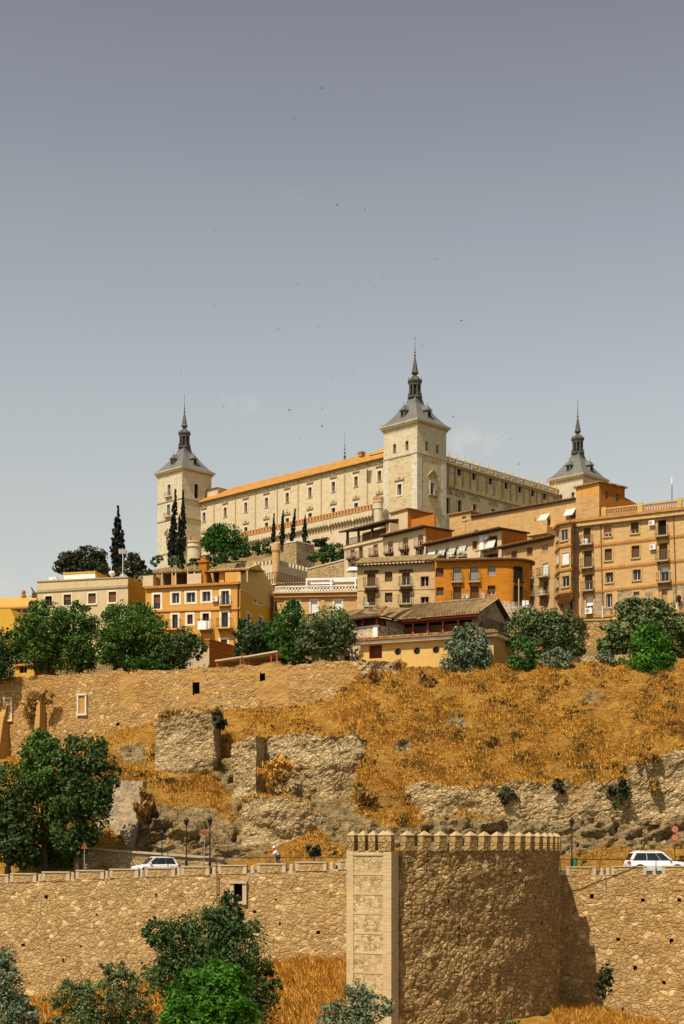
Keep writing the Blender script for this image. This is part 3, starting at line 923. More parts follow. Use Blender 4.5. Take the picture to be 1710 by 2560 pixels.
# ---- east facade (left, sunlit)
EW = link('facade', bpy.data.meshes.new('east_tmp'), castle)
ZE = 92.9
t_of = lambda px: -east.U(px)          # distance leftwards from the near tower corner line
upper = [(510.5, 1293.5), (563.3, 1281.5), (614.8, 1269), (666.5, 1257), (718.5, 1243.5), (775.3, 1231), (833.7, 1216.5), (890.3, 1203), (949, 1189)]
tsamp = [t_of(p[0]) for p in upper]
t0, dt = tsamp[-1], (tsamp[0] - tsamp[-1]) / 8
zu = sum(east.at(*p)[1] for p in upper) / len(upper)
for k in range(9):
    t = tsamp[k]
    o = add_window(east, -t - .62, -t + .62, zu - 1.25, zu + 1.25, pane='wood' if k % 3 else 'dark', frac=0.0 if k % 3 == 0 else 1.0, reveal=M['trim'], trim=M['trim'], tw=.38, tout=.1, depth=.5, parent=EW, sill=M['belt'])
    pediment(east, -t, zu + 2.25, 2.3, .3, EW, flat=True)
zl = east.at(833, 1281)[1] - 0.2
for k in range(9):
    t = tsamp[k]
    add_window(east, -t - .68, -t + .68, zl - 1.1, zl + 1.3, pane='dark', frac=0.0, reveal=M['trim'], trim=M['trim'], tw=.3, tout=.08, depth=.5, parent=EW)
    pediment(east, -t, zl + 2.2, 2.3, .3, EW, flat=True)
mb = MB()
east.grid(mb, -LW - .5, -SZ + .5, 58.0, ZE, 0)
me = bpy.data.meshes.new('east_facade')
me.from_pydata(mb.v, [], mb.f); me.materials.append(M['facade_stone']); me.update()
EW.data = me
pb = MB()
for px in (535.5, 589, 639, 693.6, 745.7, 803.5, 862, 918.8):
    t = t_of(px)
    pb.box(-t - .16, -t + .16, -.16, -.002, 60, ZE - .6)
pb.box(-LW, -SZ, -.35, -.003, ZE - .55, ZE - .05)
n = 150
for k in range(n):
    u = -LW + (LW - SZ) * (k + .5) / n
    pb.box(u - .12, u + .12, -.42, -.352, ZE - .45, ZE - .1)
east.child('pilasters', pb, M['belt'], 0, 0, 0, EW)
EW['label'] = 'long sunlit facade with pilaster strips and hooded windows'

# tiled roofs over the east wing and behind
rf_ = MB()
def slope(x0, z0, x1, z1, y0, y1, m=0):
    rf_.poly([(x0, y1, z0), (x0, y0, z0), (x1, y0, z1), (x1, y1, z1)], m)
    rf_.poly([(x0, y0, z0 - .25), (x0, y1, z0 - .25), (x1, y1, z1 - .25), (x1, y0, z1 - .25)], m)
    rf_.poly([(x0, y1, z0 - .25), (x0, y0, z0 - .25), (x0, y0, z0), (x0, y1, z0)], m)
slope(EP - .9, ZE, EP + 6.0, ZE + 4.0, SZ - 2, LW + 1)
slope(EP + 12.0, ZE, EP + 6.0, ZE + 4.0, SZ - 2, LW + 1)
# raised block beside the near tower
zz = ZE + 6.4
rf_.poly([(EP + 2.5, SZ - 1, ZE + 2.2), (EP + 7, SZ - 1, zz), (EP + 7, SZ + 6, zz), (EP + 2.5, SZ + 13, ZE + 2.2)][::-1])
rf_.poly([(EP + 7, SZ + 6, zz), (EP + 7, SZ - 1, zz), (EP + 13, SZ - 1, ZE + 2), (EP + 13, SZ + 13, ZE + 2)][::-1])
rf_.poly([(EP + 2.5, SZ + 13, ZE + 2.2), (EP + 7, SZ + 6, zz), (EP + 13, SZ + 13, ZE + 2)][::-1])
rf_.build('roof', M['castle_roof'], castle)
ch = MB()
c = castle.w2l(P(899, 1129, 356))
ch.box(c.x, c.x + 1.2, c.y - .6, c.y + .6, ZE + .3, c.z - .3)
ch.box(c.x - .15, c.x + 1.35, c.y - .75, c.y + .75, c.z - .3, c.z)
ch.build('chimney', M['rampart_brick'], castle)
c = castle.w2l(P(862, 1146, 398))
sp = MB()
zb = zof(1146, 398)
sp.lathe(c.x, c.y, [(.9, zb - 14), (.7, zb - 3), (.25, zb + .2)], 8)
for k, rr in enumerate((.34, .28, .22, .17)):
    sp.ball((c.x, c.y, zb + .5 + k * .95), rr, 0, 7)
sp.lathe(c.x, c.y, [(.06, zb), (.05, zb + 4.2), (.03, zb + 7.3)], 5)
sp.build('finial', M['lead'], castle)
# brick block beside the left tower, seen above the roof end
bk = MB()
c = castle.w2l(P(545, 1215, 402))
bk.box(c.x - 1, c.x + 3.5, c.y - 1, c.y + 8, ZE - 2, ZE + 3.6)
bk.loft([[(c.x - 1.4, c.y - 1.4, ZE + 3.6), (c.x + 3.9, c.y - 1.4, ZE + 3.6), (c.x + 3.9, c.y + 8.4, ZE + 3.6), (c.x - 1.4, c.y + 8.4, ZE + 3.6)],
         [(c.x + 1, c.y + 2, ZE + 4.6), (c.x + 1.6, c.y + 2, ZE + 4.6), (c.x + 1.6, c.y + 5, ZE + 4.6), (c.x + 1, c.y + 5, ZE + 4.6)]], 1)
bk.build('stair_turret', [M['rampart_pale'], M['tile_red']], castle)

# ---- north facade (right, shaded)
NW = link('facade', bpy.data.meshes.new('north_tmp'), castle)
ZN = 92.4                       # top of the wall below the balustrade
zstr = north.at(1200, 1222)[1]  # the string course between the two storeys (approximate)
u1, z1 = north.at(1118, 1219); u2, z2 = north.at(1300, 1266)
zstr = (z1 + z2) / 2
wins = [(1148, 1176), (1185, 1187), (1226.3, 1199.5), (1265.5, 1210.5), (1300, 1221), (1332, 1231), (1361.5, 1239)]
zw = sum(north.at(*p)[1] for p in wins) / len(wins)
us = [north.U(p[0]) for p in wins]
for u in us:
    add_window(north, u - .85, u + .85, zw - 1.2, zw + 1.3, pane='dark', reveal=M['north_low'], trim=M['north_low'], tw=.35, tout=.14, depth=.55, arch=True, mullion=False, parent=NW)
for k, (px, py) in enumerate(((1149, 1270), (1186, 1281), (1232, 1290), (1268, 1300))):
    u, z = north.at(px, py)
    z = north.at(1149, 1270)[1]
    add_window(north, u - .75, u + .75, z - 1.9, z + 1.9, pane='dark', reveal=M['north_low'], trim=M['north_low'], tw=.35, tout=.15, depth=.5, mullion=False, parent=NW)
    pediment(north, u, z + 2.9, 3.6, 1.3, NW)
u, z = north.at(1119, 1285)
z = north.at(1149, 1270)[1]
add_window(north, u - 1.0, u + .7, z - 2.2, z + 1.7, pane='dark', reveal=M['north_low'], trim=M['north_low'], tw=.3, tout=.15, depth=.5, mullion=False, parent=NW)
pediment(north, u - .1, z + 2.9, 3.4, 1.2, NW)
mb = MB()
north.grid(mb, SZ - .5, RW + .5, 55.0, zstr, 1)
north.grid(mb, SZ - .5, RW + .5, zstr, ZN, 0)
me = bpy.data.meshes.new('north_facade')
me.from_pydata(mb.v, [], mb.f)
for mt in (M['north_stone'], M['north_low']): me.materials.append(mt)
me.polygons.foreach_set('material_index', mb.m); me.update()
NW.data = me
NW['label'] = 'grey ornate facade in shade with arched windows and balustrade'
pb = MB()
pil = [1120, 1137.5, 1157, 1175.5, 1194, 1216.7, 1235, 1256, 1275.5, 1291.5, 1309, 1325, 1341.5, 1354, 1369, 1386]
for px in pil:
    u = north.U(px)
    pb.box(u - .22, u + .22, -.3, -.002, zstr + .3, ZN - .5)
    pb.box(u - .3, u + .3, -.38, -.3, zstr + .3, zstr + .9)
for z, h, o in ((zstr, .3, .45), (zstr - .45, .25, .25), (ZN - .5, .45, .55), (ZN - .05, .2, .8)):
    pb.box(SZ, RW, -o, -.003, z, z + h)
n = 110
for k in range(n):
    u = SZ + (RW - SZ) * (k + .5) / n
    pb.box(u - .12, u + .12, -.7, -.552, ZN - .35, ZN - .06)
north.child('pilasters', pb, M['belt'], 0, 0, 0, NW)
bal = MB()
bal.box(SZ, RW, -.6, -.1, ZN + .16, ZN + .45)
bal.box(SZ, RW, -.62, -.08, ZN + 1.35, ZN + 1.6)
n = 130
for k in range(n):
    u = SZ + (RW - SZ) * (k + .5) / n
    bal.lathe(u, -.35, [(.06, ZN + .45), (.13, ZN + .75), (.06, ZN + 1.1), (.1, ZN + 1.35)], 5)
north.child('balustrade', bal, M['north_stone'], 0, 0, 0, NW)
for px in pil:
    u = north.U(px)
    pn = MB()
    pn.box(-.28, .28, -.64, -.06, .16, 1.7)
    pn.lathe(0, -.35, [(.18, 1.7), (.28, 1.95), (.12, 2.2), (.16, 2.4), (.02, 3.3)], 6)
    north.child('pinnacle', pn, M['north_stone'], u, ZN, 0, NW)
# attic blank medallions between windows
md = MB()
for px in (1129, 1205, 1246, 1282):
    u, z = north.at(px, 1100); z = zw + .6
    md.lathe(u, -.01, [(0.01, 0)], 3) if False else None
    md.box(u - .7, u + .7, -.12, -.003, z - 1.5, z + 1.3)
    md.box(u - .5, u + .5, -.18, -.121, z - 1.2, z + 1.0)
north.child('medallions', md, M['north_low'], 0, 0, 0, NW)
# rear roof over the north wing
rb = MB()
rb.poly([(SZ, NP + .5, ZN + .3), (RW, NP + .5, ZN + .3), (RW, NP + 8, ZN + 1.2), (SZ, NP + 8, ZN + 1.2)])
rb.build('roof', M['castle_roof'], castle)
# back walls so that the block is closed
bw = MB()
bw.poly([(RW + SZ, LW + SZ, 55), (RW + SZ, 5, 55), (RW + SZ, 5, ZN), (RW + SZ, LW + SZ, ZN)])
bw.poly([(5, LW + SZ, 55), (RW + SZ, LW + SZ, 55), (RW + SZ, LW + SZ, ZN), (5, LW + SZ, ZN)])
bw.build('rear_wall', M['ashlar'], castle)

# ------------------------------------------------------------------ machicolated terrace below the east facade
rc = castle.w2l(P(935, 1258, 349))
RAMP = Thing('rampart', 'crenellated terrace rampart with brick merlons and corbels below the fortress facade', 'rampart', (C0.x, C0.y, 0.0), CASTLE_RZ)
rface = Face(RAMP, 0.0, 0.0, -math.pi / 2)
uR, uL = rface.U(936), rface.U(606)
ZM = 80.2
w = MB()
w.box(uL, uR, .0, 3.0, 56.0, ZM - 4.2, 0)
w.box(uL, uR, -.9, 3.2, ZM - 2.65, ZM - 1.35, 0)
w.box(uL, uR, -1.0, -.2, ZM - 1.35, ZM - 1.15, 1)
rface.child('wall', w, [M['rampart_pale'], M['rampart_brick']])
n = 44
mer = MB()
mer.box(-.33, .33, -.95, -.45, ZM - 1.149, ZM - .15)
mer.loft([[(-.37, -1.0, ZM - .15), (.37, -1.0, ZM - .15), (.37, -.4, ZM - .15), (-.37, -.4, ZM - .15)], [(-.1, -.75, ZM + .08), (.1, -.75, ZM + .08), (.1, -.65, ZM + .08), (-.1, -.65, ZM + .08)]])
m0 = None
for k in range(n):
    u = uL + (uR - uL) * (k + .5) / n
    if m0 is None: m0 = rface.child('merlon', mer, M['rampart_brick'], u, 0)
    else:
        o = m0.copy(); COL.objects.link(o); o.location = rface.loc(u, 0)
n = 46
cor = MB()
cor.loft([[(-.2, -.001, ZM - 4.2), (.2, -.001, ZM - 4.2), (.2, .2, ZM - 4.2), (-.2, .2, ZM - 4.2)], [(-.2, -.3, ZM - 3.5), (.2, -.3, ZM - 3.5), (.2, .2, ZM - 3.5), (-.2, .2, ZM - 3.5)],
          [(-.2, -.85, ZM - 2.9), (.2, -.85, ZM - 2.9), (.2, .2, ZM - 2.9), (-.2, .2, ZM - 2.9)], [(-.34, -.88, ZM - 2.651), (.34, -.88, ZM - 2.651), (.34, .2, ZM - 2.651), (-.34, .2, ZM - 2.651)]])
m0 = None
for k in range(n):
    u = uL + (uR - uL) * (k + .5) / n
    if m0 is None: m0 = rface.child('corbel', cor, M['rampart_pale'], u, 0)
    else:
        o = m0.copy(); COL.objects.link(o); o.location = rface.loc(u, 0)
# taller notched blocks on the band
nb = MB()
for k in range(0, n, 8):
    u = uL + (uR - uL) * k / n
    nb.box(u - .18, u + .18, -1.15, -.9, ZM - 3.2, ZM - 1.9)
rface.child('band_blocks', nb, M['trim'])


def round_turret(px, pytop, pybase, Y, rpx, name, label, mats, ledge=0.35, n_m=9, neck=0.62, parent=None):
    b = P(px, pybase, Y)
    th = Thing(name, label, 'turret', b)
    h = zof(pytop, Y) - b.z
    r = rpx / F * Y
    body = MB()
    zt = h - 0.9
    zl = h * neck
    body.lathe(0, 0, [(r * .86, -1), (r * .86, zl * .6), (r * .88, zl - .25), (r * 1.0, zl - .2), (r * 1.0, zl), (r * .9, zl + .05), (r * .9, zt - .6), (r * 1.02, zt - .3), (r * 1.02, zt), (.1, zt + .01)], 20)
    body.build('wall', mats[0], th, smooth=False)
    mer = MB()
    mer.box(-.26, .26, -r * 1.0, -r * .78, zt, h)
    m0 = None
    for k in range(n_m):
        if m0 is None: m0 = mer.build('merlon', mats[1], th)
        else:
            m1 = m0.copy(); COL.objects.link(m1); m1.rotation_euler = (0, 0, 2 * math.pi * k / n_m)
    return th


round_turret(946, 1243, 1316, 344.5, 13, 'corner_turret', 'round crenellated turret at the foot of the nearest tower, ending the rampart', [M['rampart_pale'], M['rampart_brick']], n_m=9)
round_turret(486, 1346, 1402, 380, 21, 'garrison_turret', 'round crenellated turret at the foot of the left tower beside the cypresses', [M['rampart_pale'], M['rampart_brick']], n_m=11)

# lower castle gatehouse corner with little round bartizan
YB = 236.0
g = House('gate_bastion', 'crenellated orange corner bastion with a slim round bartizan, below the cypress row', 'bastion', 640, 1408, 690, 1401, YB, zof(1462, YB), side_px=781)
g.walls(M['rampart_pale'], side=M['khaki'], top=g.H - 1.4)
mt = M['rampart_pale']
tb = MB()
tb.box(-.5, g.L + .5, -.5, .2, g.H - 1.9, g.H - 1.4); tb.box(g.L - .2, g.L + .5, .201, g.D, g.H - 1.9, g.H - 1.4)
tb.box(-.5, g.L + .5, -.5, 0, g.H - 1.4, g.H - .7); tb.box(g.L, g.L + .5, .001, g.D, g.H - 1.4, g.H - .7)
tb.build('parapet', mt, g.th)
mm = MB(); mm.box(-.2, .2, -.48, -.05, g.H - .7, g.H + .05)
m0 = None
for k in range(5):
    x = .2 + k * (g.L - .4) / 5
    if m0 is None: m0 = mm.build('merlon', mt, g.th, (x, 0, 0))
    else:
        o = m0.copy(); COL.objects.link(o); o.location = (x, 0, 0)
ns = max(4, int(g.D / .95))
for k in range(ns):
    o = m0.copy(); COL.objects.link(o); o.location = (g.L, .8 + k * (g.D - 1) / ns, 0); o.rotation_euler = (0, 0, math.pi / 2)
cb = MB()
for k in range(9):
    x = (k + .5) * g.L / 9
    cb.box(x - .13, x + .13, -.45, -.003, g.H - 3.0, g.H - 1.91)
for k in range(int(g.D / .7)):
    y = .5 + k * .7
    cb.box(g.L + .003, g.L + .45, y - .15, y + .15, g.H - 3.0, g.H - 1.91)
cb.build('corbel_table', M['rampart_pale'], g.th)
bt = MB()
r = 11 / F * YB
bt.lathe(g.L, 0, [(.1, g.H - 3.4), (r * .7, g.H - 2.4), (r * .92, g.H - 1.8), (r * .92, g.H + 1.2), (r * 1.1, g.H + 1.5), (r * 1.1, g.H + 2.6), (r * .8, g.H + 2.7), (.05, g.H + 2.9)], 16)
bt.build('bartizan', M['brick_tan'], g.th)
# ------------------------------------------------------------------ houses
def zb_at(py, Y): return zof(py, Y)

# ---- big apartment building on the right
A = House('apartment_building', 'big tan brick apartment building with dentil courses and lattice roof parapet at the right edge', 'building',
          1432, 1308, 1722, 1274.5, 175.0, zof(1600, 180), D=16)
A_rows = [
 (1459, 1319, 1477, 1360, 'brown', 1.0), (1510, 1313, 1529, 1341, 'tan', .75), (1577, 1305, 1597, 1333, 'brown', .72), (1645, 1300, 1666, 1339, 'dark', 1),
 (1460, 1377, 1480, 1419, 'brown', 1.0), (1512, 1372, 1530, 1401, 'brown', 1.0), (1579, 1364, 1599, 1394, 'brown', 1.0), (1648, 1358, 1669, 1401, 'brown', .96),
 (1462, 1436, 1482, 1475, 'brown', .55), (1514, 1431, 1533, 1456, 'brown', .45), (1582, 1424, 1602, 1450, 'glass', 0.0), (1651, 1416, 1672, 1454, 'white', .35),
 (1465, 1490, 1483, 1523, 'white', .72), (1516, 1484, 1534, 1518, 'glass', 0), (1584, 1479, 1603, 1515, 'grey', .8), (1654, 1472, 1674, 1516, 'tan', .9)]
for k, (x0, y0, x1, y1, pane, fr) in enumerate(A_rows):
    c = k % 4
    A.win(x0, y0, x1, y1, pane=pane, frac=fr, reveal=M['brick_tan'], trim=M['brick_pale'], tw=.2, tout=.05,
          sill=M['brick_tan'] if c in (1, 2) and k < 12 else None, depth=.28)
for (x0, x1, y) in ((1454, 1484, 1361), (1455, 1486, 1419.5), (1457, 1487, 1476), (1641, 1673, 1340), (1643, 1675, 1402), (1645, 1679, 1455)):
    A.balc(x0, x1, y, out=.7)
A.walls(M['brick_tan'], split=A.front.at(1570, 1470)[1], splitmat=M['greyrubble'])
A.band([(1443, 1366), (1722, 1333.5)], h=.28, out=.1, dent=True)
A.band([(1443, 1425), (1722, 1395)], h=.28, out=.1, dent=True)
A.band([(1443, 1480), (1722, 1451.5)], h=.28, out=.1, dent=True)
A.band([(1444, 1540), (1722, 1525)], h=.3, out=.12)
A.band([(1432, 1308), (1722, 1274.5)], h=.55, out=.45, name='cornice', mat=M['brick_tan'])
A.band([(1432, 1302), (1722, 1268.5)], h=.30, out=.62, name='cornice', mat=M['brickband'])
A.pipe(1502, 1312, 1507.5, 1520); A.pipe(1684, 1288, 1692, 1520)
A.pipe(1507.5, 1515, 1507, 1545, M['acwhite'], .08); A.pipe(1692, 1508, 1692, 1545, M['acwhite'], .08)
pz = A.H
pp = MB()
u0, u1 = A.front.U(1508), A.front.U(1700)
for zz in (pz + .35, pz + 1.35): pp.box(u0, A.L + .2, .2, .45, zz - .12, zz + .06)
n = 30
for k in range(n):
    a, b = u0 + (u1 - u0) * k / n, u0 + (u1 - u0) * (k + 1) / n
    for (p, q) in (((a, pz + .36), (b, pz + 1.3)), ((a, pz + 1.3), (b, pz + .36))):
        y = .28 if p[1] < q[1] else .34
        pp.tube([(p[0], y, p[1]), (q[0], y, q[1])], .075, 4)
for px in (1508, 1599, 1697, 1720):
    u = A.front.U(px); pp.box(u - .3, u + .3, .15, .5, pz + .05, pz + 1.55)
pp.build('lattice_parapet', M['brick_tan'], A.th)
for k in range(4):      # brick strips down the façade between storeys
    pass
for px in (1538, 1606, 1640, 1676, 1700, 1447):
    st = MB()
    a = A.front.at(px, 1470); st.box(a[0] - .35, a[0] + .35, -.06, -.002, 0.5, a[1] - .3)
    st.build('brick_pier', M['brick_tan'], A.th)
add_ac(A.front, 1459, 1349, 1472, 1360, out=.5); add_ac(A.front, 1624, 1303, 1638, 1313.5)
add_ac(A.front, 1626, 1363, 1641, 1374); add_ac(A.front, 1466, 1522, 1483, 1535, out=.5)
# wall lantern
ln = MB(); u, z = A.front.at(1701, 1502)
ln.tube([(u, -.01, z - .6), (u, -.6, z - .3)], .05, 5); ln.lathe(u, -.6, [(.05, z - .35), (.22, z - .1), (.32, z + .35), (.08, z + .6)], 6)
ln.build('wall_lantern', M['iron'], A.th)

# ---- oriel and its corner piece
B = House('corner_house', 'tan corner house with a tall three-sided oriel, left of the big apartment building', 'house', 1255.5, 1371, 1390, 1342.7, 184.0, zof(1600, 186), D=14)
B.win(1316.6, 1368, 1331, 1390, pane='wood', reveal=M['brick_tan']); B.win(1355, 1361, 1370, 1384, pane='tan', reveal=M['brick_tan'])
B.win(1278, 1377, 1292, 1402, pane='wood', reveal=M['brick_tan']); B.balc(1274, 1296, 1402, out=.6)
B.win(1356, 1408, 1370, 1441, pane='white', reveal=M['brick_tan']); B.balc(1351, 1375, 1441.5, out=.8)
B.win(1357, 1453, 1370, 1487, pane='brown', reveal=M['brick_tan']); B.balc(1352, 1375, 1487, out=.8)
B.win(1359, 1502, 1372, 1520, pane='tan', frac=.8, reveal=M['brick_tan'])
B.win(1319, 1416, 1331, 1445, pane='brown', reveal=M['brick_tan']); B.balc(1316, 1336, 1446, out=.8)
B.win(1320, 1462, 1332, 1487, pane='brown', reveal=M['brick_tan']); B.balc(1317, 1337, 1489, out=.8)
add_ac(B.front, 1353, 1478, 1362, 1486, out=.5)
B.walls(M['brick_pale'], split=B.front.at(1360, 1449)[1], splitmat=M['greyrubble'])
B.eave(over=.7, rise=.4, x1=B.L - .2, mat=M['tile_red'])
for px in (1347, 1378):
    bs = MB()
    a = B.front.at(px, 1449); bs.box(a[0] - .5, a[0] + .5, -.05, -.002, 0, a[1])
    bs.build('brick_pier', M['brick_tan'], B.th)
# oriel: own vertical planes, child of the corner house
oY = 180.6
def bl(px, py, Y): return B.th.w2l(P(px, py, Y))
pl = [bl(1388.5, 1320, 184.2), bl(1400, 1320, 181.3), bl(1427, 1320, 180.0), bl(1437, 1320, 182.6)]
zt, zbm = bl(1410, 1309, oY).z, bl(1410, 1487, oY).z
ob = MB()
ofaces = []
OR = Thing.__new__(Thing); OR.o = None
om = link('oriel', bpy.data.meshes.new('oriel_tmp'), B.th)
for a, b, wins in ((pl[0], pl[1], [(1391, 1325, 1397, 1352), (1391, 1384, 1397, 1411), (1391, 1443, 1397, 1468)]),
                   (pl[1], pl[2], [(1401.5, 1324, 1419, 1351), (1405, 1382, 1422, 1411), (1405, 1440, 1423, 1467)]),
                   (pl[2], pl[3], [(1429.5, 1326, 1434, 1352), (1429.5, 1384, 1434, 1411), (1429.5, 1442, 1434, 1467)])):
    f = Face(B.th, a.x, a.y, math.atan2(b.y - a.y, b.x - a.x))
    Lf = math.hypot(b.x - a.x, b.y - a.y)
    for k, (x0, y0, x1, y1) in enumerate(wins):
        xm, ym = (x0 + x1) / 2, (y0 + y1) / 2
        ua, ub = max(f.U(x0), .12), min(f.U(x1), Lf - .12)
        zt_, zb_ = f.at(xm, y0)[1], f.at(xm, y1)[1]
        add_window(f, ua, ub, zb_, zt_, pane=['glass', 'white', 'brown'][k], frac=[0, 1, .15][k], reveal=M['brick_tan'], sill=M['brick_tan'], depth=.15, parent=om)
    f.grid(ob, 0, Lf, zbm, zt)
    for py in (1362, 1422, 1478):
        z = B.th.w2l(P(1410, py, oY)).z
        s_ = MB(); s_.box(-.03, Lf + .03, -.12, .02, z - .25, z)
        f.child('string_course', s_, M['brickband'], 0, 0, 0, om)
    s_ = MB(); s_.box(-.1, Lf + .1, -.35, .05, zt - .02, zt + .25)
    f.child('cornice', s_, M['brickband'], 0, 0, 0, om)
poly = [(p.x, p.y) for p in pl] + [(pl[3].x, pl[3].y + 2), (pl[0].x, pl[0].y + 2)]
ob.poly([(x, y, zt) for x, y in poly])
lowp = [bl(1392, 1498, 184.3), bl(1400, 1498, 183.4), bl(1424, 1498, 182.4), bl(1430, 1498, 183.5)]
for k in range(3):
    ob.poly([(lowp[k].x, lowp[k].y, zbm - .75), (lowp[k + 1].x, lowp[k + 1].y, zbm - .75), (pl[k + 1].x, pl[k + 1].y, zbm), (pl[k].x, pl[k].y, zbm)])
me = bpy.data.meshes.new('oriel'); me.from_pydata(ob.v, [], ob.f); me.materials.append(M['brick_pale']); me.update(); om.data = me
# ground floor below the oriel
q0, q1 = bl(1389, 1500, 184.0), bl(1445, 1500, 181.6)
gf = Face(B.th, q0.x, q0.y, math.atan2(q1.y - q0.y, q1.x - q0.x)); Lg = math.hypot(q1.x - q0.x, q1.y - q0.y)
gm = link('ground_floor', bpy.data.meshes.new('gf_tmp'), B.th)
for (x0, y0, x1, y1) in ((1421.5, 1494, 1437, 1527), (1400, 1498, 1408, 1517)):
    add_window(gf, gf.U(x0), gf.U(x1), gf.at(1420, y1)[1], gf.at(1420, y0)[1], pane='glass', frac=0, reveal=M['brick_tan'], depth=.25, parent=gm)
gb = MB(); gf.grid(gb, 0, Lg, 0, zt - .2)
me = bpy.data.meshes.new('ground_floor'); me.from_pydata(gb.v, [], gb.f); me.materials.append(M['brick_pale']); me.update(); gm.data = me

# ---- long tan house behind, with stepped blocks
Cc = House('long_house', 'long tan house with a blank upper wall, two awnings and a taller orange block', 'house', 1124, 1303, 1440, 1247.5, 205.0, zof(1480, 212), D=14)
for (x0, y0, x1, y1) in ((1155, 1290, 1165, 1303),):
    pass
Cc.win(1361, 1299, 1376, 1314, pane='glass', frac=0, reveal=M['brick_pale']); Cc.win(1424, 1287, 1440 - 1, 1296.5, pane='glass', frac=0, reveal=M['brick_pale'])
Cc.win(1186, 1325, 1195, 1331, pane='dark', reveal=M['brick_pale'], mullion=False)
Cc.walls(M['brick_pale'], side=M['deep_orange'])
Cc.eave(over=.35, rise=.15, x0=Cc.front.U(1178.5), sideover=0, x1=Cc.L)
add_awning(Cc.front, 1352, 1287, 1375, 1299.5, out=.9); add_awning(Cc.front, 1416, 1274, 1440, 1287, out=.9)
add_ac(Cc.front, 1322.5, 1319.5, 1334.5, 1333); add_ac(Cc.front, 1330.5, 1334, 1341, 1345)
Cc.pipe(1338, 1294, 1338, 1320)
# little left block and tall right block, standing on the same walls
lb = MB()
ul = Cc.front.U(1177.5); zt = Cc.front.at(1177, 1279)[1]
wq = Face(Cc.th, 0, -.03, 0)
bo = link('penthouse', bpy.data.meshes.new('ph'), Cc.th)
add_window(wq, wq.U(1155), wq.U(1165), wq.at(1160, 1303)[1], wq.at(1160, 1291)[1], pane='glass', frac=0, reveal=M['brick_pale'], parent=bo)
wq.grid(lb, 0, ul, 0.5, zt, 0)
lb.poly([(ul, -.03, 0.5), (ul, 6.5, 0.5), (ul, 6.5, zt), (ul, -.03, zt)], 1)
lb.poly([(0, 6.5, .5), (0, -.03, .5), (0, -.03, zt), (0, 6.5, zt)], 1)
lb.box(-.25, ul + .25, -.3, 6.8, zt, zt + .18, 2)
me = bpy.data.meshes.new('penthouse'); me.from_pydata(lb.v, [], lb.f)
for mt in (M['brick_pale'], M['rust'], M['tile_red']): me.materials.append(mt)
me.polygons.foreach_set('material_index', lb.m); me.update(); bo.data = me
c0, c1 = Cc.th.w2l(P(1440, 1219, 204.9)), Cc.th.w2l(P(1498, 1206, 201.7))
fz = Face(Cc.th, c0.x, c0.y, math.atan2(c1.y - c0.y, c1.x - c0.x)); Lz = math.hypot(c1.x - c0.x, c1.y - c0.y)
sx = Face(Cc.th, c1.x, c1.y, fz.rot + math.pi / 2)
# depth of the block from its far pixel
nb_ = sx.u; Bw = Vector((sx.O.x, sx.O.y, 0)); k_ = (1562 - CX) / F
Dz = (k_ * Bw.y - Bw.x) / (nb_.x - k_ * nb_.y)
tb_ = link('tall_block', bpy.data.meshes.new('tb'), Cc.th)
for (x0, y0, x1, y1) in ((1512.5, 1228, 1522, 1247), (1539, 1235, 1549, 1254)):
    add_window(sx, sx.U(x0), sx.U(x1), sx.at((x0 + x1) / 2, y1)[1], sx.at((x0 + x1) / 2, y0)[1], pane='glass', frac=0, reveal=M['deep_orange'], parent=tb_, depth=.3)
tb2 = MB()
zt2 = c1.z
zsp = fz.at(1470, 1240)[1]
fz.grid(tb2, 0, Lz, 0.2, zt2, 0, (zsp, 1)); sx.grid(tb2, 0, Dz, 0.2, zt2, 3)
for (ua, va, ub, vb) in ((Lz, Dz, 0, Dz), (0, Dz, 0, 0)):
    pa, pb_ = fz.loc(ua, 0, -va), fz.loc(ub, 0, -vb)
    tb2.poly([(pa[0], pa[1], .2), (pb_[0], pb_[1], .2), (pb_[0], pb_[1], zt2), (pa[0], pa[1], zt2)])
cap = [fz.loc(-.3, 0, .3), fz.loc(Lz + .3, 0, .3), fz.loc(Lz + .3, 0, -Dz - .3), fz.loc(-.3, 0, -Dz - .3)]
tb2.loft([[(p[0], p[1], zt2) for p in cap], [(p[0], p[1], zt2 + .2) for p in cap]], 2)
# lower wing sloping off to the right behind the parapet
w0, w1 = fz.loc(Lz, 0, -Dz), None
e0 = sx.loc(Dz, 0, 0); e1 = sx.loc(Dz + 14, 0, 0)
tb2.poly([(e0[0], e0[1], .2), (e1[0], e1[1], .2), (e1[0], e1[1], zt2 - 4.2), (e0[0], e0[1], zt2 - 1.2)], 3)
me = bpy.data.meshes.new('tall_block'); me.from_pydata(tb2.v, [], tb2.f)
for mt in (M['orange'], M['brick_pale'], M['tile_red'], M['rust']): me.materials.append(mt)
me.polygons.foreach_set('material_index', tb2.m); me.update(); tb_.data = me
# little roof terrace in front of it
tr = MB()
a, b = Cc.front.at(1338, 1332), Cc.front.at(1392, 1318)
tr.box(a[0], b[0], -2.5, -.01, a[1] - .9, a[1] + .1); tr.box(a[0], b[0], -2.5, -2.3, a[1] + .1, a[1] + .95)
tr.build('terrace', M['brick_pale'], Cc.th)

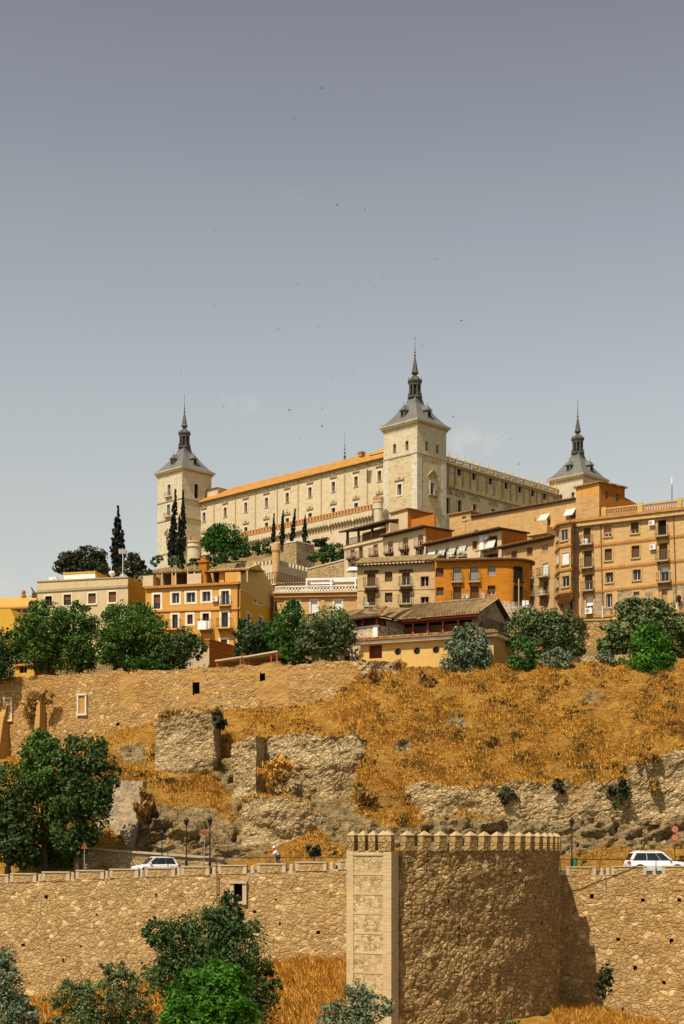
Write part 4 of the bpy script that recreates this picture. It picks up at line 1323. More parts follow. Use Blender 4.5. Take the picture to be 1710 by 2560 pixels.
# ---- awning house
D_ = House('awning_house', 'pale house with four white window awnings in a row under dark eaves', 'house', 1069, 1364, 1253.6, 1323.5, 193.0, zof(1450, 198), side_px=1318)
for (x, y) in ((1083, 1390), (1108, 1385), (1133, 1381), (1158, 1376)):
    D_.win(x - 7, y - 10, x + 8, y + 14, pane='dark', frac=0, reveal=M['palewall'], depth=.3)
D_.win(1181, 1352.5, 1193, 1373, pane='brown', reveal=M['palewall'], trim=M['palewall'], tw=.1)
D_.win(1216, 1340, 1243, 1374, pane='dark', frac=0, reveal=M['palewall'], depth=1.2)
D_.win(1210, 1384, 1244, 1400, pane='dark', frac=0, reveal=M['palewall'], depth=.8)
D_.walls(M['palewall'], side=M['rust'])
D_.eave(over=.9, rise=.12)
for (x0, y0, x1, y1) in ((1072, 1374, 1091, 1390), (1098, 1369, 1116, 1386), (1124, 1366, 1142, 1383), (1149, 1361, 1167, 1378), (1219, 1352, 1240, 1366)):
    add_awning(D_.front, x0, y0, x1, y1, out=.42)
D_.balc(1099, 1117, 1397, out=.5, slab=M['wood']); D_.balc(1124, 1142, 1391, out=.5); D_.balc(1149, 1168, 1390, out=.6)
add_ac(D_.front, 1128, 1384, 1136, 1391, out=.5); add_ac(D_.front, 1160, 1379, 1168, 1386, out=.5); add_ac(D_.front, 1215, 1340, 1222, 1347)
cp = MB(); a, b = D_.front.at(1203, 1379), D_.front.at(1248, 1373)
cp.loft([[(a[0], -1.2, a[1] - .25), (b[0], -1.2, a[1] - .25), (b[0], -.002, a[1] + .1), (a[0], -.002, a[1] + .1)], [(a[0], -1.2, a[1] - .1), (b[0], -1.2, a[1] - .1), (b[0], -.002, a[1] + .25), (a[0], -.002, a[1] + .25)]])
cp.build('canopy', M['darkwood'], D_.th)
wp = MB(); a = D_.front.at(1207, 1390); wp.box(a[0] - .5, a[0] + .2, -.12, -.002, a[1], D_.H - .2)
wp.build('white_pier', M['white'], D_.th)
an = MB(); a = D_.front.at(1160, 1350)
an.tube([(a[0], 0.3, D_.H), (a[0], .3, D_.H + 2.4)], .03, 4)
an.tube([(a[0] - .6, .3, D_.H + 2.2), (a[0] + .6, .3, D_.H + 2.2)], .02, 4)
for k in range(5): an.tube([(a[0] - .5 + .25 * k, .0, D_.H + 2.2), (a[0] - .5 + .25 * k, .6, D_.H + 2.2)], .02, 4)
an.build('antenna', M['iron'], D_.th)

# ---- loggia house
E = House('loggia_house', 'pale house with a wooden roof loggia on posts, below the nearest fortress tower', 'house', 861, 1366, 1064, 1318, 205.0, zof(1500, 212), side_px=1130)
for (x0, y0, x1, y1, pane, fr) in ((875.7, 1374, 886.5, 1402, 'tan', .6), (896.7, 1366, 907, 1396, 'wood', 1), (933, 1361, 944.5, 1388, 'tan', .55), (970, 1354, 982, 1382, 'tan', .6), (1007, 1344, 1020, 1371, 'tan', .65), (1045, 1337, 1058, 1366, 'tan', .55),
                     (934, 1391, 945, 1402, 'dark', 0), (970, 1386, 982, 1401, 'dark', 0), (1007, 1377, 1020, 1394, 'dark', 0), (1045, 1372, 1058, 1398, 'glass', 0), (876, 1406, 887, 1420, 'dark', 0)):
    E.win(x0, y0, x1, y1, pane=pane, frac=fr, reveal=M['palewall'], depth=.3)
for (x0, x1, y) in ((872, 890, 1396), (893, 911, 1397), (928, 947, 1389), (965, 985, 1383), (1003, 1024, 1373), (1041, 1061, 1367)):
    E.balc(x0, x1, y, out=.6, slab=M['wood'])
uS = E.front.U(960)
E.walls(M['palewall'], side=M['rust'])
E.band([(861, 1368), (960, 1344.5)], h=.3, out=.2, mat=M['palewall'])
E.eave(over=.8, rise=.12, x0=uS, sideover=.3)
# loggia on the left part of the roof
zl0 = E.H; lt = E.front.at(862, 1326)[1]
lg = MB()
lg.box(-.2, uS + 1.4, .0, 6.0, zl0 - .02, zl0 + .12, 0)
lg.box(.3, uS + 1, 3.2, 3.5, zl0 + .12, lt, 1)
lg.box(uS + .2, uS + 1.0, .25, 3.1, zl0 + .12, lt - .4, 2)
lg.build('loggia', [M['wood'], M['goldwall'], M['palewall']], E.th)
lr = MB()
lr.loft([[(-.6, -.6, lt - .35), (uS + .9, -.6, lt - .35), (uS + .9, 4.2, lt + .6), (-.6, 4.2, lt + .6)], [(-.6, -.6, lt - .1), (uS + .9, -.6, lt - .1), (uS + .9, 4.2, lt + .85), (-.6, 4.2, lt + .85)]])
lr.build('loggia_roof', M['darkwood'], E.th)
po = MB(); po.box(-.14, .14, .05, .33, zl0 + .1, lt)
p0 = None
for px in (866.5, 894, 928):
    x = E.front.U(px)
    if p0 is None: p0 = po.build('post', M['darkwood'], E.th, (x, 0, 0))
    else:
        o = p0.copy(); COL.objects.link(o); o.location = (x, 0, 0)
rr = MB()
rr.box(0.2, uS, .1, .16, zl0 + .95, zl0 + 1.03)
for k in range(40): x = .2 + (uS - .2) * k / 40; rr.box(x, x + .04, .1, .15, zl0 + .12, zl0 + .95)
rr.build('railing', M['iron'], E.th)
ld = MB()
for px in (934, 962):
    x = E.front.U(px); ld.box(x - .55, x + .55, 3.1, 3.195, zl0 + .3, zl0 + 2.5)
ld.build('loggia_door', M['glass'], E.th)
# upper storey block
ub0 = E.front.U(975); zt = zof(1273, 208) - E.th.loc.z
e0 = E.th.w2l(P(977, 1283, 213.5)); e1 = E.th.w2l(P(1019, 1273, 210.6))
fe = Face(E.th, e0.x, e0.y, math.atan2(e1.y - e0.y, e1.x - e0.x)); Le = math.hypot(e1.x - e0.x, e1.y - e0.y)
se = Face(E.th, e1.x, e1.y, fe.rot + math.pi / 2)
Bw = Vector((se.O.x, se.O.y, 0)); k_ = (1083 - CX) / F
De = (k_ * Bw.y - Bw.x) / (se.u.x - k_ * se.u.y)
ue = MB(); fe.grid(ue, 0, Le, E.H - .5, e1.z, 1); se.grid(ue, 0, De, E.H - .5, e1.z, 0)
pa, pb_, pc = fe.loc(0, 0), fe.loc(0, 0, -De), fe.loc(Le, 0, -De)
for p, q in ((pb_, pa), (pc, pb_)): ue.poly([(p[0], p[1], E.H - .5), (q[0], q[1], E.H - .5), (q[0], q[1], e1.z), (p[0], p[1], e1.z)])
cap = [fe.loc(-.25, 0, .25), fe.loc(Le + .25, 0, .25), fe.loc(Le + .25, 0, -De), fe.loc(-.25, 0, -De)]
ue.loft([[(p[0], p[1], e1.z) for p in cap], [(p[0], p[1], e1.z + .18) for p in cap]], 2)
ue.build('upper_block', [M['rust'], M['palewall'], M['tile_red']], E.th)
# rust wall between block and eaves
rw = MB(); x = E.th.w2l(P(972, 1300, 212.5)); y = E.th.w2l(P(1068, 1330, 213.0))
rw.box(x.x, E.L - 1.0, 2.6, 2.9, E.H - .2, x.z - .3)
rw.build('roof_wall', M['rust'], E.th)

# ---- beige house with lintels
G = House('beige_house', 'beige brick house with dark timber lintels and balconies, left of the deep orange house', 'house', 893, 1414, 1087, 1404.5, 178.0, zof(1560, 179), D=10)
for (x0, y0, x1, y1, pane, fr, kind) in ((918, 1433, 939, 1467, 'brown', 1, 'd'), (962, 1429, 981, 1454, 'brown', 1, 'w'), (1005, 1431, 1025, 1464, 'brown', .4, 'd'), (1051.6, 1441, 1072, 1466, 'dark', 0, 'g'),
                     (918, 1482, 939, 1515, 'brown', 1, 'd'), (962, 1481.5, 981, 1506.5, 'brown', .8, 'w'), (1005, 1479, 1025, 1509, 'brown', .5, 'd'), (1051.6, 1492, 1072, 1508, 'dark', 0, 'g')):
    G.win(x0, y0, x1, y1, pane=pane, frac=fr, reveal=M['beige'], trim=M['brick_tan'] if kind == 'g' else None, tw=.12, lintel=M['darkwood'] if kind == 'd' else None, depth=.3)
for (x0, x1, y) in ((912, 945, 1468), (1000, 1030, 1465), (912, 945, 1516), (998, 1031, 1510)):
    G.balc(x0, x1, y, out=.8)
G.walls(M['beige'])
G.band([(893, 1473), (1087, 1468.5)], h=.2, out=.07, mat=M['beige'])
G.eave(over=.75, rise=1.6, x1=G.L + .05, mat=M['tile_old'], depth=4)
add_ac(G.front, 915, 1508, 924, 1516, out=.6)

# ---- deep orange house with rounded corner
Hh = House('orange_corner_house', 'deep orange brick house with grey blinds and a rounded dark right corner', 'house', 1087.2, 1404.5, 1262, 1399.5, 176.0, zof(1560, 176), D=10)
for (x0, y0, x1, y1, pane, fr) in ((1089.5, 1420, 1109, 1442, 'brown', 1), (1132, 1418, 1153, 1453, 'grey', .95), (1175, 1417, 1196, 1453, 'grey', .95), (1219, 1415, 1239, 1439, 'grey', .95),
                     (1090.5, 1468, 1109, 1490, 'brown', .85), (1133, 1467, 1153, 1500, 'brown', 1), (1176, 1465, 1197, 1498, 'brown', 1), (1219, 1464, 1238.5, 1486.5, 'brown', .65)):
    Hh.win(x0, y0, x1, y1, pane=pane, frac=fr, reveal=M['deep_orange'], depth=.3)
Hh.balc(1128, 1157, 1454, out=.45); Hh.balc(1171, 1201, 1453.5, out=.45); Hh.balc(1130, 1218, 1501, out=.9)
add_ac(Hh.front, 1157, 1488, 1172, 1498, out=.6); add_ac(Hh.front, 1203, 1486, 1212, 1498, out=.6)
rad = 2.9
wm = MB()
Hh.front.grid(wm, 0, Hh.L, 0, Hh.H, 0)
nseg = 14
arc = [(Hh.L + rad * math.sin(t), rad - rad * math.cos(t)) for t in [math.pi * .62 * k / nseg for k in range(nseg + 1)]]
for a, b in zip(arc, arc[1:]):
    wm.poly([(a[0], a[1], 0), (b[0], b[1], 0), (b[0], b[1], Hh.H), (a[0], a[1], Hh.H)])
e = arc[-1]
wm.poly([(e[0], e[1], 0), (0, 12, 0), (0, 12, Hh.H), (e[0], e[1], Hh.H)]); wm.poly([(0, 12, 0), (0, 0, 0), (0, 0, Hh.H), (0, 12, Hh.H)])
wm.build('wall', M['deep_orange'], Hh.th)
rm = MB()
oarc = [(-.05, -.6), (Hh.L, -.6)] + [(Hh.L + (rad + .6) * math.sin(t), rad - (rad + .6) * math.cos(t)) for t in [math.pi * .62 * k / nseg for k in range(1, nseg + 1)]]
zc = Hh.H
for a, b in zip(oarc, oarc[1:]):
    rm.poly([(a[0], a[1], zc + .14), (b[0], b[1], zc + .14), (Hh.L * .6, 7, zc + 1.7), (Hh.L * .35, 7, zc + 1.7)], 0)
    rm.poly([(a[0], a[1], zc - .02), (b[0], b[1], zc - .02), (b[0], b[1], zc + .14), (a[0], a[1], zc + .14)], 1)
    rm.poly([(b[0], b[1], zc - .02), (a[0], a[1], zc - .02), (Hh.L * .35, 7, zc), (Hh.L * .6, 7, zc)], 1)
for k in range(int(Hh.L / .4)):
    x = .2 + k * .4; rm.box(x - .1, x + .1, -.66, -.5, zc + .1, zc + .2, 0)
rm.build('roof', [M['tile_red'], M['wood']], Hh.th)
for (t, y0, y1) in ((.56, 1416, 1453), (.56, 1464, 1500)):
    fa = Face(Hh.th, Hh.L + rad * math.sin(t - .19), rad - rad * math.cos(t - .19), t)
    z0_, z1_ = Hh.front.at(1262, y1)[1], Hh.front.at(1262, y0)[1]
    dk = MB(); dk.box(-.05, 1.1, -.12, .4, 0, z1_ - z0_, 0); dk.box(-.2, 1.25, -.5, -.121, -.15, -.01, 1)
    for j in range(6): dk.box(-.2 + .24 * j, -.18 + .24 * j, -.5, -.48, -.01, 1.0, 1)
    dk.box(-.2, 1.25, -.5, -.47, 1.0, 1.04, 1)
    fa.child('balcony_door', dk, [M['dark'], M['iron']], 0, z0_)
sb = MB()
sarc = [(Hh.front.U(1238), -.25), (Hh.L, -.25)] + [(Hh.L + (rad + .25) * math.sin(t), rad - (rad + .25) * math.cos(t)) for t in [math.pi * .5 * k / 8 for k in range(1, 9)]]
zs_ = Hh.front.at(1260, 1504)[1]
for a, b in zip(sarc, sarc[1:]):
    sb.poly([(a[0], a[1], -3), (b[0], b[1], -3), (b[0], b[1], zs_), (a[0], a[1], zs_)])
    sb.poly([(a[0], a[1], zs_), (b[0], b[1], zs_), (b[0], b[1] + .3, zs_), (a[0], a[1] + .3, zs_)])
sb.build('stone_base', M['spotrubble'], Hh.th)


# ---- terrace house between (lattice parapet, white pergola)
I = House('terrace_house', 'low tan brick house with lattice roof parapet and white steel pergola, behind the terrace trees', 'house', 684, 1484, 896, 1480, 181.0, zof(1610, 181), D=9)
for (x0, y0, x1, y1, pane) in ((731, 1503, 749, 1532, 'dark'), (777, 1502, 794, 1532, 'white'), (836, 1501.5, 854, 1530, 'white')):
    I.win(x0, y0, x1, y1, pane=pane, frac=1 if pane == 'white' else 0, reveal=M['brick_tan'], trim=M['surround'], tw=.2)
I.win(686, 1504, 692, 1530, pane='dark', frac=0, reveal=M['brick_tan'])
I.walls(M['brick_tan'])
I.band([(684, 1484), (896, 1480)], h=.55, out=.35, mat=M['brickband'], name='cornice')
I.band([(684, 1481), (896, 1477)], h=.22, out=.55, mat=M['palewall'], name='cornice')
for px in (715, 807, 895):
    pr = MB()
    u = I.front.U(px); pr.box(u - .25, u + .25, -.12, -.002, 0, I.H - .9)
    pr.build('brick_pier', M['brick_tan'], I.th)
lp = MB()
u0, u1 = .2, I.L - .2
lp.box(u0, u1, -.3, -.12, I.H + .1, I.H + .2); lp.box(u0, u1, -.3, -.12, I.H + .72, I.H + .84)
n = 26
for k in range(n):
    a, b = u0 + (u1 - u0) * k / n, u0 + (u1 - u0) * (k + 1) / n
    lp.tube([(a, -.22, I.H + .2), (b, -.22, I.H + .75)], .06, 4); lp.tube([(b, -.18, I.H + .2), (a, -.18, I.H + .75)], .06, 4)
lp.build('lattice_parapet', M['white'], I.th)
bk = MB(); bk.box(0, I.L * .62, 3.5, 8, I.H, I.H + 1.75, 0); bk.loft([[(-.2, 3.1, I.H + 1.75), (I.L * .64, 3.1, I.H + 1.75), (I.L * .64, 8, I.H + 2.3), (-.2, 8, I.H + 2.3)], [(-.2, 3.1, I.H + 1.9), (I.L * .64, 3.1, I.H + 1.9), (I.L * .64, 8, I.H + 2.45), (-.2, 8, I.H + 2.45)]], 1)
for px in (727, 806): u = I.front.U(px); bk.box(u - .7, u + .7, 3.42, 3.495, I.H + .2, I.H + 1.3, 2)
bk.box(I.L * .7, I.L - .2, 3.5, 8, I.H, I.H + 1.9, 3)
for px in (838, 883): u = I.front.U(px); bk.box(u - .7, u + .7, 3.42, 3.495, I.H + .2, I.H + 1.3, 2)
bk.build('roof_rooms', [M['cream'], M['tile_old'], M['dark'], M['orange']], I.th)
pg = MB()
ua, ub = I.front.U(764), I.front.U(892); zt = I.front.at(800, 1447)[1]
for y in (.1, 3.0):
    pg.box(ua, ub, y, y + .15, zt - .12, zt + .12)
for px in (766, 827, 888):
    u = I.front.U(px); pg.box(u - .09, u + .09, .1, .25, I.H, zt - .12); pg.box(u - .07, u + .07, .25, 3.0, zt - .1, zt + .1)
pg.build('pergola', M['whiteblind'], I.th)
add_awning(Face(I.th, 0, 3.0, 0), 831, 1449, 893, 1456, out=1.2)

# ---- orange house on the left
J = House('orange_house', 'bright orange rendered house with white window surrounds and a roof terrace', 'house', 364, 1466.7, 600.5, 1454.8, 172.0, zof(1690, 172), side_px=685)
for (x0, y0, x1, y1, pane, fr) in ((384, 1486, 401, 1522, 'wood', .6), (430, 1482, 448, 1508, 'glass', 0), (466, 1481, 488, 1506, 'glass', 0), (505.7, 1478.6, 526, 1503.6, 'glass', 0), (553, 1477, 572.5, 1512, 'glass', 0),
                     (430.5, 1536, 444.5, 1572, 'wood', 0), (468, 1536, 482, 1560, 'wood', 0), (506, 1533, 522.6, 1571, 'dark', 0), (553.6, 1531, 570, 1568.6, 'wood', 0), (552, 1599, 568, 1625, 'wood', 1)):
    J.win(x0, y0, x1, y1, pane=pane, frac=fr, reveal=M['surround'], trim=M['surround'], tw=.24, depth=.25, framemat=M['frame'] if pane == 'glass' else M['wood'])
J.balc(549, 577, 1513, out=.5, slab=M['orange']); J.balc(422, 455, 1573, out=.85, slab=M['goldwall']); J.balc(500, 532, 1572, out=.85, slab=M['goldwall']); J.balc(546, 582, 1570, out=.85, slab=M['goldwall'])
for (x0, y0, x1, y1) in ((634.5, 1494, 641.5, 1507.5), (647.5, 1497.5, 654, 1511.5), (617.5, 1534, 626, 1560), (646, 1543, 656, 1560)):
    J.win(x0, y0, x1, y1, face=J.side, pane='glass', frac=0, reveal=M['surround'], trim=M['surround'], tw=.2, depth=.2)
J.walls(M['orange'], side=M['ocher'])
J.band([(364, 1466.7), (600.5, 1454.8)], h=.28, out=.35, mat=M['brickband'], name='cornice')
J.band([(385, 1525), (600, 1518)], h=.25, out=.15, mat=M['orange'])
J.pipe(596, 1459, 596, 1625, M['darkwood'], .09)
add_ac(J.front, 532, 1494, 546, 1504)
# side gable parapet
gz = MB()
v_ = lambda px, py: J.side.at(px, py)
pts = [(0.02, J.H - 1.1), (J.D, J.H - 1.1), (J.D, J.H + v_(682, 1474)[1] * 0), ]
zlo = J.H - .95
prof = [(0.0, zlo), (J.D, zlo - .5), (J.D, J.side.at(683, 1471)[1]), (J.side.U(646), J.side.at(646, 1410)[1]), (J.side.U(622), J.side.at(622, 1419)[1]), (J.side.U(605), J.side.at(605, 1436)[1]), (0.0, J.side.at(602, 1437)[1])]
fr_ = [J.side.loc(u, z, .06) for u, z in prof]; bk_ = [J.side.loc(u, z, -.3) for u, z in prof]
gz.poly(fr_); gz.poly(bk_[::-1])
for k in range(len(prof)):
    q = (k + 1) % len(prof)
    gz.poly([fr_[k], bk_[k], bk_[q], fr_[q]])
gz.build('gable_parapet', M['khaki'], J.th)
# roof terrace rooms
rt = MB()
zr = J.H
back = 3.4
rt.box(.5, J.L - .4, back, J.D - .5, zr - .05, zr + 2.3, 0)
for px in (394, 421, 449, 523, 553, 578):
    u = J.front.U(px); w = .95 if px < 500 else .75
    rt.box(u - w, u + w, back - .08, back - .003, zr + .1, zr + 2.0, 1)
rt.box(-.4, .9, .1, 2.2, zr, zr + 1.3, 2); rt.box(J.front.U(468), J.front.U(502), .1, .4, zr, zr + 1.25, 2)
rt.box(J.L - 1.9, J.L - .01, .1, .4, zr, zr + 1.2, 0)
for px in (548, 566): u = J.front.U(px); rt.box(u - .3, u + .3, .8, 1.2, zr, zr + 1.6, 0)
rt.box(J.front.U(430), J.front.U(437), .3, .7, zr, zr + 1.2, 0)
rt.build('roof_terrace', [M['orange'], M['wood'], M['palewall']], J.th)
for nm, (p0, p1), mt, tilt in (('pergola_roof', (380, 500), M['tile_old'], .35), ('roof', (508, 622), M['tile_old'], .5)):
    a, b = J.front.U(p0), J.front.U(p1); z = J.front.at((p0 + p1) / 2, 1424 if p0 < 450 else 1421)[1]
    q = MB(); q.loft([[(a, .2, z - .25), (b, .2, z - .25), (b, 6, z + tilt), (a, 6, z + tilt)], [(a, .2, z - .08), (b, .2, z - .08), (b, 6, z + tilt + .17), (a, 6, z + tilt + .17)]])
    q.build(nm, mt, J.th)
pm = MB(); pm.box(-.06, .06, .25, .37, zr, zr + 1.9); p0 = None
for px in (403, 428, 437, 467, 484, 616):
    x = J.front.U(px)
    if p0 is None: p0 = pm.build('post', M['palewall'], J.th, (x, 0, 0))
    else:
        o = p0.copy(); COL.objects.link(o); o.location = (x, 0, 0)
chm = MB(); a = J.front.at(503, 1452); zt = J.front.at(503, 1398)[1]
chm.box(a[0] - .5, a[0] + .5, .4, 1.3, zr, zt - .3); chm.box(a[0] - .65, a[0] + .65, .25, 1.45, zt - .3, zt - .05); chm.box(a[0] - .3, a[0] + .3, .5, 1.2, zt - .05, zt + .3)
chm.loft([[(a[0] - 1.1, .401, zr), (a[0] - .5, .401, zr), (a[0] - .5, 1.25, zr), (a[0] - 1.1, 1.25, zr)], [(a[0] - .55, .401, zr + 1.7), (a[0] - .5, .401, zr + 1.7), (a[0] - .5, 1.25, zr + 1.7), (a[0] - .55, 1.25, zr + 1.7)]])
chm.build('chimney', M['rust'], J.th)

# ---- cream house
K = House('cream_house', 'cream rendered house with weather-stained parapet and brown shutters, behind the left terrace trees', 'house', 93, 1452, 320, 1440.5, 178.0, zof(1680, 180), side_px=364)
for (x0, y0, x1, y1, pane, fr) in ((113, 1490, 130, 1516, 'dark', 0), (159, 1486, 178, 1513, 'wood', .5), (220.5, 1483, 240, 1509, 'wood', 1), (271.5, 1479, 291, 1506, 'wood', 1), (160, 1568, 178, 1592, 'dark', 0), (222, 1562, 240, 1586, 'dark', 0)):
    K.win(x0, y0, x1, y1, pane=pane, frac=fr, reveal=M['cream'], trim=M['surround'], tw=.13, sill=M['surround'] if x0 > 200 else None, depth=.25, framemat=M['wood'])
K.win(345.5, 1490, 348, 1496, face=K.side, pane='dark', frac=0, reveal=M['ocher'], mullion=False)
K.walls(M['cream'], side=M['ocher'])
K.band([(93, 1475.5), (320, 1462)], h=.3, out=.12, mat=M['belt'])
K.band([(93, 1452.5), (320, 1441)], h=.15, out=.10, mat=M['belt'], name='coping')
kb = MB(); a, b = K.front.at(137, 1440), K.front.at(216, 1440); zt = K.front.at(176, 1424)[1]
kb.box(a[0], b[0], 2.5, 7, K.H - .03, zt, 0); kb.box(a[0] - .1, b[0] + .1, 2.4, 7.1, zt, zt + .15, 1)
kb.box(b[0] + .02, b[0] + .1, 2.6, 7, K.H, zt - .01, 1)
kb.build('roof_hut', [M['white'], M['ocher']], K.th)
ka = MB()
a = K.front.U(294.5); ka.tube([(a, 1.5, K.H), (a, 1.5, K.front.at(294, 1364)[1])], .045, 5)
zt = K.front.at(294, 1372)[1]
for k in range(7): ka.box(a - .45 + .15 * k, a - .42 + .15 * k, 1.3, 1.7, zt - .3, zt + .3 - .03 * k)
ka.box(a - .5, a + .5, 1.48, 1.53, zt - .02, zt + .02)
ka.build('antenna', M['acwhite'], K.th)
for px, py in ((100, 1434), (270, 1403)):
    ka = MB(); x = K.front.U(px); ka.tube([(x, 1.0, K.H), (x, 1.0, K.front.at(px, py)[1])], .03, 4); ka.build('pole', M['acwhite'], K.th)
kc = MB()
for px, w in ((117, .45), (124, .25)):
    x = K.front.U(px); kc.box(x - w, x + w, 1.5, 2.2, K.H - .03, K.H + (.65 if w > .3 else .45))
kc.build('roof_unit', M['acwhite'], K.th)
kd = MB(); x = K.front.U(266.5); kd.lathe(x, 1.6, [(.05, K.H), (.05, K.H + .35), (.3, K.H + .5), (.42, K.H + .75), (.3, K.H + 1.0), (.02, K.H + 1.05)], 10)
kd.build('satellite_dish', M['acwhite'], K.th)

# ---- far-left orange house
N_ = House('far_orange_house', 'low orange house with a wide strip window, at the far left below the sky', 'house', -60, 1523, 93, 1519, 186.0, zof(1690, 188), D=8)
N_.win(29, 1523, 52, 1533, pane='glass', frac=0, reveal=M['wood'], depth=.3); N_.win(56, 1522.5, 84, 1532, pane='glass', frac=0, reveal=M['wood'], depth=.3)
N_.walls(M['palewall'])
nr = MB()
zr = N_.H
zk = zof(1491, 189) - N_.th.loc.z
nr.loft([[(-.5, -.6, zr), (N_.L, -.6, zr), (N_.L, 4, zk), (-.5, 4, zk)], [(-.5, -.6, zr + .15), (N_.L, -.6, zr + .15), (N_.L, 4, zk + .15), (-.5, 4, zk + .15)]])
nr.build('roof', M['orange'], N_.th)
fx = MB()
x = N_.th.w2l(P(50, 1490, 189)).x
fx.lathe(x, 3.8, [(.35, zk), (.35, zk + .35), (.15, zk + .45), (.28, zk + .65), (.25, zk + .85), (.05, zk + 1.05)], 8)
fx.build('finial', M['rust'], N_.th)
cx_ = MB(); x = N_.th.w2l(P(85, 1490, 189)).x
cx_.box(x - .5, x + .4, 3.4, 4.3, zk, zk + .6); cx_.tube([(x - .2, 3.8, zk + .5), (x - .6, 3.8, zk + 1.0), (x - .75, 3.8, zk + 1.4)], [.12, .1, .04], 5)
cx_.build('chimney', M['darkwood'], N_.th)
O_ = House('ocher_gable_house', 'plain ocher house wall with a slanting right edge at the far left, behind the trees', 'house', -60, 1525, 25, 1522, 180.0, zof(1700, 180), D=6)
O_.walls(M['ocher'])
og = MB()
u0 = O_.L; z0, z1 = O_.H, O_.front.at(58, 1585)[1]
og.poly([(u0, 0, 0), (u0 + 1.75, 0, 0), (u0 + 1.75, 0, z1), (u0, 0, z0)]); og.poly([(u0, 0, z0), (u0 + 1.75, 0, z1), (u0 + 1.75, 6, z1), (u0, 6, z0)])
og.poly([(u0 + 1.75, 0, 0), (u0 + 1.75, 6, 0), (u0 + 1.75, 6, z1), (u0 + 1.75, 0, z1)])
og.build('buttress', M['ocher'], O_.th)
Q_ = House('ocher_hut', 'small ocher hut with white roof edge and one dark window, behind the left terrace trees', 'hut', 38, 1655, 86, 1652, 165.0, zof(1706, 165), D=4)
Q_.win(48, 1666, 67, 1684, pane='dark', frac=0, reveal=M['ocher'])
Q_.walls(M['ocher'], side=M['rust'])
qe = MB(); qe.box(-.4, Q_.L + .2, -.5, 4, Q_.H, Q_.H + .3); qe.build('roof', M['white'], Q_.th)
Q_.band([(38, 1658), (86, 1655)], h=.35, out=.3, mat=M['orange'])

# ---- garden house with lattice end wall (right of the left trees)
S_ = House('garden_annex', 'low annex with pale end wall, orange lattice and a long rust side wall', 'annex', 455, 1604, 523, 1600, 160.0, zof(1700, 160), side_px=600)
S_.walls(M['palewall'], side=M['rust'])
lt_ = MB()
for r_ in range(2):
    for k in range(5):
        u, z = S_.front.at(503 + k * 4, 1606 + r_ * 8)
        lt_.tube([(u, -.03, z - .14), (u + .16, -.03, z + .14)], .05, 4); lt_.tube([(u + .16, -.05, z - .14), (u, -.05, z + .14)], .05, 4)
lt_.build('lattice', M['rust'], S_.th)
sc = MB(); sc.box(-.1, S_.L + .15, -.1, .3, S_.H, S_.H + .12); sc.box(S_.L - .25, S_.L + .15, .301, S_.D, S_.H, S_.H + .12)
sc.box(S_.L + .003, S_.L + .1, .301, S_.D, S_.H - 1.0, S_.H - .85)
sc.build('coping', M['brickband'], S_.th)

# ---- tiled restaurant with the red gallery
T_ = House('gallery_restaurant', 'tiled restaurant with red-beamed glazed gallery above a cream wall of round windows', 'building', 993, 1549.6, 1194, 1533.5, 152.0, zof(1690, 152), D=8.5)
# gallery: dark glazing behind red posts
gl = MB()
zE = T_.H; zG = T_.front.at(1094, 1585)[1]
gl.box(0, T_.L, .9, 8, zG - 2, zE - .1, 0)
gl.build('gallery_wall', M['dark'], T_.th)
rp = MB(); rp.box(-.08, .08, .1, .3, zG - .1, zE - .3); p0 = None
for px in (996, 1031, 1068, 1106, 1144, 1182):
    x = T_.front.U(px)
    if p0 is None: p0 = rp.build('post', M['redbeam'], T_.th, (x, 0, 0))
    else:
        o = p0.copy(); COL.objects.link(o); o.location = (x, 0, 0)
sh = MB(); sh.box(.1, 2.7 - .1, .6, .7, zG + .0, zE - .75); s0 = None
xs_ = [T_.front.U(px) for px in (996, 1031, 1068, 1106, 1144)]
for x in xs_:
    if s0 is None: s0 = sh.build('shutter', M['wood'], T_.th, (x, 0, 0))
    else:
        o = s0.copy(); COL.objects.link(o); o.location = (x, 0, 0)
be = MB(); be.box(-.2, T_.L, -.5, -.05, zE - .36, zE - .14); be.box(-.2, T_.L, .08, .35, zE - .50, zE - .37)
be.build('red_beam', M['redbeam'], T_.th)
# right gable wall of stone
u0 = T_.L - 1.3
gw = MB()
zap = zof(1500, 155.5) - T_.th.loc.z
Dg = T_.D
gw.poly([(T_.L, .2, 0), (T_.L, Dg, 0), (T_.L, Dg, zE - .3), (T_.L, Dg * .52, zap), (T_.L, .2, zE - .1)])
gw.poly([(u0 + .6, .2, 0), (T_.L, .2, 0), (T_.L, .2, zE - .1), (u0 + .6, .2, zE - .1)])
gw.build('gable_wall', M['greyrubble'], T_.th)
# main roof
mr = MB()
o_ = .55
def rslab(a, b, c, d, m=0, t=.14):
    top = [a, b, c, d]; bot = [(p[0], p[1], p[2] - t) for p in top]
    mr.poly(top, m); mr.poly(bot[::-1], 1)
    for k in range(4):
        q = (k + 1) % 4; mr.poly([bot[k], bot[q], top[q], top[k]], 0)
ridY = Dg * .52
rslab((-.3, -.75, zE + .02), (T_.L + .5, -.75, zE + .02), (T_.L + .5, ridY, zap + .2), (-.3, ridY, zap + .2))
rslab((T_.L + .5, Dg + .6, zE - .2), (-.3, Dg + .6, zE - .2), (-.3, ridY, zap + .2), (T_.L + .5, ridY, zap + .2))
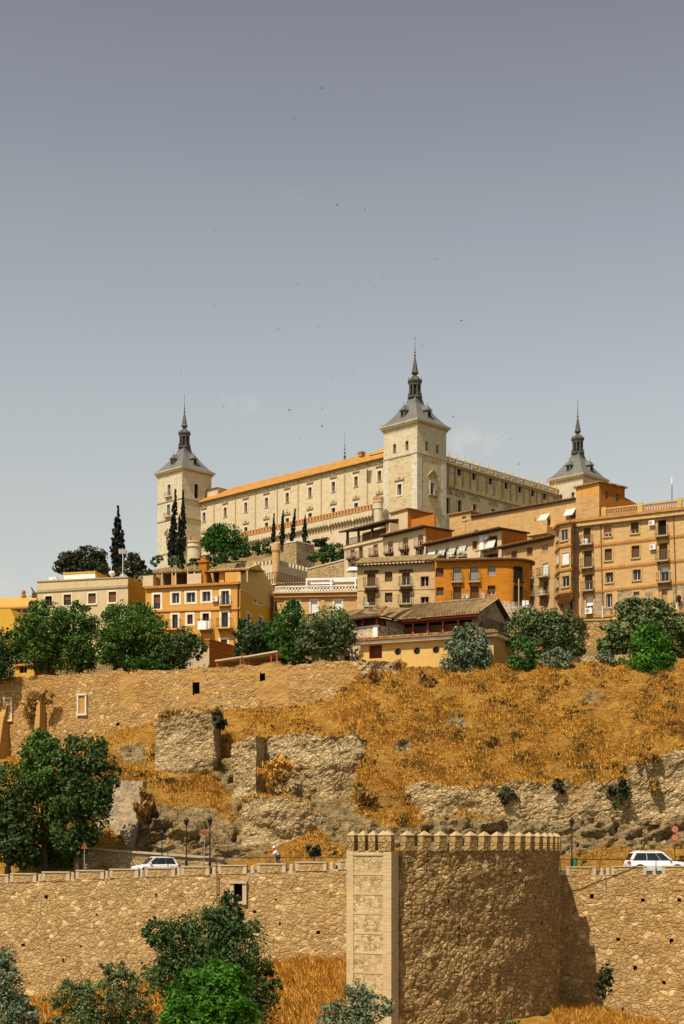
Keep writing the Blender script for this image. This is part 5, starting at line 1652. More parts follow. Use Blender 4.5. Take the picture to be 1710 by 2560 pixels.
# barrel-tile ribs down the front slope and ridge caps
nr_ = int(T_.L / .30)
for k in range(nr_):
    x = -.2 + (T_.L + .6) * (k + .5) / nr_
    mr.tube([(x, -.8, zE + .06), (x, ridY, zap + .24)], .06, 5, 0)
mr.tube([(-.3, ridY, zap + .26), (T_.L + .5, ridY, zap + .26)], .15, 6, 0)
mr.tube([(T_.L + .5, -.75, zE + .08), (T_.L + .5, ridY, zap + .28)], .13, 6, 2)
mr.build('roof', [M['tile_old'], M['darkwood'], M['tile_old']], T_.th)
# left wing
lw0, lw1 = T_.th.w2l(P(876, 1545, 155.5)), T_.th.w2l(P(944, 1538.5, 153.2))
fl = Face(T_.th, lw0.x, lw0.y, math.atan2(lw1.y - lw0.y, lw1.x - lw0.x)); Lw = math.hypot(lw1.x - lw0.x, lw1.y - lw0.y)
sl = Face(T_.th, lw1.x, lw1.y, fl.rot + math.pi / 2)
zwt = fl.at(910, 1567)[1]; zwe = fl.at(943, 1541)[1]
lwm = MB()
fl.grid(lwm, 0, Lw, 0, zwt, 0); sl.grid(lwm, 0, 5.0, 0, zwt, 0)
sl2 = Face(T_.th, *sl.loc(1.4, 0, 0)[:2], sl.rot)
sl2.grid(lwm, 0, 4.0, zwt, zwe - .1, 1)
pz0, pz1, pz2 = fl.loc(0, 0, -.8), fl.loc(Lw - .3, 0, -.8), fl.loc(Lw - .3, 0, -5)
lwm.poly([(pz0[0], pz0[1], zwt), (pz1[0], pz1[1], zwt), (pz1[0], pz1[1], zwe), (pz0[0], pz0[1], zwe)], 2)
lwm.poly([(pz1[0], pz1[1], zwt), (pz2[0], pz2[1], zwt), (pz2[0], pz2[1], zwe), (pz1[0], pz1[1], zwe)], 2)
pzz = [fl.loc(0, zwt), fl.loc(Lw, zwt), fl.loc(Lw, zwt, -5), fl.loc(0, zwt, -5)]
lwm.poly(pzz, 0)
lwm.build('left_wing', [M['spotrubble'], M['greyrubble'], M['wood']], T_.th)
bt_ = MB(); bt_.box(Lw - .62, Lw + .01, -.03, -.002, 0, zwt + .02); bt_.box(0, Lw + .02, -.035, .3, zwt - .15, zwt + .05)
fl.child('white_band', bt_, M['white'])
wp_ = MB(); wp_.box(-.09, .09, -.03, .15, zwt, zwe - .1); p0 = None
for px in (880, 906, 941):
    u = fl.U(px)
    if p0 is None: p0 = fl.child('post', wp_, M['redbeam'], u, 0)
    else:
        o = p0.copy(); COL.objects.link(o); o.location = fl.loc(u, 0)
wr = MB()
e0_, e1_ = fl.loc(-2.5, zwe, .7), fl.loc(Lw + .6, zwe, .7)
r0_, r1_ = fl.loc(-2.5, zwe, -3.4), fl.loc(Lw - 1.6, zwe, -3.4)
zr_ = zof(1521, 158) - T_.th.loc.z
b1_ = sl.loc(6.2, 0, .6)
wr.poly([e0_, e1_, (r1_[0], r1_[1], zr_), (r0_[0], r0_[1], zr_)])
wr.poly([e1_, (b1_[0], b1_[1], zwe), (b1_[0] - .8, b1_[1], zr_), (r1_[0], r1_[1], zr_)])
wr.poly([(p[0], p[1], p[2] - .15) for p in (e1_, e0_, r0_, r1_)], 1)
for a, b in ((e0_, e1_), (e1_, (b1_[0], b1_[1], zwe))):
    wr.poly([(a[0], a[1], a[2] - .15), (b[0], b[1], b[2] - .15), b, a], 1)
nn = 20
for k in range(nn):
    t = k / nn
    a = Vector(e0_).lerp(Vector(e1_), t); b = Vector((r0_[0], r0_[1], zr_)).lerp(Vector((r1_[0], r1_[1], zr_)), t)
    wr.tube([a + Vector((0, 0, .04)), b + Vector((0, 0, .04))], .085, 5, 0)
wr.tube([e1_, (r1_[0], r1_[1], zr_ + .05)], .14, 6, 2)
wr.build('wing_roof', [M['tile_old'], M['darkwood'], M['tile_red']], T_.th)
# low front building
f0, f1 = T_.th.w2l(P(901, 1608, 152.2)), T_.th.w2l(P(1234, 1586, 146.2))
ff = Face(T_.th, f0.x, f0.y, math.atan2(f1.y - f0.y, f1.x - f0.x)); Lf = math.hypot(f1.x - f0.x, f1.y - f0.y)
sf = Face(T_.th, f1.x, f1.y, ff.rot + math.pi / 2)
zft = ff.at(1070, 1602)[1]
# the eave is level: use the mean of the measured heights
fw = link('front_wall', bpy.data.meshes.new('fw'), T_.th)
def round_win(face, px, py, rpx):
    u, z = face.at(px, py); r = rpx / F * 150
    face.holes.append((u - r, u + r, z - r, z + r))
    m_ = MB(); n = 20; d = .35
    ring = [(r * math.cos(2 * math.pi * k / n), r * math.sin(2 * math.pi * k / n)) for k in range(n)]
    sq = []
    for (x, y) in ring:
        s_ = r / max(abs(x), abs(y)); sq.append((x * s_, y * s_))
    for k in range(n):
        q = (k + 1) % n
        m_.poly([(sq[k][0], 0, sq[k][1]), (sq[q][0], 0, sq[q][1]), (ring[q][0], 0, ring[q][1]), (ring[k][0], 0, ring[k][1])][::-1], 0)
        m_.poly([(ring[k][0], 0, ring[k][1]), (ring[q][0], 0, ring[q][1]), (ring[q][0], d, ring[q][1]), (ring[k][0], d, ring[k][1])], 0)
        m_.poly([(ring[k][0] * .98, d - .08, ring[k][1] * .98), (ring[q][0] * .98, d - .08, ring[q][1] * .98), (ring[q][0] * .86, d - .08, ring[q][1] * .86), (ring[k][0] * .86, d - .08, ring[k][1] * .86)][::-1], 1)
    o = face.child('round_window', m_, [M['goldwall'], M['iron']], u, z, 0, fw)
    g_ = MB(); g_.poly([(x, d, y) for x, y in ring][::-1]); g_.build('pane', M['glass'], o)
for px, py in ((994.4, 1629), (1042, 1627), (1090, 1624.5)):
    round_win(ff, px, py, 9.2)
zd0, zd1 = ff.at(938, 1646)[1], ff.at(938, 1613)[1]
add_window(ff, ff.U(923), ff.U(955), zd0, zd1, pane='wood', frac=1, reveal=M['redbeam'], depth=.9, name='door_recess', parent=fw, mullion=False)
wb = MB()
ff.grid(wb, 0, Lf, 0, zft); 
ds = 6.5
sf.grid(wb, 0, ds, 0, zft)
me = bpy.data.meshes.new('front_wall'); me.from_pydata(wb.v, [], wb.f); me.materials.append(M['goldwall']); me.update(); fw.data = me
fc = MB()
fc.box(-.5, Lf + .5, -.55, .3, zft, zft + .28, 0)
k = 0
n = int(Lf / .32)
for k in range(n):
    u = -.4 + (Lf + .8) * k / n; fc.box(u - .09, u + .09, -.62, -.2, zft + .3, zft + .44, 1)
ff.child('cornice', fc, [M['surround'], M['brick_tan']], 0, 0, 0, fw)
fc = MB(); fc.box(-.5, ds, -.55, .3, zft + .002, zft + .278, 0)
sf.child('cornice', fc, [M['surround']], 0, 0, 0, fw)
lr_ = MB()
zlow, zhi = zft + .46, T_.th.w2l(P(1094, 1584, 151.6)).z
a = ff.loc(-.7, zlow, .75); b = ff.loc(Lf + .7, zlow, .75)
c = ff.loc(Lf - 1.0, zhi, -2.6); d = ff.loc(2.8, zhi, -2.6)
lr_.poly([a, b, c, d]); e_ = sf.loc(ds, zlow, .75); g_ = ff.loc(Lf - 1.0, zhi, -ds)
lr_.poly([b, e_, g_, c]); 
l2 = ff.loc(-.7, zlow, -4.0); lr_.poly([l2, a, d])
for p, q in ((a, b), (b, e_)):
    lr_.poly([(p[0], p[1], p[2] - .14), (q[0], q[1], q[2] - .14), q, p], 0)
lr_.poly([(p[0], p[1], p[2] - .15) for p in (d, c, b, a)], 1)
nn = int(Lf / .4)
for k in range(nn):
    t = (k + .5) / nn
    p, q = Vector(a).lerp(Vector(b), t), Vector(d).lerp(Vector(c), t)
    lr_.tube([p + Vector((0, 0, .04)), q + Vector((0, 0, .04))], .08, 5, 0)
lr_.build('lower_roof', [M['tile_red'], M['darkwood']], T_.th)
pst = MB(); u = ff.U(1205); pst.box(u - .5, ff.U(1226), -.04, -.002, 0, zft)
ff.child('white_pier', pst, M['surround'], 0, 0, 0, fw)
lt2 = MB(); u, z = ff.at(1121, 1612)
lt2.tube([(u, -.01, z), (u, -.5, z + .2)], .04, 5); lt2.lathe(u, -.5, [(.05, z - .3), (.17, z - .05), (.2, z + .2), (.04, z + .4)], 6)
ff.child('wall_lantern', lt2, M['iron'], 0, 0, 0, fw)
# white garden wall with arched door at the foot of the left wing
V_ = House('white_garden_wall', 'short white garden wall with a dark door beside the round-crowned tree', 'wall', 812, 1638, 880, 1636, 154.0, zof(1690, 154), D=.5)
V_.win(861, 1640, 874, 1668, pane='dark', frac=0, reveal=M['white'])
V_.walls(M['white'])

# ---- stone walls in the castle garden
def plain_wall(name, label, xa, ya, xb, yb, Y, zb, mat, D=.8, side_px=None, end='b', sidemat=None, cat='wall', cope=None):
    h = House(name, label, cat, xa, ya, xb, yb, Y, zb, side_px=side_px, D=D, end=end)
    h.walls(mat, side=sidemat)
    if cope:
        c = MB(); c.box(-.08, h.L + .08, -.1, .5, h.H, h.H + .18)
        if side_px: c.box(h.L - .4, h.L + .1, .501, h.D, h.H, h.H + .18)
        c.build('coping', cope, h.th)
    return h


plain_wall('stone_terrace', 'grey stone terrace block with a dark right side under the four slim cypresses', 697, 1362, 741, 1354, 262, 40, M['ruin_rubble'], side_px=786, sidemat=M['greyrubble'], cope=M['trim'], cat='terrace')
plain_wall('garden_wall', 'long stone retaining wall below the hedge, left of the round bartizan', 515, 1418, 690, 1391, 258, 38, M['ruin_rubble'], D=1.0)
plain_wall('yard_wall', 'pale stone yard wall right of the crenellated bastion', 768, 1424, 868, 1399, 222, 34, M['ruin_rubble'], D=.6, cope=M['palewall'])
# street retaining wall under the apartment building
plain_wall('street_retaining_wall', 'orange rubble retaining wall under the street between the two right-hand tree clumps', 1265, 1556, 1745, 1546, 168.5, zof(1690, 160), M['mid_rubble'], D=1.0, cope=M['brick_tan'])
plain_wall('terrace_edge', 'low pale kerb wall at the top of the dry slope, under the trees', 1415, 1642, 1580, 1636, 147.5, zof(1670, 147.5), M['ruin_rubble'], D=.5)
# ------------------------------------------------------------------ terrain
def midY(px): return 146.6 / (1 + 0.4156 * (px - CX) / F)      # front plane of the long upper wall
LWL = (-25, 121.6, 868, 116.6)       # lower wall, left stretch: px, Y
RWL = (1390, 121.8, 1745, 119.2)     # right stretch


def lowY(px):
    if px <= 868: t = (px + 25) / 893; return 121.6 + (116.6 - 121.6) * t
    if px >= 1390: t = (px - 1390) / 355; return 121.8 - 2.6 * t
    return 117.0


ROADPY = [(-200, 2200), (0, 2194), (270, 2184), (480, 2178), (700, 2172), (950, 2170), (1400, 2176), (1710, 2178), (1900, 2178)]
def roadpy(px): return float(np.interp(px, [a for a, _ in ROADPY], [b for _, b in ROADPY]))


def hcol(px, rows, zt=18.2):
    """rows (py, Y) r0..r6 plus a level terrace behind"""
    out = [(roadpy(px), rows[0])] + rows[1:]
    yb = out[-1][1]
    out.append((pyof(zt, yb + 1.7), yb + 1.7))
    out.append((pyof(zt + .2, yb + 24), yb + 24))
    return out


HC = {
 -1000: hcol(-1000, [131, (2165, 133.5), (2060, 139), (1990, 144), (1930, 152), (1900, 160), (1885, midY(-1000) + .3)]),
 -200: hcol(-200, [128.5, (2165, 131), (2060, 137), (1990, 142), (1930, 148), (1890, 155), (1875, midY(-200) + .3)]),
 0: hcol(0, [127.5, (2155, 129.5), (2050, 135), (1985, 140), (1925, 146), (1905, 153), (1895, midY(0) + .3)]),
 150: hcol(150, [126, (2150, 128), (2050, 134), (1980, 138), (1920, 144), (1900, 151), (1890, midY(150) + .3)]),
 270: hcol(270, [125, (2148, 126.5), (2050, 131), (1980, 135), (1910, 141), (1860, 148), (1838, midY(270) + .3)]),
 360: hcol(360, [125, (2146, 126.2), (2060, 129.5), (1990, 133), (1950, 137.4), (1850, 145), (1810, midY(360) + .3)]),
 480: hcol(480, [124.5, (2145, 125.5), (2080, 127.5), (2000, 132), (1950, 137.2), (1850, 144), (1790, midY(480) + .3)]),
 580: hcol(580, [124, (2146, 125.5), (2120, 127.2), (2060, 130), (1960, 135.5), (1850, 142), (1772, midY(580) + .3)]),
 700: hcol(700, [123.5, (2148, 125.5), (2125, 127.4), (2060, 130.5), (1960, 136), (1845, 141), (1768, midY(700) + .3)]),
 850: hcol(850, [122, (2145, 123.8), (2080, 126.5), (2020, 129.5), (1950, 134), (1825, 140), (1742, midY(850) + .3)]),
 920: hcol(920, [120.8, (2140, 122), (2060, 126), (1990, 128.5), (1900, 132.5), (1800, 138), (1690, 144.8)], 18.0),
 980: hcol(980, [120.6, (2146, 121.8), (2056, 126), (2010, 128.2), (1930, 131), (1795, 137.3), (1668, 145)], 17.7),
 1050: hcol(1050, [123.2, (2148, 124.2), (2056, 128), (2040, 129.5), (1957, 130.2), (1800, 137), (1668, 145)], 17.6),
 1350: hcol(1350, [124.3, (2148, 125.2), (2056, 128.2), (2038, 129.4), (1954, 130.1), (1795, 137.2), (1660, 145.6)], 17.9),
 1560: hcol(1560, [124.3, (2148, 125.2), (2054, 128.2), (2036, 129.4), (1947, 130.3), (1790, 138), (1652, 146.2)], 18.2),
 1600: hcol(1600, [124.3, (2148, 125.2), (2054, 128.2), (2036, 129.4), (1893, 131.5), (1780, 138.2), (1650, 146.4)], 18.3),
 2800: hcol(2800, [122, (2150, 123.2), (2054, 126), (2036, 127.5), (1883, 130), (1770, 137), (1640, 146)], 18.6),
 1900: hcol(1900, [124.0, (2150, 125), (2054, 128), (2036, 129.2), (1883, 131.5), (1770, 138.6), (1640, 147)], 18.6),
}
ROCKS = [(430, 2060, 130, 95, 1.0), (560, 2100, 140, 60, 1.0), (590, 1930, 60, 55, .9), (720, 2010, 170, 110, .9), (820, 1960, 100, 80, .7), (330, 1880, 60, 40, .6),
         (900, 2060, 140, 70, .8), (1120, 2080, 220, 48, 1.0), (1420, 2080, 130, 62, 1.0), (1620, 2060, 180, 70, 1.0), (1300, 2060, 120, 35, .8), (1170, 2135, 160, 25, .9), (1010, 1865, 30, 25, .7), (1480, 1740, 60, 45, .45), (1140, 1800, 40, 30, .5)]
GRASSY = [(1310, 2120, 110, 28), (460, 1990, 110, 40), (370, 1960, 50, 60), (620, 1900, 60, 40), (770, 2110, 60, 50), (1210, 2035, 160, 14), (1010, 2050, 80, 30), (940, 2030, 70, 25)]


def rockiness(px, py):
    v = 0.0
    for cx, cy, rx, ry, a in ROCKS:
        d = ((px - cx) / rx) ** 2 + ((py - cy) / ry) ** 2
        v = max(v, a * (1.25 - d) if d < 1.25 else 0)
    v = min(1, v)
    for cx, cy, rx, ry in GRASSY:
        d = ((px - cx) / rx) ** 2 + ((py - cy) / ry) ** 2
        if d < 1: v *= d
    return v


class Sheet:
    """surface through columns of (pixel row, depth) pairs, kept for look-ups"""
    def __init__(s, cols, step, sub):
        s.px = sorted(cols)
        K = len(next(iter(cols.values())))
        a_, b_ = max(s.px[0], -200), min(s.px[-1], 1900)
        s.xs = np.concatenate([np.arange(s.px[0], a_, 24), np.arange(a_, b_, step), np.arange(b_, s.px[-1] + 1, 24)])
        py = np.array([[c[0] for c in cols[p]] for p in s.px]); Y = np.array([[c[1] for c in cols[p]] for p in s.px])
        rows = []
        for k in range(K - 1):
            n = sub[k]
            for j in range(n): rows.append(k + j / n)
        rows.append(K - 1)
        s.rows = np.array(rows)
        PY = np.array([[np.interp(r, range(K), py[i]) for r in rows] for i in range(len(s.px))])
        # interpolate in 1/Y so that straight lines stay straight
        XX = np.array([[(s.px[i] - CX) / F * np.interp(r, range(K), Y[i]) for r in rows] for i in range(len(s.px))])
        YY = np.array([[np.interp(r, range(K), Y[i]) for r in rows] for i in range(len(s.px))])
        ZZ = np.array([[np.interp(r, range(K), (HY - py[i]) / F * Y[i]) for r in rows] for i in range(len(s.px))])
        g = lambda A: np.array([np.interp(s.xs, s.px, A[:, j]) for j in range(len(rows))]).T
        s.X, s.Y, s.Z = g(XX), g(YY), g(ZZ)

    def find(s, px, py):
        """point of the sheet seen at a pixel (first crossing from the bottom)"""
        i = int(np.clip(np.searchsorted(s.xs, px), 1, len(s.xs) - 1))
        c = s.Yn[i] if hasattr(s, 'Yn') else s.Y[i]
        z = s.Zn[i] if hasattr(s, 'Zn') else s.Z[i]
        r = HY - z * F / c
        for j in range(len(r) - 1):
            if (r[j] - py) * (r[j + 1] - py) <= 0 and r[j] != r[j + 1]:
                t = (r[j] - py) / (r[j] - r[j + 1])
                return float(c[j] + (c[j + 1] - c[j]) * t)
        return None


hill = Sheet(HC, 4, [5, 28, 10, 20, 26, 26, 6, 4])
ni, nj = hill.X.shape
Xn, Yn, Zn = hill.X.copy(), hill.Y.copy(), hill.Z.copy()
rk = np.zeros((ni, nj))
for i in range(ni):
    for j in range(nj):
        x, y, z = hill.X[i, j], hill.Y[i, j], hill.Z[i, j]
        px, py = CX + x / y * F, HY - z / y * F
        r = rockiness(px, py)
        rk[i, j] = r
        rw = hill.rows[j]
        edge = min(1.0, rw / 1.0) * (1 if rw < 6 else max(0, 7 - rw))
        p = Vector((x * .35, y * .35, z * .35))
        g = mnoise.fractal(p * 1.2, 1.0, 2.0, 5) * .45
        # tilted strata for the rock
        q = Vector((x * .16 + z * .10, y * .2, z * .55 - x * .20))
        ridge = 1 - abs(mnoise.fractal(q * 1.3, 0.9, 2.1, 4)) * 1.9
        cell = mnoise.voronoi(Vector((x * .32 + z * .15, y * .3, z * .65 - x * .16)))[0]
        blk = (cell[1] - cell[0])
        fine = mnoise.voronoi(Vector((x * .8 + z * .5, y * .7, z * 1.7 - x * .5)))[0]
        d = g * .55 * (1 - r) + r * (ridge * .75 + min(blk, .4) * 2.6 + min(fine[1] - fine[0], .3) * 1.3 - 1.3)
        d *= edge
        Yn[i, j] -= d
        Zn[i, j] += d * .35
hill.Yn, hill.Zn = Yn, Zn
verts = np.stack([hill.X, Yn, Zn], -1).reshape(-1, 3)
idx = np.arange(ni * nj).reshape(ni, nj)
faces = np.stack([idx[:-1, :-1], idx[1:, :-1], idx[1:, 1:], idx[:-1, 1:]], -1).reshape(-1, 4)
me = mesh_from_arrays('hillside', verts, faces, M['hill'], {'rockiness': rk.ravel()})
tag(link('hillside', me), 'steep hillside of dry golden grass and rock outcrops', 'hillside', kind='structure')

TC = {}
for px, rows in ((-1100, (1720, 1640, 1600, 1570, 1560, 1570, 1600)), (2900, (1690, 1600, 1570, 1530, 1480, 1450, 1470)), (-250, (1720, 1610, 1560, 1530, 1520, 1530, 1590)), (0, (1715, 1605, 1560, 1530, 1520, 1530, 1590)), (150, (1710, 1600, 1540, 1478, 1462, 1475, 1570)), (300, (1705, 1600, 1540, 1470, 1450, 1460, 1560)),
                 (380, (1702, 1600, 1535, 1440, 1428, 1425, 1500)), (500, (1700, 1600, 1530, 1425, 1408, 1402, 1450)), (650, (1700, 1600, 1530, 1445, 1395, 1378, 1420)), (800, (1700, 1600, 1530, 1450, 1400, 1372, 1400)),
                 (950, (1700, 1590, 1555, 1485, 1400, 1360, 1390)), (1200, (1700, 1590, 1560, 1490, 1400, 1350, 1390)), (1500, (1690, 1590, 1560, 1490, 1400, 1350, 1390)), (1950, (1690, 1590, 1560, 1500, 1420, 1380, 1420))):
    yb = 148 if px > 900 else 165
    TC[px] = [(pyof(17.4, yb), yb)] + [(r, y) for r, y in zip(rows[1:], (186, 205, 250, 300, 345, 430))]
town = Sheet(TC, 20, [6, 6, 8, 10, 8, 6])
verts = np.stack([town.X, town.Y, town.Z], -1).reshape(-1, 3)
ni, nj = town.X.shape
idx = np.arange(ni * nj).reshape(ni, nj)
faces = np.stack([idx[:-1, :-1], idx[1:, :-1], idx[1:, 1:], idx[:-1, 1:]], -1).reshape(-1, 4)
me = mesh_from_arrays('terrain', verts, faces, M['earth'], {'rockiness': np.zeros(ni * nj)})
tag(link('terrain', me), 'earth slope of the old town rising to the fortress', 'terrain', kind='structure')

# road behind the lower wall
xs = np.arange(-1000, 2801, 25)
v = []
for px in xs:
    Yb = float(np.interp(px, sorted(HC), [HC[p][0][1] for p in sorted(HC)])) + .6
    z = zof(roadpy(px), Yb)
    Yf = min(lowY(px), Yb - 1) + .4
    v += [((px - CX) / F * Yf, Yf, z - .02), ((px - CX) / F * Yb, Yb, z - .02)]
f = [(2 * k, 2 * k + 2, 2 * k + 3, 2 * k + 1) for k in range(len(xs) - 1)]
tag(link('road', mesh_from_arrays('road', v, f, M['asphalt'])), 'asphalt road behind the parapet of the lower wall', 'road', kind='structure')

# lower ground in front of the wall
GC = {}
for px, rows in ((-1000, [(2560, 127.5), (2580, 114), (2690, 90), (3400, 60)]), (2800, [(2640, 113.5), (2660, 107), (2720, 96), (3400, 60)]), (-300, [(2515, 123.5), (2560, 112), (2680, 90), (3400, 60)]), (0, [(2505, 121.8), (2560, 112), (2680, 90), (3400, 60)]), (250, [(2478, 120.4), (2545, 111), (2670, 90), (3400, 60)]), (450, [(2450, 119.3), (2520, 110), (2650, 90), (3400, 60)]),
                 (680, [(2412, 118), (2470, 110), (2630, 92), (3400, 60)]), (868, [(2400, 117), (2470, 109), (2640, 94), (3400, 60)]), (1000, [(2430, 117.8), (2520, 109), (2680, 94), (3400, 60)]), (1390, [(2495, 121.9), (2545, 110), (2650, 96), (3400, 60)]),
                 (1540, [(2528, 120.8), (2560, 110), (2660, 96), (3400, 60)]), (1720, [(2575, 119.5), (2610, 109), (2690, 96), (3400, 60)]), (2000, [(2590, 118), (2630, 109), (2700, 96), (3400, 60)])):
    GC[px] = rows[::-1]
low = Sheet(GC, 12, [10, 10, 14])
Zn2 = low.Z.copy()
ni, nj = low.X.shape
for i in range(ni):
    for j in range(nj):
        Zn2[i, j] += mnoise.fractal(Vector((low.X[i, j] * .4, low.Y[i, j] * .4, 3.3)), 1, 2, 4) * .25
low.Yn, low.Zn = low.Y, Zn2
verts = np.stack([low.X, low.Y, Zn2], -1).reshape(-1, 3)
idx = np.arange(ni * nj).reshape(ni, nj)
faces = np.stack([idx[:-1, :-1], idx[1:, :-1], idx[1:, 1:], idx[:-1, 1:]], -1).reshape(-1, 4)
me = mesh_from_arrays('riverbank', verts, faces, M['hill'], {'rockiness': np.zeros(ni * nj)})
tag(link('riverbank', me), 'grassy bank below the lower wall', 'bank', kind='structure')
gm_ = MB(); gm_.poly([(-3000, -500, -32), (3000, -500, -32), (3000, 6000, -32), (-3000, 6000, -32)])
tag(gm_.build('ground', M['valley']), 'flat ground reaching to the horizon', 'ground', kind='structure')


# ------------------------------------------------------------------ masonry walls with real relief
def relief(x, y, z, amp, sc=1.0):
    c = mnoise.voronoi(Vector((x * 1.5 * sc, y * 1.5 * sc, z * 2.0 * sc)))[0]
    return min(c[1] - c[0], .35) * amp + mnoise.fractal(Vector((x * .5, y * .5, z * .5)), 1, 2, 4) * amp * .8


TOPS = []


def curve_wall(name, label, pts, tops, bots, mat, thick=1.2, res=.16, amp=.25, ragged=0.0, holes=(), cat='wall', closed_top=True, mats=None, matfn=None, ruin=0.0):
    """wall along plan points (x, y): front skin displaced along its normal, flat back. tops/bots: heights at each point. holes: (u, z, w, h)"""
    pts = [Vector((p[0], p[1], 0)) for p in pts]
    acc = [0.0]
    for a, b in zip(pts, pts[1:]): acc.append(acc[-1] + (b - a).length)
    Lt = acc[-1]
    us = np.linspace(0, Lt, max(3, int(Lt / res) + 1))
    px_ = np.interp(us, acc, [p.x for p in pts]); py_ = np.interp(us, acc, [p.y for p in pts])
    tz = np.interp(us, acc, tops); bz = np.interp(us, acc, bots)
    dx, dy = np.gradient(px_, us), np.gradient(py_, us)
    l = np.hypot(dx, dy); nx, ny = dy / l, -dx / l           # towards the viewer
    nz = max(3, int((max(tops) - min(bots)) / res) + 1)
    org = pts[0].copy(); org.z = min(bots)
    th = Thing(name, label, cat, org)
    mb = MB()
    n = len(us)
    if ragged:
        tz = np.array([t + mnoise.fractal(Vector((u * .6, t * .1, 7.7)), 1, 2, 4) * ragged - max(0, mnoise.noise(Vector((u * .25, 1.1, 2.2)))) * ragged for u, t in zip(us, tz)])
    idx = [[0] * (nz + 1) for _ in range(n)]
    for i in range(n):
        for j in range(nz + 1):
            z = bz[i] + (tz[i] - bz[i]) * j / nz
            x, y = px_[i], py_[i]
            d = relief(x, y, z, amp)
            if ruin:
                d += (mnoise.fractal(Vector((x * .3, z * .45, 5.0)), 1, 2, 3)) * ruin
            idx[i][j] = mb.av((x + nx[i] * d - org.x, y + ny[i] * d - org.y, z - org.z))
    back = [[mb.av((px_[i] - nx[i] * thick - org.x, py_[i] - ny[i] * thick - org.y, zz - org.z)) for zz in (bz[i], tz[i])] for i in range(n)]
    for i in range(n - 1):
        for j in range(nz):
            zc = bz[i] + (tz[i] - bz[i]) * (j + .5) / nz; uc = (us[i] + us[i + 1]) / 2
            if any(abs(uc - h[0]) < h[2] / 2 and abs(zc - h[1]) < h[3] / 2 for h in holes): continue
            mb.f.append([idx[i][j], idx[i + 1][j], idx[i + 1][j + 1], idx[i][j + 1]]); mb.m.append(matfn(uc, zc) if matfn else 0)
        mb.f.append([idx[i][nz], idx[i + 1][nz], back[i + 1][1], back[i][1]]); mb.m.append(0)
        mb.f.append([back[i + 1][0], back[i][0], back[i][1], back[i + 1][1]]); mb.m.append(0)
    for i, s_ in ((0, 1), (n - 1, -1)):
        q = [idx[i][j] for j in range(nz + 1)] + [back[i][1], back[i][0]]
        mb.f.append(q if s_ < 0 else q[::-1]); mb.m.append(0)
    mb.build('masonry', mats or mat, th)
    th.us, th.px, th.py, th.tz, th.nx, th.ny, th.L = us, px_, py_, tz, nx, ny, Lt
    if ruin and cat == 'wall':
        for i in range(n):
            for o_ in (.05, -.35, -.8):
                TOPS.append((px_[i] + nx[i] * o_, py_[i] + ny[i] * o_, tz[i] - .05))
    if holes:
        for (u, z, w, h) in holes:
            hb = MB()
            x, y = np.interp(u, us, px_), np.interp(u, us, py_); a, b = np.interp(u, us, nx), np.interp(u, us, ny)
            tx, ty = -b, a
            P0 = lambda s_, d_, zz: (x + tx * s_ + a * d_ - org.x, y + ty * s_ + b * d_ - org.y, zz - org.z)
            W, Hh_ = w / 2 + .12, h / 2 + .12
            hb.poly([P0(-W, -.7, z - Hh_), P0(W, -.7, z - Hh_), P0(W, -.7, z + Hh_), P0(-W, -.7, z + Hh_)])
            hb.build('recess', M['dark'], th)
    return th


def onwall(th, u, out=0.0):
    """plan point and heading on a curve wall, in world space"""
    x = float(np.interp(u, th.us, th.px)); y = float(np.interp(u, th.us, th.py))
    a = float(np.interp(u, th.us, th.nx)); b = float(np.interp(u, th.us, th.ny))
    return x + a * out, y + b * out, math.atan2(a, -b)


# --- lower wall, left stretch
def pxX(px, Y): return (px - CX) / F * Y
LPX = (-900, -25, 200, 450, 650, 868, 905)
lY = lambda px: 116.4 if px > 868 else lowY(px)
lp = [(pxX(px, lY(px)), lY(px)) for px in LPX]
LAC = [0.0]
for a, b in zip(lp, lp[1:]): LAC.append(LAC[-1] + math.hypot(b[0] - a[0], b[1] - a[1]))
topz = [zof(t, lY(px)) for px, t in ((-900, 2230), (-25, 2208), (200, 2197), (450, 2188), (650, 2181), (868, 2172), (905, 2171))]
botz = [zof(t, lY(px)) - .6 for px, t in ((-900, 2575), (-25, 2520), (200, 2500), (450, 2462), (650, 2425), (868, 2410), (905, 2410))]
ul = lambda px: float(np.interp(px, LPX, LAC))
putlog = [(115, 2243), (298, 2240), (393, 2238), (172, 2286), (242, 2288), (295, 2326), (201, 2365), (259, 2364), (158, 2401), (112, 2445), (356, 2407), (470, 2240), (637, 2280), (763, 2292), (797, 2332), (830, 2377), (700, 2310), (735, 2360), (690, 2250), (807, 2243), (58, 2362), (60, 2290)]
hol = [(ul(px), zof(py, lowY(px)), .26, .28) for px, py in putlog]
Lw_ = curve_wall('lower_wall', 'long ochre rubble wall with parapet blocks along the road, left of the bastion', lp, topz, botz, M['wall_rubble'], holes=[(a, b, .2, .22) for a, b, _, _ in hol[::2]] + [(ul(597), zof(2231, lowY(597)), .78, 1.35)], res=.15, amp=.10)
blocks = [(-14, 22), (27, 92), (106, 175), (190, 261), (275, 347), (363, 438), (453, 524), (546, 617), (643, 715), (739, 817), (845, 872)]
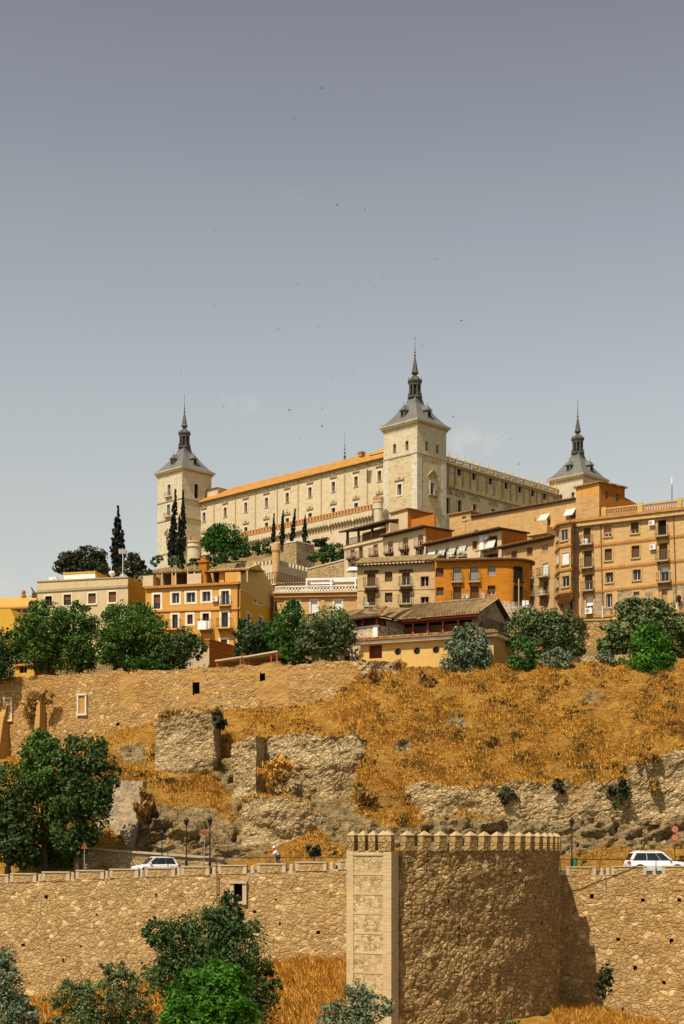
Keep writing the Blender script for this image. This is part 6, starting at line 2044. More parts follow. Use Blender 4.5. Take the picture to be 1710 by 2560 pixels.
for a, b in blocks:
    ua, ub = ul(a), ul(b)
    x, y, rz = onwall(Lw_, (ua + ub) / 2)
    z = float(np.interp((ua + ub) / 2, Lw_.us, Lw_.tz))
    w = (ub - ua) / 2
    m_ = MB()
    m_.box(-w + .28, w - .28, -.05, .42, -.05, .58, 0); m_.box(-w, -w + .279, -.08, .45, -.05, .57, 1); m_.box(w - .279, w, -.08, .45, -.05, .57, 1)
    m_.box(-w - .02, w + .02, -.12, .48, .581, .68, 1)
    m_.build('parapet_block', [M['wall_rubble'], M['concrete']], Lw_, Vector((x, y, z)) - Lw_.loc, rz)
bo = None
for px in (99, 180, 266, 354, 446, 535, 631, 728, 829, 22):
    u = ul(px); x, y, rz = onwall(Lw_, u, -.2); z = float(np.interp(u, Lw_.us, Lw_.tz))
    if bo is None:
        m_ = MB(); m_.lathe(0, 0, [(.20, -.06), (.17, .35), (.13, .52), (.04, .56)], 10)
        bo = m_.build('bollard', M['concrete'], Lw_, Vector((x, y, z)) - Lw_.loc)
    else:
        o = bo.copy(); COL.objects.link(o); o.location = Vector((x, y, z)) - Lw_.loc
# small doorway with stone lintel
x, y, rz = onwall(Lw_, ul(597), .1); z0 = zof(2255, lowY(597)); z1 = zof(2208, lowY(597))
m_ = MB()
m_.box(-.72, .72, -.25, .25, z1 - z0 - .02, z1 - z0 + .2); m_.box(-.62, -.36, -.15, .25, .0, z1 - z0 - .025); m_.box(.36, .68, -.15, .25, -.2, z1 - z0 - .025); m_.box(-.36, .36, -.1, .2, -.12, .02)
m_.build('doorway_frame', M['concrete'], Lw_, Vector((x, y, z0)) - Lw_.loc, rz)
pi_ = MB(); x, y, rz = onwall(Lw_, ul(545), .22)
pi_.tube([(0, 0, zof(2260, 119)), (0, 0, zof(2183, 119))], .05, 5); pi_.build('drainpipe', M['wood'], Lw_, Vector((x, y, 0)) - Lw_.loc)

# --- lower wall, right stretch
RPX = (1391, 1500, 1620, 1745, 2600)
rp_ = [(pxX(px, lowY(px)), lowY(px)) for px in RPX]
RAC = [0.0]
for a, b in zip(rp_, rp_[1:]): RAC.append(RAC[-1] + math.hypot(b[0] - a[0], b[1] - a[1]))
rt_ = [zof(t, lowY(px)) for px, t in ((1391, 2188), (1500, 2187), (1620, 2186), (1745, 2186), (2600, 2188))]
rb_ = [zof(t, lowY(px)) - .8 for px, t in ((1391, 2505), (1500, 2530), (1620, 2560), (1745, 2600), (2600, 2650))]
ur = lambda px: float(np.interp(px, RPX, RAC))
hol = [(ur(px), zof(py, lowY(px)), .3, .3) for px, py in ((1544, 2348), (1680, 2352), (1605, 2250), (1480, 2240), (1660, 2455), (1590, 2420), (1700, 2250))]
Rw_ = curve_wall('right_lower_wall', 'coarse ochre rubble wall with parapet, right of the bastion and below the white car', rp_, rt_, rb_, M['wall_rubble_right'], holes=hol, res=.15, amp=.10)
for a, b in ((1416, 1490), (1528, 1616), (1655, 1750)):
    ua, ub = ur(a), ur(b); x, y, rz = onwall(Rw_, (ua + ub) / 2); z = float(np.interp((ua + ub) / 2, Rw_.us, Rw_.tz)); w = (ub - ua) / 2
    m_ = MB(); m_.box(-w, w, -.02, .42, -.05, .6, 0); m_.box(-w - .02, w + .02, -.08, .48, .601, .69, 1); m_.box(w - .26, w + .001, -.05, .45, -.04, .599, 1); m_.box(-w - .001, -w + .26, -.05, .45, -.04, .599, 1)
    m_.build('parapet_block', [M['wall_rubble_right'], M['concrete']], Rw_, Vector((x, y, z)) - Rw_.loc, rz)
for px in (1504, 1520, 1637):
    u = ur(px); x, y, rz = onwall(Rw_, u, -.2)
    o = bo.copy(); COL.objects.link(o); o.parent = Rw_.o; o.location = Vector((x, y, float(np.interp(u, Rw_.us, Rw_.tz)))) - Rw_.loc

# --- bastion: square brick-edged corner plus a rounded rubble flank
ZB0, ZBT = -14.5, zof(2127, 100.0)
f0, f1 = Vector((pxX(867, 101.0), 101.0, 0)), Vector((pxX(979, 99.4), 99.4, 0))
f2 = Vector((pxX(1000, 100.5), 100.5, 0))
c1_, c2_ = f2 + Vector((math.cos(R(34)), math.sin(R(34)), 0)) * 3.6, Vector((pxX(1400, 117.0), 117.0, 0)) + Vector((-.20, -.98, 0)) * 8.0
cend = Vector((pxX(1398, 117.5), 117.5, 0))
cur = []
for k in range(25):
    t = k / 24
    cur.append(f2 * (1 - t) ** 3 + c1_ * 3 * t * (1 - t) ** 2 + c2_ * 3 * t * t * (1 - t) + cend * t ** 3)
cur.append(Vector((pxX(1394, 122.6), 122.6, 0)))
Bc = curve_wall('bastion', 'tall round-flanked bastion with a pale brick-edged front and pyramid-capped merlons', [(p.x, p.y) for p in cur], [ZBT] * 26, [ZB0] * 26, M['bastion_rubble'], thick=1.0, res=.14, amp=.17, ruin=.08, cat='bastion',
                holes=[(1.2 + 2.1 * k + (j % 2), ZBT - 1.6 - j * 1.9, .2, .26) for k in range(9) for j in range(5) if (k * 7 + j * 3) % 5 < 1])
# front turret skin
Lt_ = (f1 - f0).length
ff_ = Face(Bc, f0.x - Bc.loc.x, f0.y - Bc.loc.y, math.atan2(f1.y - f0.y, f1.x - f0.x))
zl = lambda z: z - Bc.loc.z
fm = MB()
q0, q1 = .52, Lt_ - .62
ff_.grid(fm, q0, q1, zl(ZB0), zl(ZBT), 0)
for (a, b) in ((0, q0), (q1, Lt_)):
    p = [ff_.loc(a, 0, .05), ff_.loc(b, 0, .05)]
    fm.poly([(p[0][0], p[0][1], zl(ZB0)), (p[1][0], p[1][1], zl(ZB0)), (p[1][0], p[1][1], zl(ZBT)), (p[0][0], p[0][1], zl(ZBT))], 1)
    for e in (a, b):
        A, Bq = ff_.loc(e, 0, .05), ff_.loc(e, 0, -.02)
        fm.poly([(A[0], A[1], zl(ZB0)), (Bq[0], Bq[1], zl(ZB0)), (Bq[0], Bq[1], zl(ZBT)), (A[0], A[1], zl(ZBT))], 1)
# thin brick courses across the panel
z = ZB0 + .8
while z < ZBT - .3:
    a, b = ff_.loc(q0, 0, .03), ff_.loc(q1, 0, .03)
    zz_ = [zl(z), zl(z + .16)]
    fm.poly([(a[0], a[1], zz_[0]), (b[0], b[1], zz_[0]), (b[0], b[1], zz_[1]), (a[0], a[1], zz_[1])], 1)
    for w_ in (0, 1):
        a2, b2 = ff_.loc(q0, 0, -.002), ff_.loc(q1, 0, -.002)
        fm.poly([(a[0], a[1], zz_[w_]), (b[0], b[1], zz_[w_]), (b2[0], b2[1], zz_[w_]), (a2[0], a2[1], zz_[w_])], 1)
    z += 1.32
# shaded return and hidden left flank, top
def lc(v): return (v.x - Bc.loc.x, v.y - Bc.loc.y)
back = Vector((f0.x + 1.2, 117.5, 0))
e1 = ff_.loc(Lt_, 0, .05); e0 = ff_.loc(0, 0, .05)
for a, b in (((e1[0], e1[1]), lc(f2 + Vector((.02, .25, 0)))), (lc(back), (e0[0], e0[1]))):
    fm.poly([(a[0], a[1], zl(ZB0)), (b[0], b[1], zl(ZB0)), (b[0], b[1], zl(ZBT)), (a[0], a[1], zl(ZBT))], 1)
top = [(e0[0], e0[1]), (e1[0], e1[1])] + [lc(p + Vector((-.15, .4, 0))) for p in cur] + [lc(back)]
fm.poly([(x, y, zl(ZBT - .35)) for x, y in top], 0)
fm.build('front_turret', [M['bastion_face'], M['quoin_brick']], Bc)
# merlons
mw, mh = .36, 1.02
mr_ = MB()
mr_.box(-mw, mw, -.06, .48, 0, mh, 0)
mr_.loft([[(-mw - .04, -.10, mh), (mw + .04, -.10, mh), (mw + .04, .52, mh), (-mw - .04, .52, mh)], [(-mw - .04, -.10, mh + .05), (mw + .04, -.10, mh + .05), (mw + .04, .52, mh + .05), (-mw - .04, .52, mh + .05)],
          [(-.03, .2, mh + .34), (.03, .2, mh + .34), (.03, .24, mh + .34), (-.03, .24, mh + .34)]], 1)
m0 = None
spots = []
for px in (878, 905, 930.5, 955):
    u = (px - 867) / 112 * Lt_; p = ff_.loc(u, 0, 0.0); spots.append((p[0], p[1], ff_.rot, .72))
p = ff_.loc(Lt_ - .4, 0, 0.05); spots.append((p[0], p[1], ff_.rot, 1.15))
nmer = 15
for k in range(nmer):
    u = .75 + (Bc.L - 6.2) * k / (nmer - 1)
    x, y, rz = onwall(Bc, u, .05); spots.append((x - Bc.loc.x, y - Bc.loc.y, rz, 1.0))
for x, y, rz, sx_ in spots:
    if m0 is None: m0 = mr_.build('merlon', [M['bastion_rubble'], M['capstone']], Bc)
    else:
        m0 = m0.copy(); COL.objects.link(m0)
    m0.location = (x, y, zl(ZBT)); m0.rotation_euler = (0, 0, rz); m0.scale = (sx_, 1, 1)

# --- long upper wall
up = [(pxX(px, midY(px)), midY(px)) for px in (-800, 905)]
Lu = math.hypot(up[1][0] - up[0][0], up[1][1] - up[0][1])
def uu(px): Y = midY(px); return math.hypot(pxX(px, Y) - up[0][0], Y - up[0][1])
px_s = (-800, -30, 100, 200, 330, 450, 600, 750, 905)
mp_ = [(pxX(px, midY(px)), midY(px)) for px in px_s]
mt_ = [zof(t, midY(px)) for px, t in zip(px_s, (1740, 1700, 1689, 1683, 1675, 1671, 1664, 1657, 1650))]
mbz = [zof(t, midY(px)) - 1.5 for px, t in zip(px_s, (1920, 1900, 1890, 1880, 1840, 1810, 1790, 1780, 1760))]
def midmat(u, z):
    t_ = u / Lu; x_ = up[0][0] + (up[1][0] - up[0][0]) * t_; y_ = up[0][1] + (up[1][1] - up[0][1]) * t_; px = CX + x_ / y_ * F
    py = HY - z / midY(px) * F
    if 300 < px < 915:
        band = (py - (1657 + (905 - px) * .03))
        if (290 < px < 340 or 470 < px < 512 or 660 < px < 705 or 865 < px < 915) and 20 < band < 95: return 1
        if 14 < band < 22 or 52 < band < 60: return 1
        if (480 < px < 505 or 640 < px < 720) and band < 95 : return 1
    return 0
Mw_ = curve_wall('upper_wall', 'long golden retaining wall with brick bands carrying the tree terrace', mp_, mt_, mbz, M['mid_rubble'], thick=1.1, res=.2, amp=.13, ragged=.25,
                 holes=[(uu(490), zof(1721, midY(490)), .75, 1.25), (uu(656), zof(1693, midY(656)), .6, .75), (uu(295), zof(1812, midY(295)), .3, .25)], mats=[M['mid_rubble'], M['mid_brick']], matfn=midmat)
def stuck(px, py0, py1, w, mat, name, out=.12, frame=True):
    x, y, rz = onwall(Mw_, uu(px), .15); z0, z1 = zof(py1, midY(px)), zof(py0, midY(px))
    m_ = MB(); h = z1 - z0
    if frame:
        t = .17
        m_.box(-w / 2, -w / 2 + t, -out, .3, 0, h); m_.box(w / 2 - t, w / 2, -out, .3, 0, h); m_.box(-w / 2 - .06, w / 2 + .06, -out - .04, .3, h, h + t); m_.box(-w / 2 - .06, w / 2 + .06, -out - .04, .3, -t, -.002)
        m_.box(-w / 2 + t + .002, w / 2 - t - .002, .02, .25, .0, h - .004, 1)
    m_.build(name, [mat, M['mid_brick']], Mw_, Vector((x, y, z0)) - Mw_.loc, rz)
stuck(207, 1739, 1785, 1.15, M['trim'], 'blind_window')
stuck(22, 1748, 1800, 1.1, M['trim'], 'blind_window')
# brick buttresses
for (px0, px1, w, py0, py1, lab) in ((14, 20, 1.15, 1765, 1925, 'orange brick sloping buttress against the upper wall at the far left edge'), (108, 117, .75, 1752, 1850, 'slim orange brick buttress capped with dry weeds on the upper wall')):
    Yw = midY(px0)
    x, y, rz = onwall(Mw_, uu(px0), .1)
    zt, zb = zof(py0, Yw), zof(py1, Yw) - 1
    th = Thing('buttress', lab, 'buttress', (x, y, zb), rz)
    h = zt - zb
    m_ = MB()
    m_.loft([[(-w / 2, -2.6 if w > 1 else -1.3, 0), (w / 2, -2.6 if w > 1 else -1.3, 0), (w / 2, .2, 0), (-w / 2, .2, 0)], [(-w * .36, -.9, h * .8), (w * .36, -.9, h * .8), (w * .36, .2, h * .8), (-w * .36, .2, h * .8)], [(-w * .3, -.1 if w > 1 else -.8, h), (w * .3, -.1 if w > 1 else -.8, h), (w * .3, .2, h), (-w * .3, .2, h)]])
    m_.build('masonry', M['mid_brick'], th)

# --- ruined stretches on the slope (front plan from pixels and depths)
def ruin(name, label, pl, tops, bots, mat=None, **kw):
    pts = [(pxX(px, Y), Y) for px, Y in pl]
    return curve_wall(name, label, pts, [zof(t, Y) for t, (px, Y) in zip(tops, pl)], [zof(t, Y) for t, (px, Y) in zip(bots, pl)], mat or M['ruin_rubble'], **kw)


ruin('ruined_wall', 'squat pale ruin stub topped with dry brush, under the upper wall', [(388, 139.5), (470, 138.2), (535, 137.8), (548, 139.5), (553, 143)], (1797, 1781, 1778, 1782, 1790), (1960, 1960, 1955, 1950, 1935), thick=3.5, ragged=.3, ruin=.25, amp=.3)
ruin('ruined_wall', 'broad pale stepped ruin with weeds growing in a notch, in the middle of the slope', [(583, 134.0), (610, 133.0), (640, 132.7)], (1852, 1844, 1840), (2150, 2150, 2150), thick=3.0, ragged=.3, ruin=.35, amp=.3)
ruin('ruined_wall', 'inner stepped face of the broad ruin, behind a clump of dry weeds', [(640, 136.0), (700, 134.5), (760, 133.2), (830, 132.5), (895, 133.5), (930, 136)], (1838, 1840, 1834, 1836, 1832, 1880), (2060, 2060, 2080, 2060, 2010, 1960), thick=3.0, ragged=.35, ruin=.5, amp=.35)
ruin('ruined_wall', 'low weathered foot of ruin wall beside the road, beneath the stepped ruin', [(606, 129.0), (660, 128.0), (740, 127.5), (800, 128.5)], (1990, 1985, 2000, 2030), (2150, 2150, 2150, 2150), thick=4.0, ragged=.4, ruin=.5, amp=.3)
ruin('wall_fragment', 'broken overhanging end of the upper wall with crumbling edge', [(905, 145.6), (940, 144.3), (985, 143.6), (1006, 144.8), (1012, 148)], (1651, 1652, 1654, 1660, 1665), (1800, 1812, 1812, 1760, 1720), thick=2.2, ragged=.35, ruin=.9, amp=.5, res=.18)
ruin('retaining_wall', 'low broken grey-ochre retaining wall at the foot of the golden slope', [(935, 129.8), (1100, 129.2), (1300, 129.0), (1450, 129.0), (1578, 129.3)], (1964, 1958, 1956, 1952, 1945), (2066, 2064, 2062, 2062, 2062), thick=1.0, ragged=.5, ruin=.3, amp=.3, res=.17)
ruin('retaining_wall', 'higher weed-grown retaining wall at the right end of the slope', [(1574, 129.2), (1650, 129.0), (1760, 128.6), (2500, 126)], (1900, 1888, 1880, 1885), (2062, 2062, 2062, 2062), thick=1.6, ragged=.5, ruin=.3, amp=.3, res=.17)
# sloping masonry pier beside the road
Yp = 128.0
th = Thing('masonry_pier', 'battered grey stone pier with sharp corner beside the road, right of the roadside trees', 'pier', P(262, 2150, Yp))
lo = [P(225, 2150, 130.5), P(331, 2150, 127.0), P(352, 2150, 131.5)]; hi = [P(258, 1952, 131.5), P(358, 1952, 129.0), P(368, 1955, 133)]
m_ = MB()
def seg(a0, a1, b0, b1, m):
    nu, nv = 18, 30
    g = [[m_.av(((a0.lerp(a1, i / nu)).lerp(b0.lerp(b1, i / nu), j / nv)) - th.loc + Vector((0, -relief(i * .3, j * .3, 0, .12), 0))) for j in range(nv + 1)] for i in range(nu + 1)]
    for i in range(nu):
        for j in range(nv): m_.f.append([g[i][j], g[i + 1][j], g[i + 1][j + 1], g[i][j + 1]]); m_.m.append(m)
seg(lo[0], lo[1], hi[0], hi[1], 0); seg(lo[1], lo[2], hi[1], hi[2], 0)
bk_ = P(258, 1952, 137)
m_.poly([hi[0] - th.loc, hi[1] - th.loc, hi[2] - th.loc, bk_ - th.loc])
m_.build('masonry', M['greyrubble'], th)
# low ramp wall behind the left trees, along the climbing road
ruin('ramp_wall', 'low dark-stained wall with pale coping descending behind the white hatchback', [(185, 126.4), (310, 125.4), (420, 124.6), (560, 124.2)], (2122, 2132, 2140, 2150), (2200, 2196, 2190, 2182), mat=M['wall_rubble'], thick=.5, amp=.1, res=.2)
cp_ = MB()
cpts = [P(px, py, Y) for px, py, Y in ((185, 2121, 126.2), (310, 2131, 125.2), (420, 2139, 124.4), (560, 2149, 124.0))]
for a, b in zip(cpts, cpts[1:]):
    cp_.loft([[a, a + Vector((0, .7, 0)), a + Vector((0, .7, .18)), a + Vector((0, 0, .18))], [b, b + Vector((0, .7, 0)), b + Vector((0, .7, .18)), b + Vector((0, 0, .18))]])
bpy.data.objects['ramp_wall'].select_get()
rwp = bpy.data.objects['ramp_wall']
o = cp_.build('coping', M['concrete'], rwp); o.location = -Vector(rwp.location)

# boulders
def boulder(px, py, w, h, label, mat=None, seed=0, Y=None, sink=.25):
    Y = Y or (hill.find(px, py) or 122) - .3
    base = P(px, py, Y)
    bm_ = MB(); rnd = random.Random(seed)
    nr, ns = 9, 12
    rings = []
    for j in range(1, nr):
        t = math.pi * j / nr
        ring = []
        for k in range(ns):
            a = 2 * math.pi * k / ns
            v_ = Vector((math.sin(t) * math.cos(a), math.sin(t) * math.sin(a), -math.cos(t)))
            d = .75 + mnoise.voronoi(v_ * 1.1 + Vector((seed * 3.1, 0, 0)))[0][0] * .55 + mnoise.fractal(v_ * 2.3 + Vector((seed * 3.1, 0, 0)), 1, 2, 3) * .12
            ring.append((v_.x * d * w / 2, v_.y * d * w * .45, v_.z * d * h / 2 + h * .3))
        rings.append(ring)
    bm_.loft(rings)
    o = bm_.build('boulder', mat or M['gallstone'], None, base)
    tag(o, label, 'boulder', 'boulders lying on the slope and roadside', 'thing')
    return o


# ------------------------------------------------------------------ foliage
def leaf_cloud(lobes, leaf, cover=2.6, clump=.3, seed=0, flat=.0, shell=.55, stretch=1.0, updown=0.0):
    """leaf-sized quads gathered in clumps over ellipsoid lobes; lobes: (cx, cy, cz, rx, ry, rz)"""
    rng = np.random.default_rng(seed)
    V = []
    for (cx, cy, cz, rx, ry, rz) in lobes:
        rm = (rx + ry + rz) / 3
        area = 4 * math.pi * rm * rm * (max(rx, rz) / rm) ** .3
        nl = int(cover * area / (leaf * leaf))
        nc = max(8, int(nl / 34))
        d = rng.normal(size=(nc, 3)); d /= np.linalg.norm(d, axis=1)[:, None]
        rad = shell + (1 - shell) * rng.random(nc) ** .5
        lump = 1 + .16 * np.sin(d[:, 0] * 5 + seed) * np.cos(d[:, 2] * 6 + seed * 1.7) + .10 * rng.normal(size=nc)
        cc = d * (rad * lump)[:, None]
        k = rng.integers(0, nc, nl)
        cs = clump * (.6 + .8 * rng.random(nc))[k]
        p = cc[k] + rng.normal(size=(nl, 3)) * cs[:, None] * .55
        ln = np.linalg.norm(p, axis=1)
        out = ln > 1.18
        p[out] *= (1.18 / ln[out])[:, None]
        p = p * np.array([rx, ry, rz]) + np.array([cx, cy, cz])
        V.append((p, d[k]))
    pos = np.concatenate([a for a, _ in V]); dirs = np.concatenate([b for _, b in V])
    n = len(pos)
    nrm = dirs * .7 + rng.normal(size=(n, 3)) * .65 + np.array([0, 0, .25])
    nrm /= np.linalg.norm(nrm, axis=1)[:, None]
    t = rng.normal(size=(n, 3))
    if updown: t = t * (1 - updown) + np.array([0, 0, 1.0]) * updown * 2
    a = t - nrm * (t * nrm).sum(1)[:, None]; a /= np.linalg.norm(a, axis=1)[:, None]
    b = np.cross(nrm, a)
    s = leaf * (.55 + .9 * rng.random(n))
    a = a * (s * .62 * stretch)[:, None]; b = b * (s * .42)[:, None]
    bend = nrm * (s * .12)[:, None]
    verts = np.stack([pos - a, pos + b + bend, pos + a, pos - b + bend], 1).reshape(-1, 3)
    faces = np.arange(4 * n).reshape(n, 4)
    return verts, faces


def trunk_mesh(h, r, limbs, seed, lean=(0, 0)):
    rnd = random.Random(seed)
    mb = MB()
    pts = [(0, 0, -.4), (lean[0] * .3 + rnd.uniform(-.1, .1) * r, lean[1] * .3, h * .35), (lean[0] * .7, lean[1] * .7, h * .7), (lean[0], lean[1], h)]
    mb.tube(pts, [r * 1.35, r, r * .8, r * .5], 8)
    for q in limbs:
        s = Vector(pts[2]).lerp(Vector(pts[3]), rnd.random() * .6 - .3); e = Vector(q)
        m = s.lerp(e, .5) + Vector((rnd.uniform(-.2, .2), rnd.uniform(-.2, .2), rnd.uniform(0, .25)))
        mb.tube([s, m, e], [r * .45, r * .28, r * .07], 6)
    return mb


def tree(name, label, cat, bx, by, Y, lobes, mat, leaf=.21, cover=2.4, seed=1, trunk=True, group=None, tr=.2, depth=.9, clump=.3, shell=.55, stretch=1.0, updown=0.0, mats2=None, crown='crown'):
    """base pixel (bx, by) at depth Y; lobes in pixels (cx, cy, rx, ry[, dY]); each lobe an ellipsoid of leaves"""
    b = P(bx, by, Y)
    th = Thing(name, label, cat, b, 0, group)
    k = Y / F
    L = []
    for lb in lobes:
        cx, cy, rx, ry = lb[:4]; dy = lb[4] if len(lb) > 4 else 0
        L.append(((cx - bx) * k, dy, (by - cy) * k, rx * k, min(rx, ry * 1.2) * k * depth, ry * k))
    rl = np.random.default_rng(seed + 500)
    if not updown and len(L) < 40:
        for q in list(L):
            for _ in range(4):
                d = rl.normal(size=3); d[2] = d[2] * .8 + .25; d[1] = d[1] * .8 - .3; d /= np.linalg.norm(d)
                s_ = rl.uniform(.30, .5)
                L.append((q[0] + d[0] * q[3] * .86, q[1] + d[1] * q[4] * .86, q[2] + d[2] * q[5] * .86, q[3] * s_, q[4] * s_, q[5] * s_ * .85))
        cover = cover * .72
    v, f = leaf_cloud(L, leaf, cover, clump, seed, shell=shell, stretch=stretch, updown=updown)
    link(crown, mesh_from_arrays(crown, v, f, mat), th)
    if trunk:
        hmin = min(l[2] - l[5] * .2 for l in L)
        L = L[:len(lobes)]
        limbs = [(l[0] * .8, l[1] + .1, l[2] + l[5] * .3) for l in L] + [(l[0] + l[3] * .5, l[1], l[2] + l[5] * .1) for l in L[:3]] + [(l[0] - l[3] * .5, l[1], l[2] + l[5] * .2) for l in L[:3]]
        trunk_mesh(max(hmin, .6), tr, limbs, seed).build('trunk', M['bark'], th, smooth=True)
    return th


TG = 'broadleaf trees on the wall terrace'
# terrace, left to right
tree('terrace_tree', 'dark tree cut by the left edge above the upper wall', 'tree', 2, 1700, 160.5, [(-8, 1610, 42, 45), (12, 1655, 34, 42), (-15, 1660, 40, 40)], L_['deep'], seed=21, group=TG)
tree('terrace_tree', 'tall spreading tree in front of the cream house, left of the other round tree', 'tree', 117, 1692, 161.0, [(115, 1570, 62, 58), (75, 1580, 45, 40), (180, 1560, 52, 45), (205, 1610, 46, 45), (95, 1625, 60, 45), (150, 1640, 70, 42), (60, 1610, 38, 38), (215, 1650, 36, 30), (100, 1520, 26, 22), (200, 1525, 24, 22)], L_['mid'], seed=22, group=TG, tr=.3, shell=.45)
tree('terrace_tree', 'rounded full tree between the cream house and the orange house', 'tree', 314, 1682, 158.5, [(330, 1570, 72, 62), (290, 1600, 45, 52), (375, 1600, 50, 55), (330, 1630, 78, 40), (400, 1640, 42, 35), (300, 1545, 40, 30), (280, 1650, 35, 22)], L_['mid'], seed=23, group=TG, tr=.32)
tree('terrace_tree', 'low leaning tree under the orange house, right of the rounded full tree', 'tree', 412, 1678, 157.0, [(455, 1615, 50, 42), (430, 1640, 45, 32), (485, 1622, 28, 30), (395, 1655, 45, 22)], L_['deep'], seed=24, group=TG, tr=.22)
tree('shrub', 'low bright shrub at the trunk of the rounded full tree', 'shrub', 350, 1676, 155.8, [(355, 1662, 42, 18), (385, 1668, 25, 12)], L_['bright'], seed=25, trunk=False, leaf=.22)
tree('glossy_tree', 'dark glossy rounded tree with pale glints, right of the orange house', 'tree', 640, 1662, 157.0, [(640, 1590, 48, 42), (618, 1610, 32, 34), (668, 1605, 34, 38), (640, 1622, 46, 20)], L_['bluegreen'], seed=26, tr=.22, leaf=.3)
tree('terrace_tree', 'fresh green narrow tree left of the round-crowned tree', 'tree', 735, 1655, 153.5, [(722, 1545, 36, 40), (705, 1585, 36, 42), (735, 1590, 34, 45), (725, 1630, 42, 28), (755, 1635, 32, 22)], L_['bright'], seed=27, group=TG, tr=.2)
tree('round_crowned_tree', 'round-crowned olive green tree beside the white garden wall', 'tree', 836, 1652, 152.0, [(815, 1565, 58, 45), (790, 1600, 45, 45), (850, 1585, 36, 45), (820, 1615, 58, 30), (775, 1625, 34, 26)], L_['olive'], seed=28, tr=.3, leaf=.22)
# right-hand slope top
tree('silvery_tree', 'silvery green bushy tree in front of the restaurant', 'tree', 1165, 1708, 145.2, [(1170, 1612, 36, 48), (1150, 1650, 42, 45), (1190, 1645, 36, 48), (1165, 1685, 58, 28), (1185, 1590, 26, 26)], L_['silver'], seed=31, leaf=.24, tr=.15)
tree('olive_tree', 'large dark olive tree right of the restaurant', 'tree', 1370, 1645, 149.5, [(1330, 1560, 50, 40), (1390, 1575, 52, 45), (1430, 1590, 34, 45), (1350, 1610, 62, 32), (1300, 1580, 36, 45), (1420, 1625, 40, 22)], L_['olive'], seed=32, tr=.3)
tree('bush', 'dense green bush in front of the large olive tree, right of the silvery tree', 'bush', 1308, 1702, 145.4, [(1308, 1635, 38, 36), (1300, 1672, 36, 32), (1330, 1690, 26, 18)], L_['bright'], seed=33, trunk=False, leaf=.24)
tree('bush', 'pale silvery bush on the dry slope, right of the dense green bush', 'bush', 1392, 1694, 145.6, [(1392, 1650, 38, 26), (1388, 1675, 42, 20)], L_['silver'], seed=34, trunk=False, leaf=.22)
tree('bush', 'small dark bush under the oriel by the street', 'bush', 1448, 1572, 170.0, [(1448, 1560, 20, 14)], L_['dark'], seed=35, trunk=False)
tree('fig_tree', 'big light green fig tree hiding the foot of the apartment building', 'tree', 1600, 1650, 149.0, [(1610, 1530, 70, 32), (1560, 1570, 55, 40), (1640, 1570, 62, 45), (1680, 1600, 42, 45), (1590, 1610, 62, 38), (1530, 1610, 35, 35), (1660, 1640, 55, 22), (1625, 1510, 35, 18)], L_['olive'], seed=36, leaf=.27, tr=.3, shell=.5)
tree('bush', 'vivid deep green bush in front of the big fig tree', 'bush', 1615, 1700, 145.6, [(1625, 1600, 46, 36), (1615, 1645, 56, 42), (1620, 1680, 52, 26), (1660, 1660, 30, 30)], L_['vivid'], seed=37, trunk=False, leaf=.26)
tree('bush', 'small grey-green bush left of the vivid bush on the dry slope', 'bush', 1518, 1675, 145.8, [(1512, 1645, 20, 18), (1522, 1662, 22, 18)], L_['silver'], seed=38, trunk=False, leaf=.2)
tree('bush', 'ragged dark green bush at the right edge of the slope top', 'bush', 1712, 1640, 150.5, [(1705, 1585, 26, 45), (1715, 1620, 28, 30), (1700, 1548, 26, 18)], L_['olive'], seed=39, trunk=False, leaf=.26)
# roadside trees, left
tree('roadside_tree', 'tall blue-green roadside tree, taller of the two crowns beside the stone pier', 'tree', 198, 2172, 123.4, [(205, 1895, 58, 58), (240, 1940, 52, 62), (190, 1990, 58, 62), (225, 2040, 48, 60), (180, 2090, 42, 45), (245, 1880, 26, 38), (265, 1990, 22, 35), (195, 2105, 40, 34)], L_['deep'], seed=41, tr=.26, leaf=.22, cover=2.6)
tree('roadside_tree', 'leafy roadside tree left of the taller one, crowned against the buttresses', 'tree', 112, 2178, 125.2, [(105, 1885, 52, 50), (120, 1940, 66, 55), (80, 1960, 52, 55), (140, 2000, 45, 50), (110, 1860, 30, 25), (128, 2075, 40, 40)], L_['mid'], seed=42, tr=.24, leaf=.22, cover=2.6)
tree('roadside_tree', 'dark roadside tree cut by the left edge behind the lower wall', 'tree', 20, 2180, 123.8, [(15, 1985, 62, 68), (35, 2050, 55, 65), (-10, 2060, 60, 70), (30, 2110, 62, 50), (60, 2145, 40, 28)], L_['deep'], seed=43, tr=.26, leaf=.22, cover=2.6)
tree('shrub', 'dark shrubs added to stand for the shade under the leafy roadside trees', 'shrub', 120, 2178, 126.6, [(90, 2130, 40, 38), (140, 2120, 40, 42), (175, 2145, 26, 26)], L_['deep'], seed=44, trunk=False, leaf=.2)  # added shrubs, darkening the shaded gap where bright ground showed through
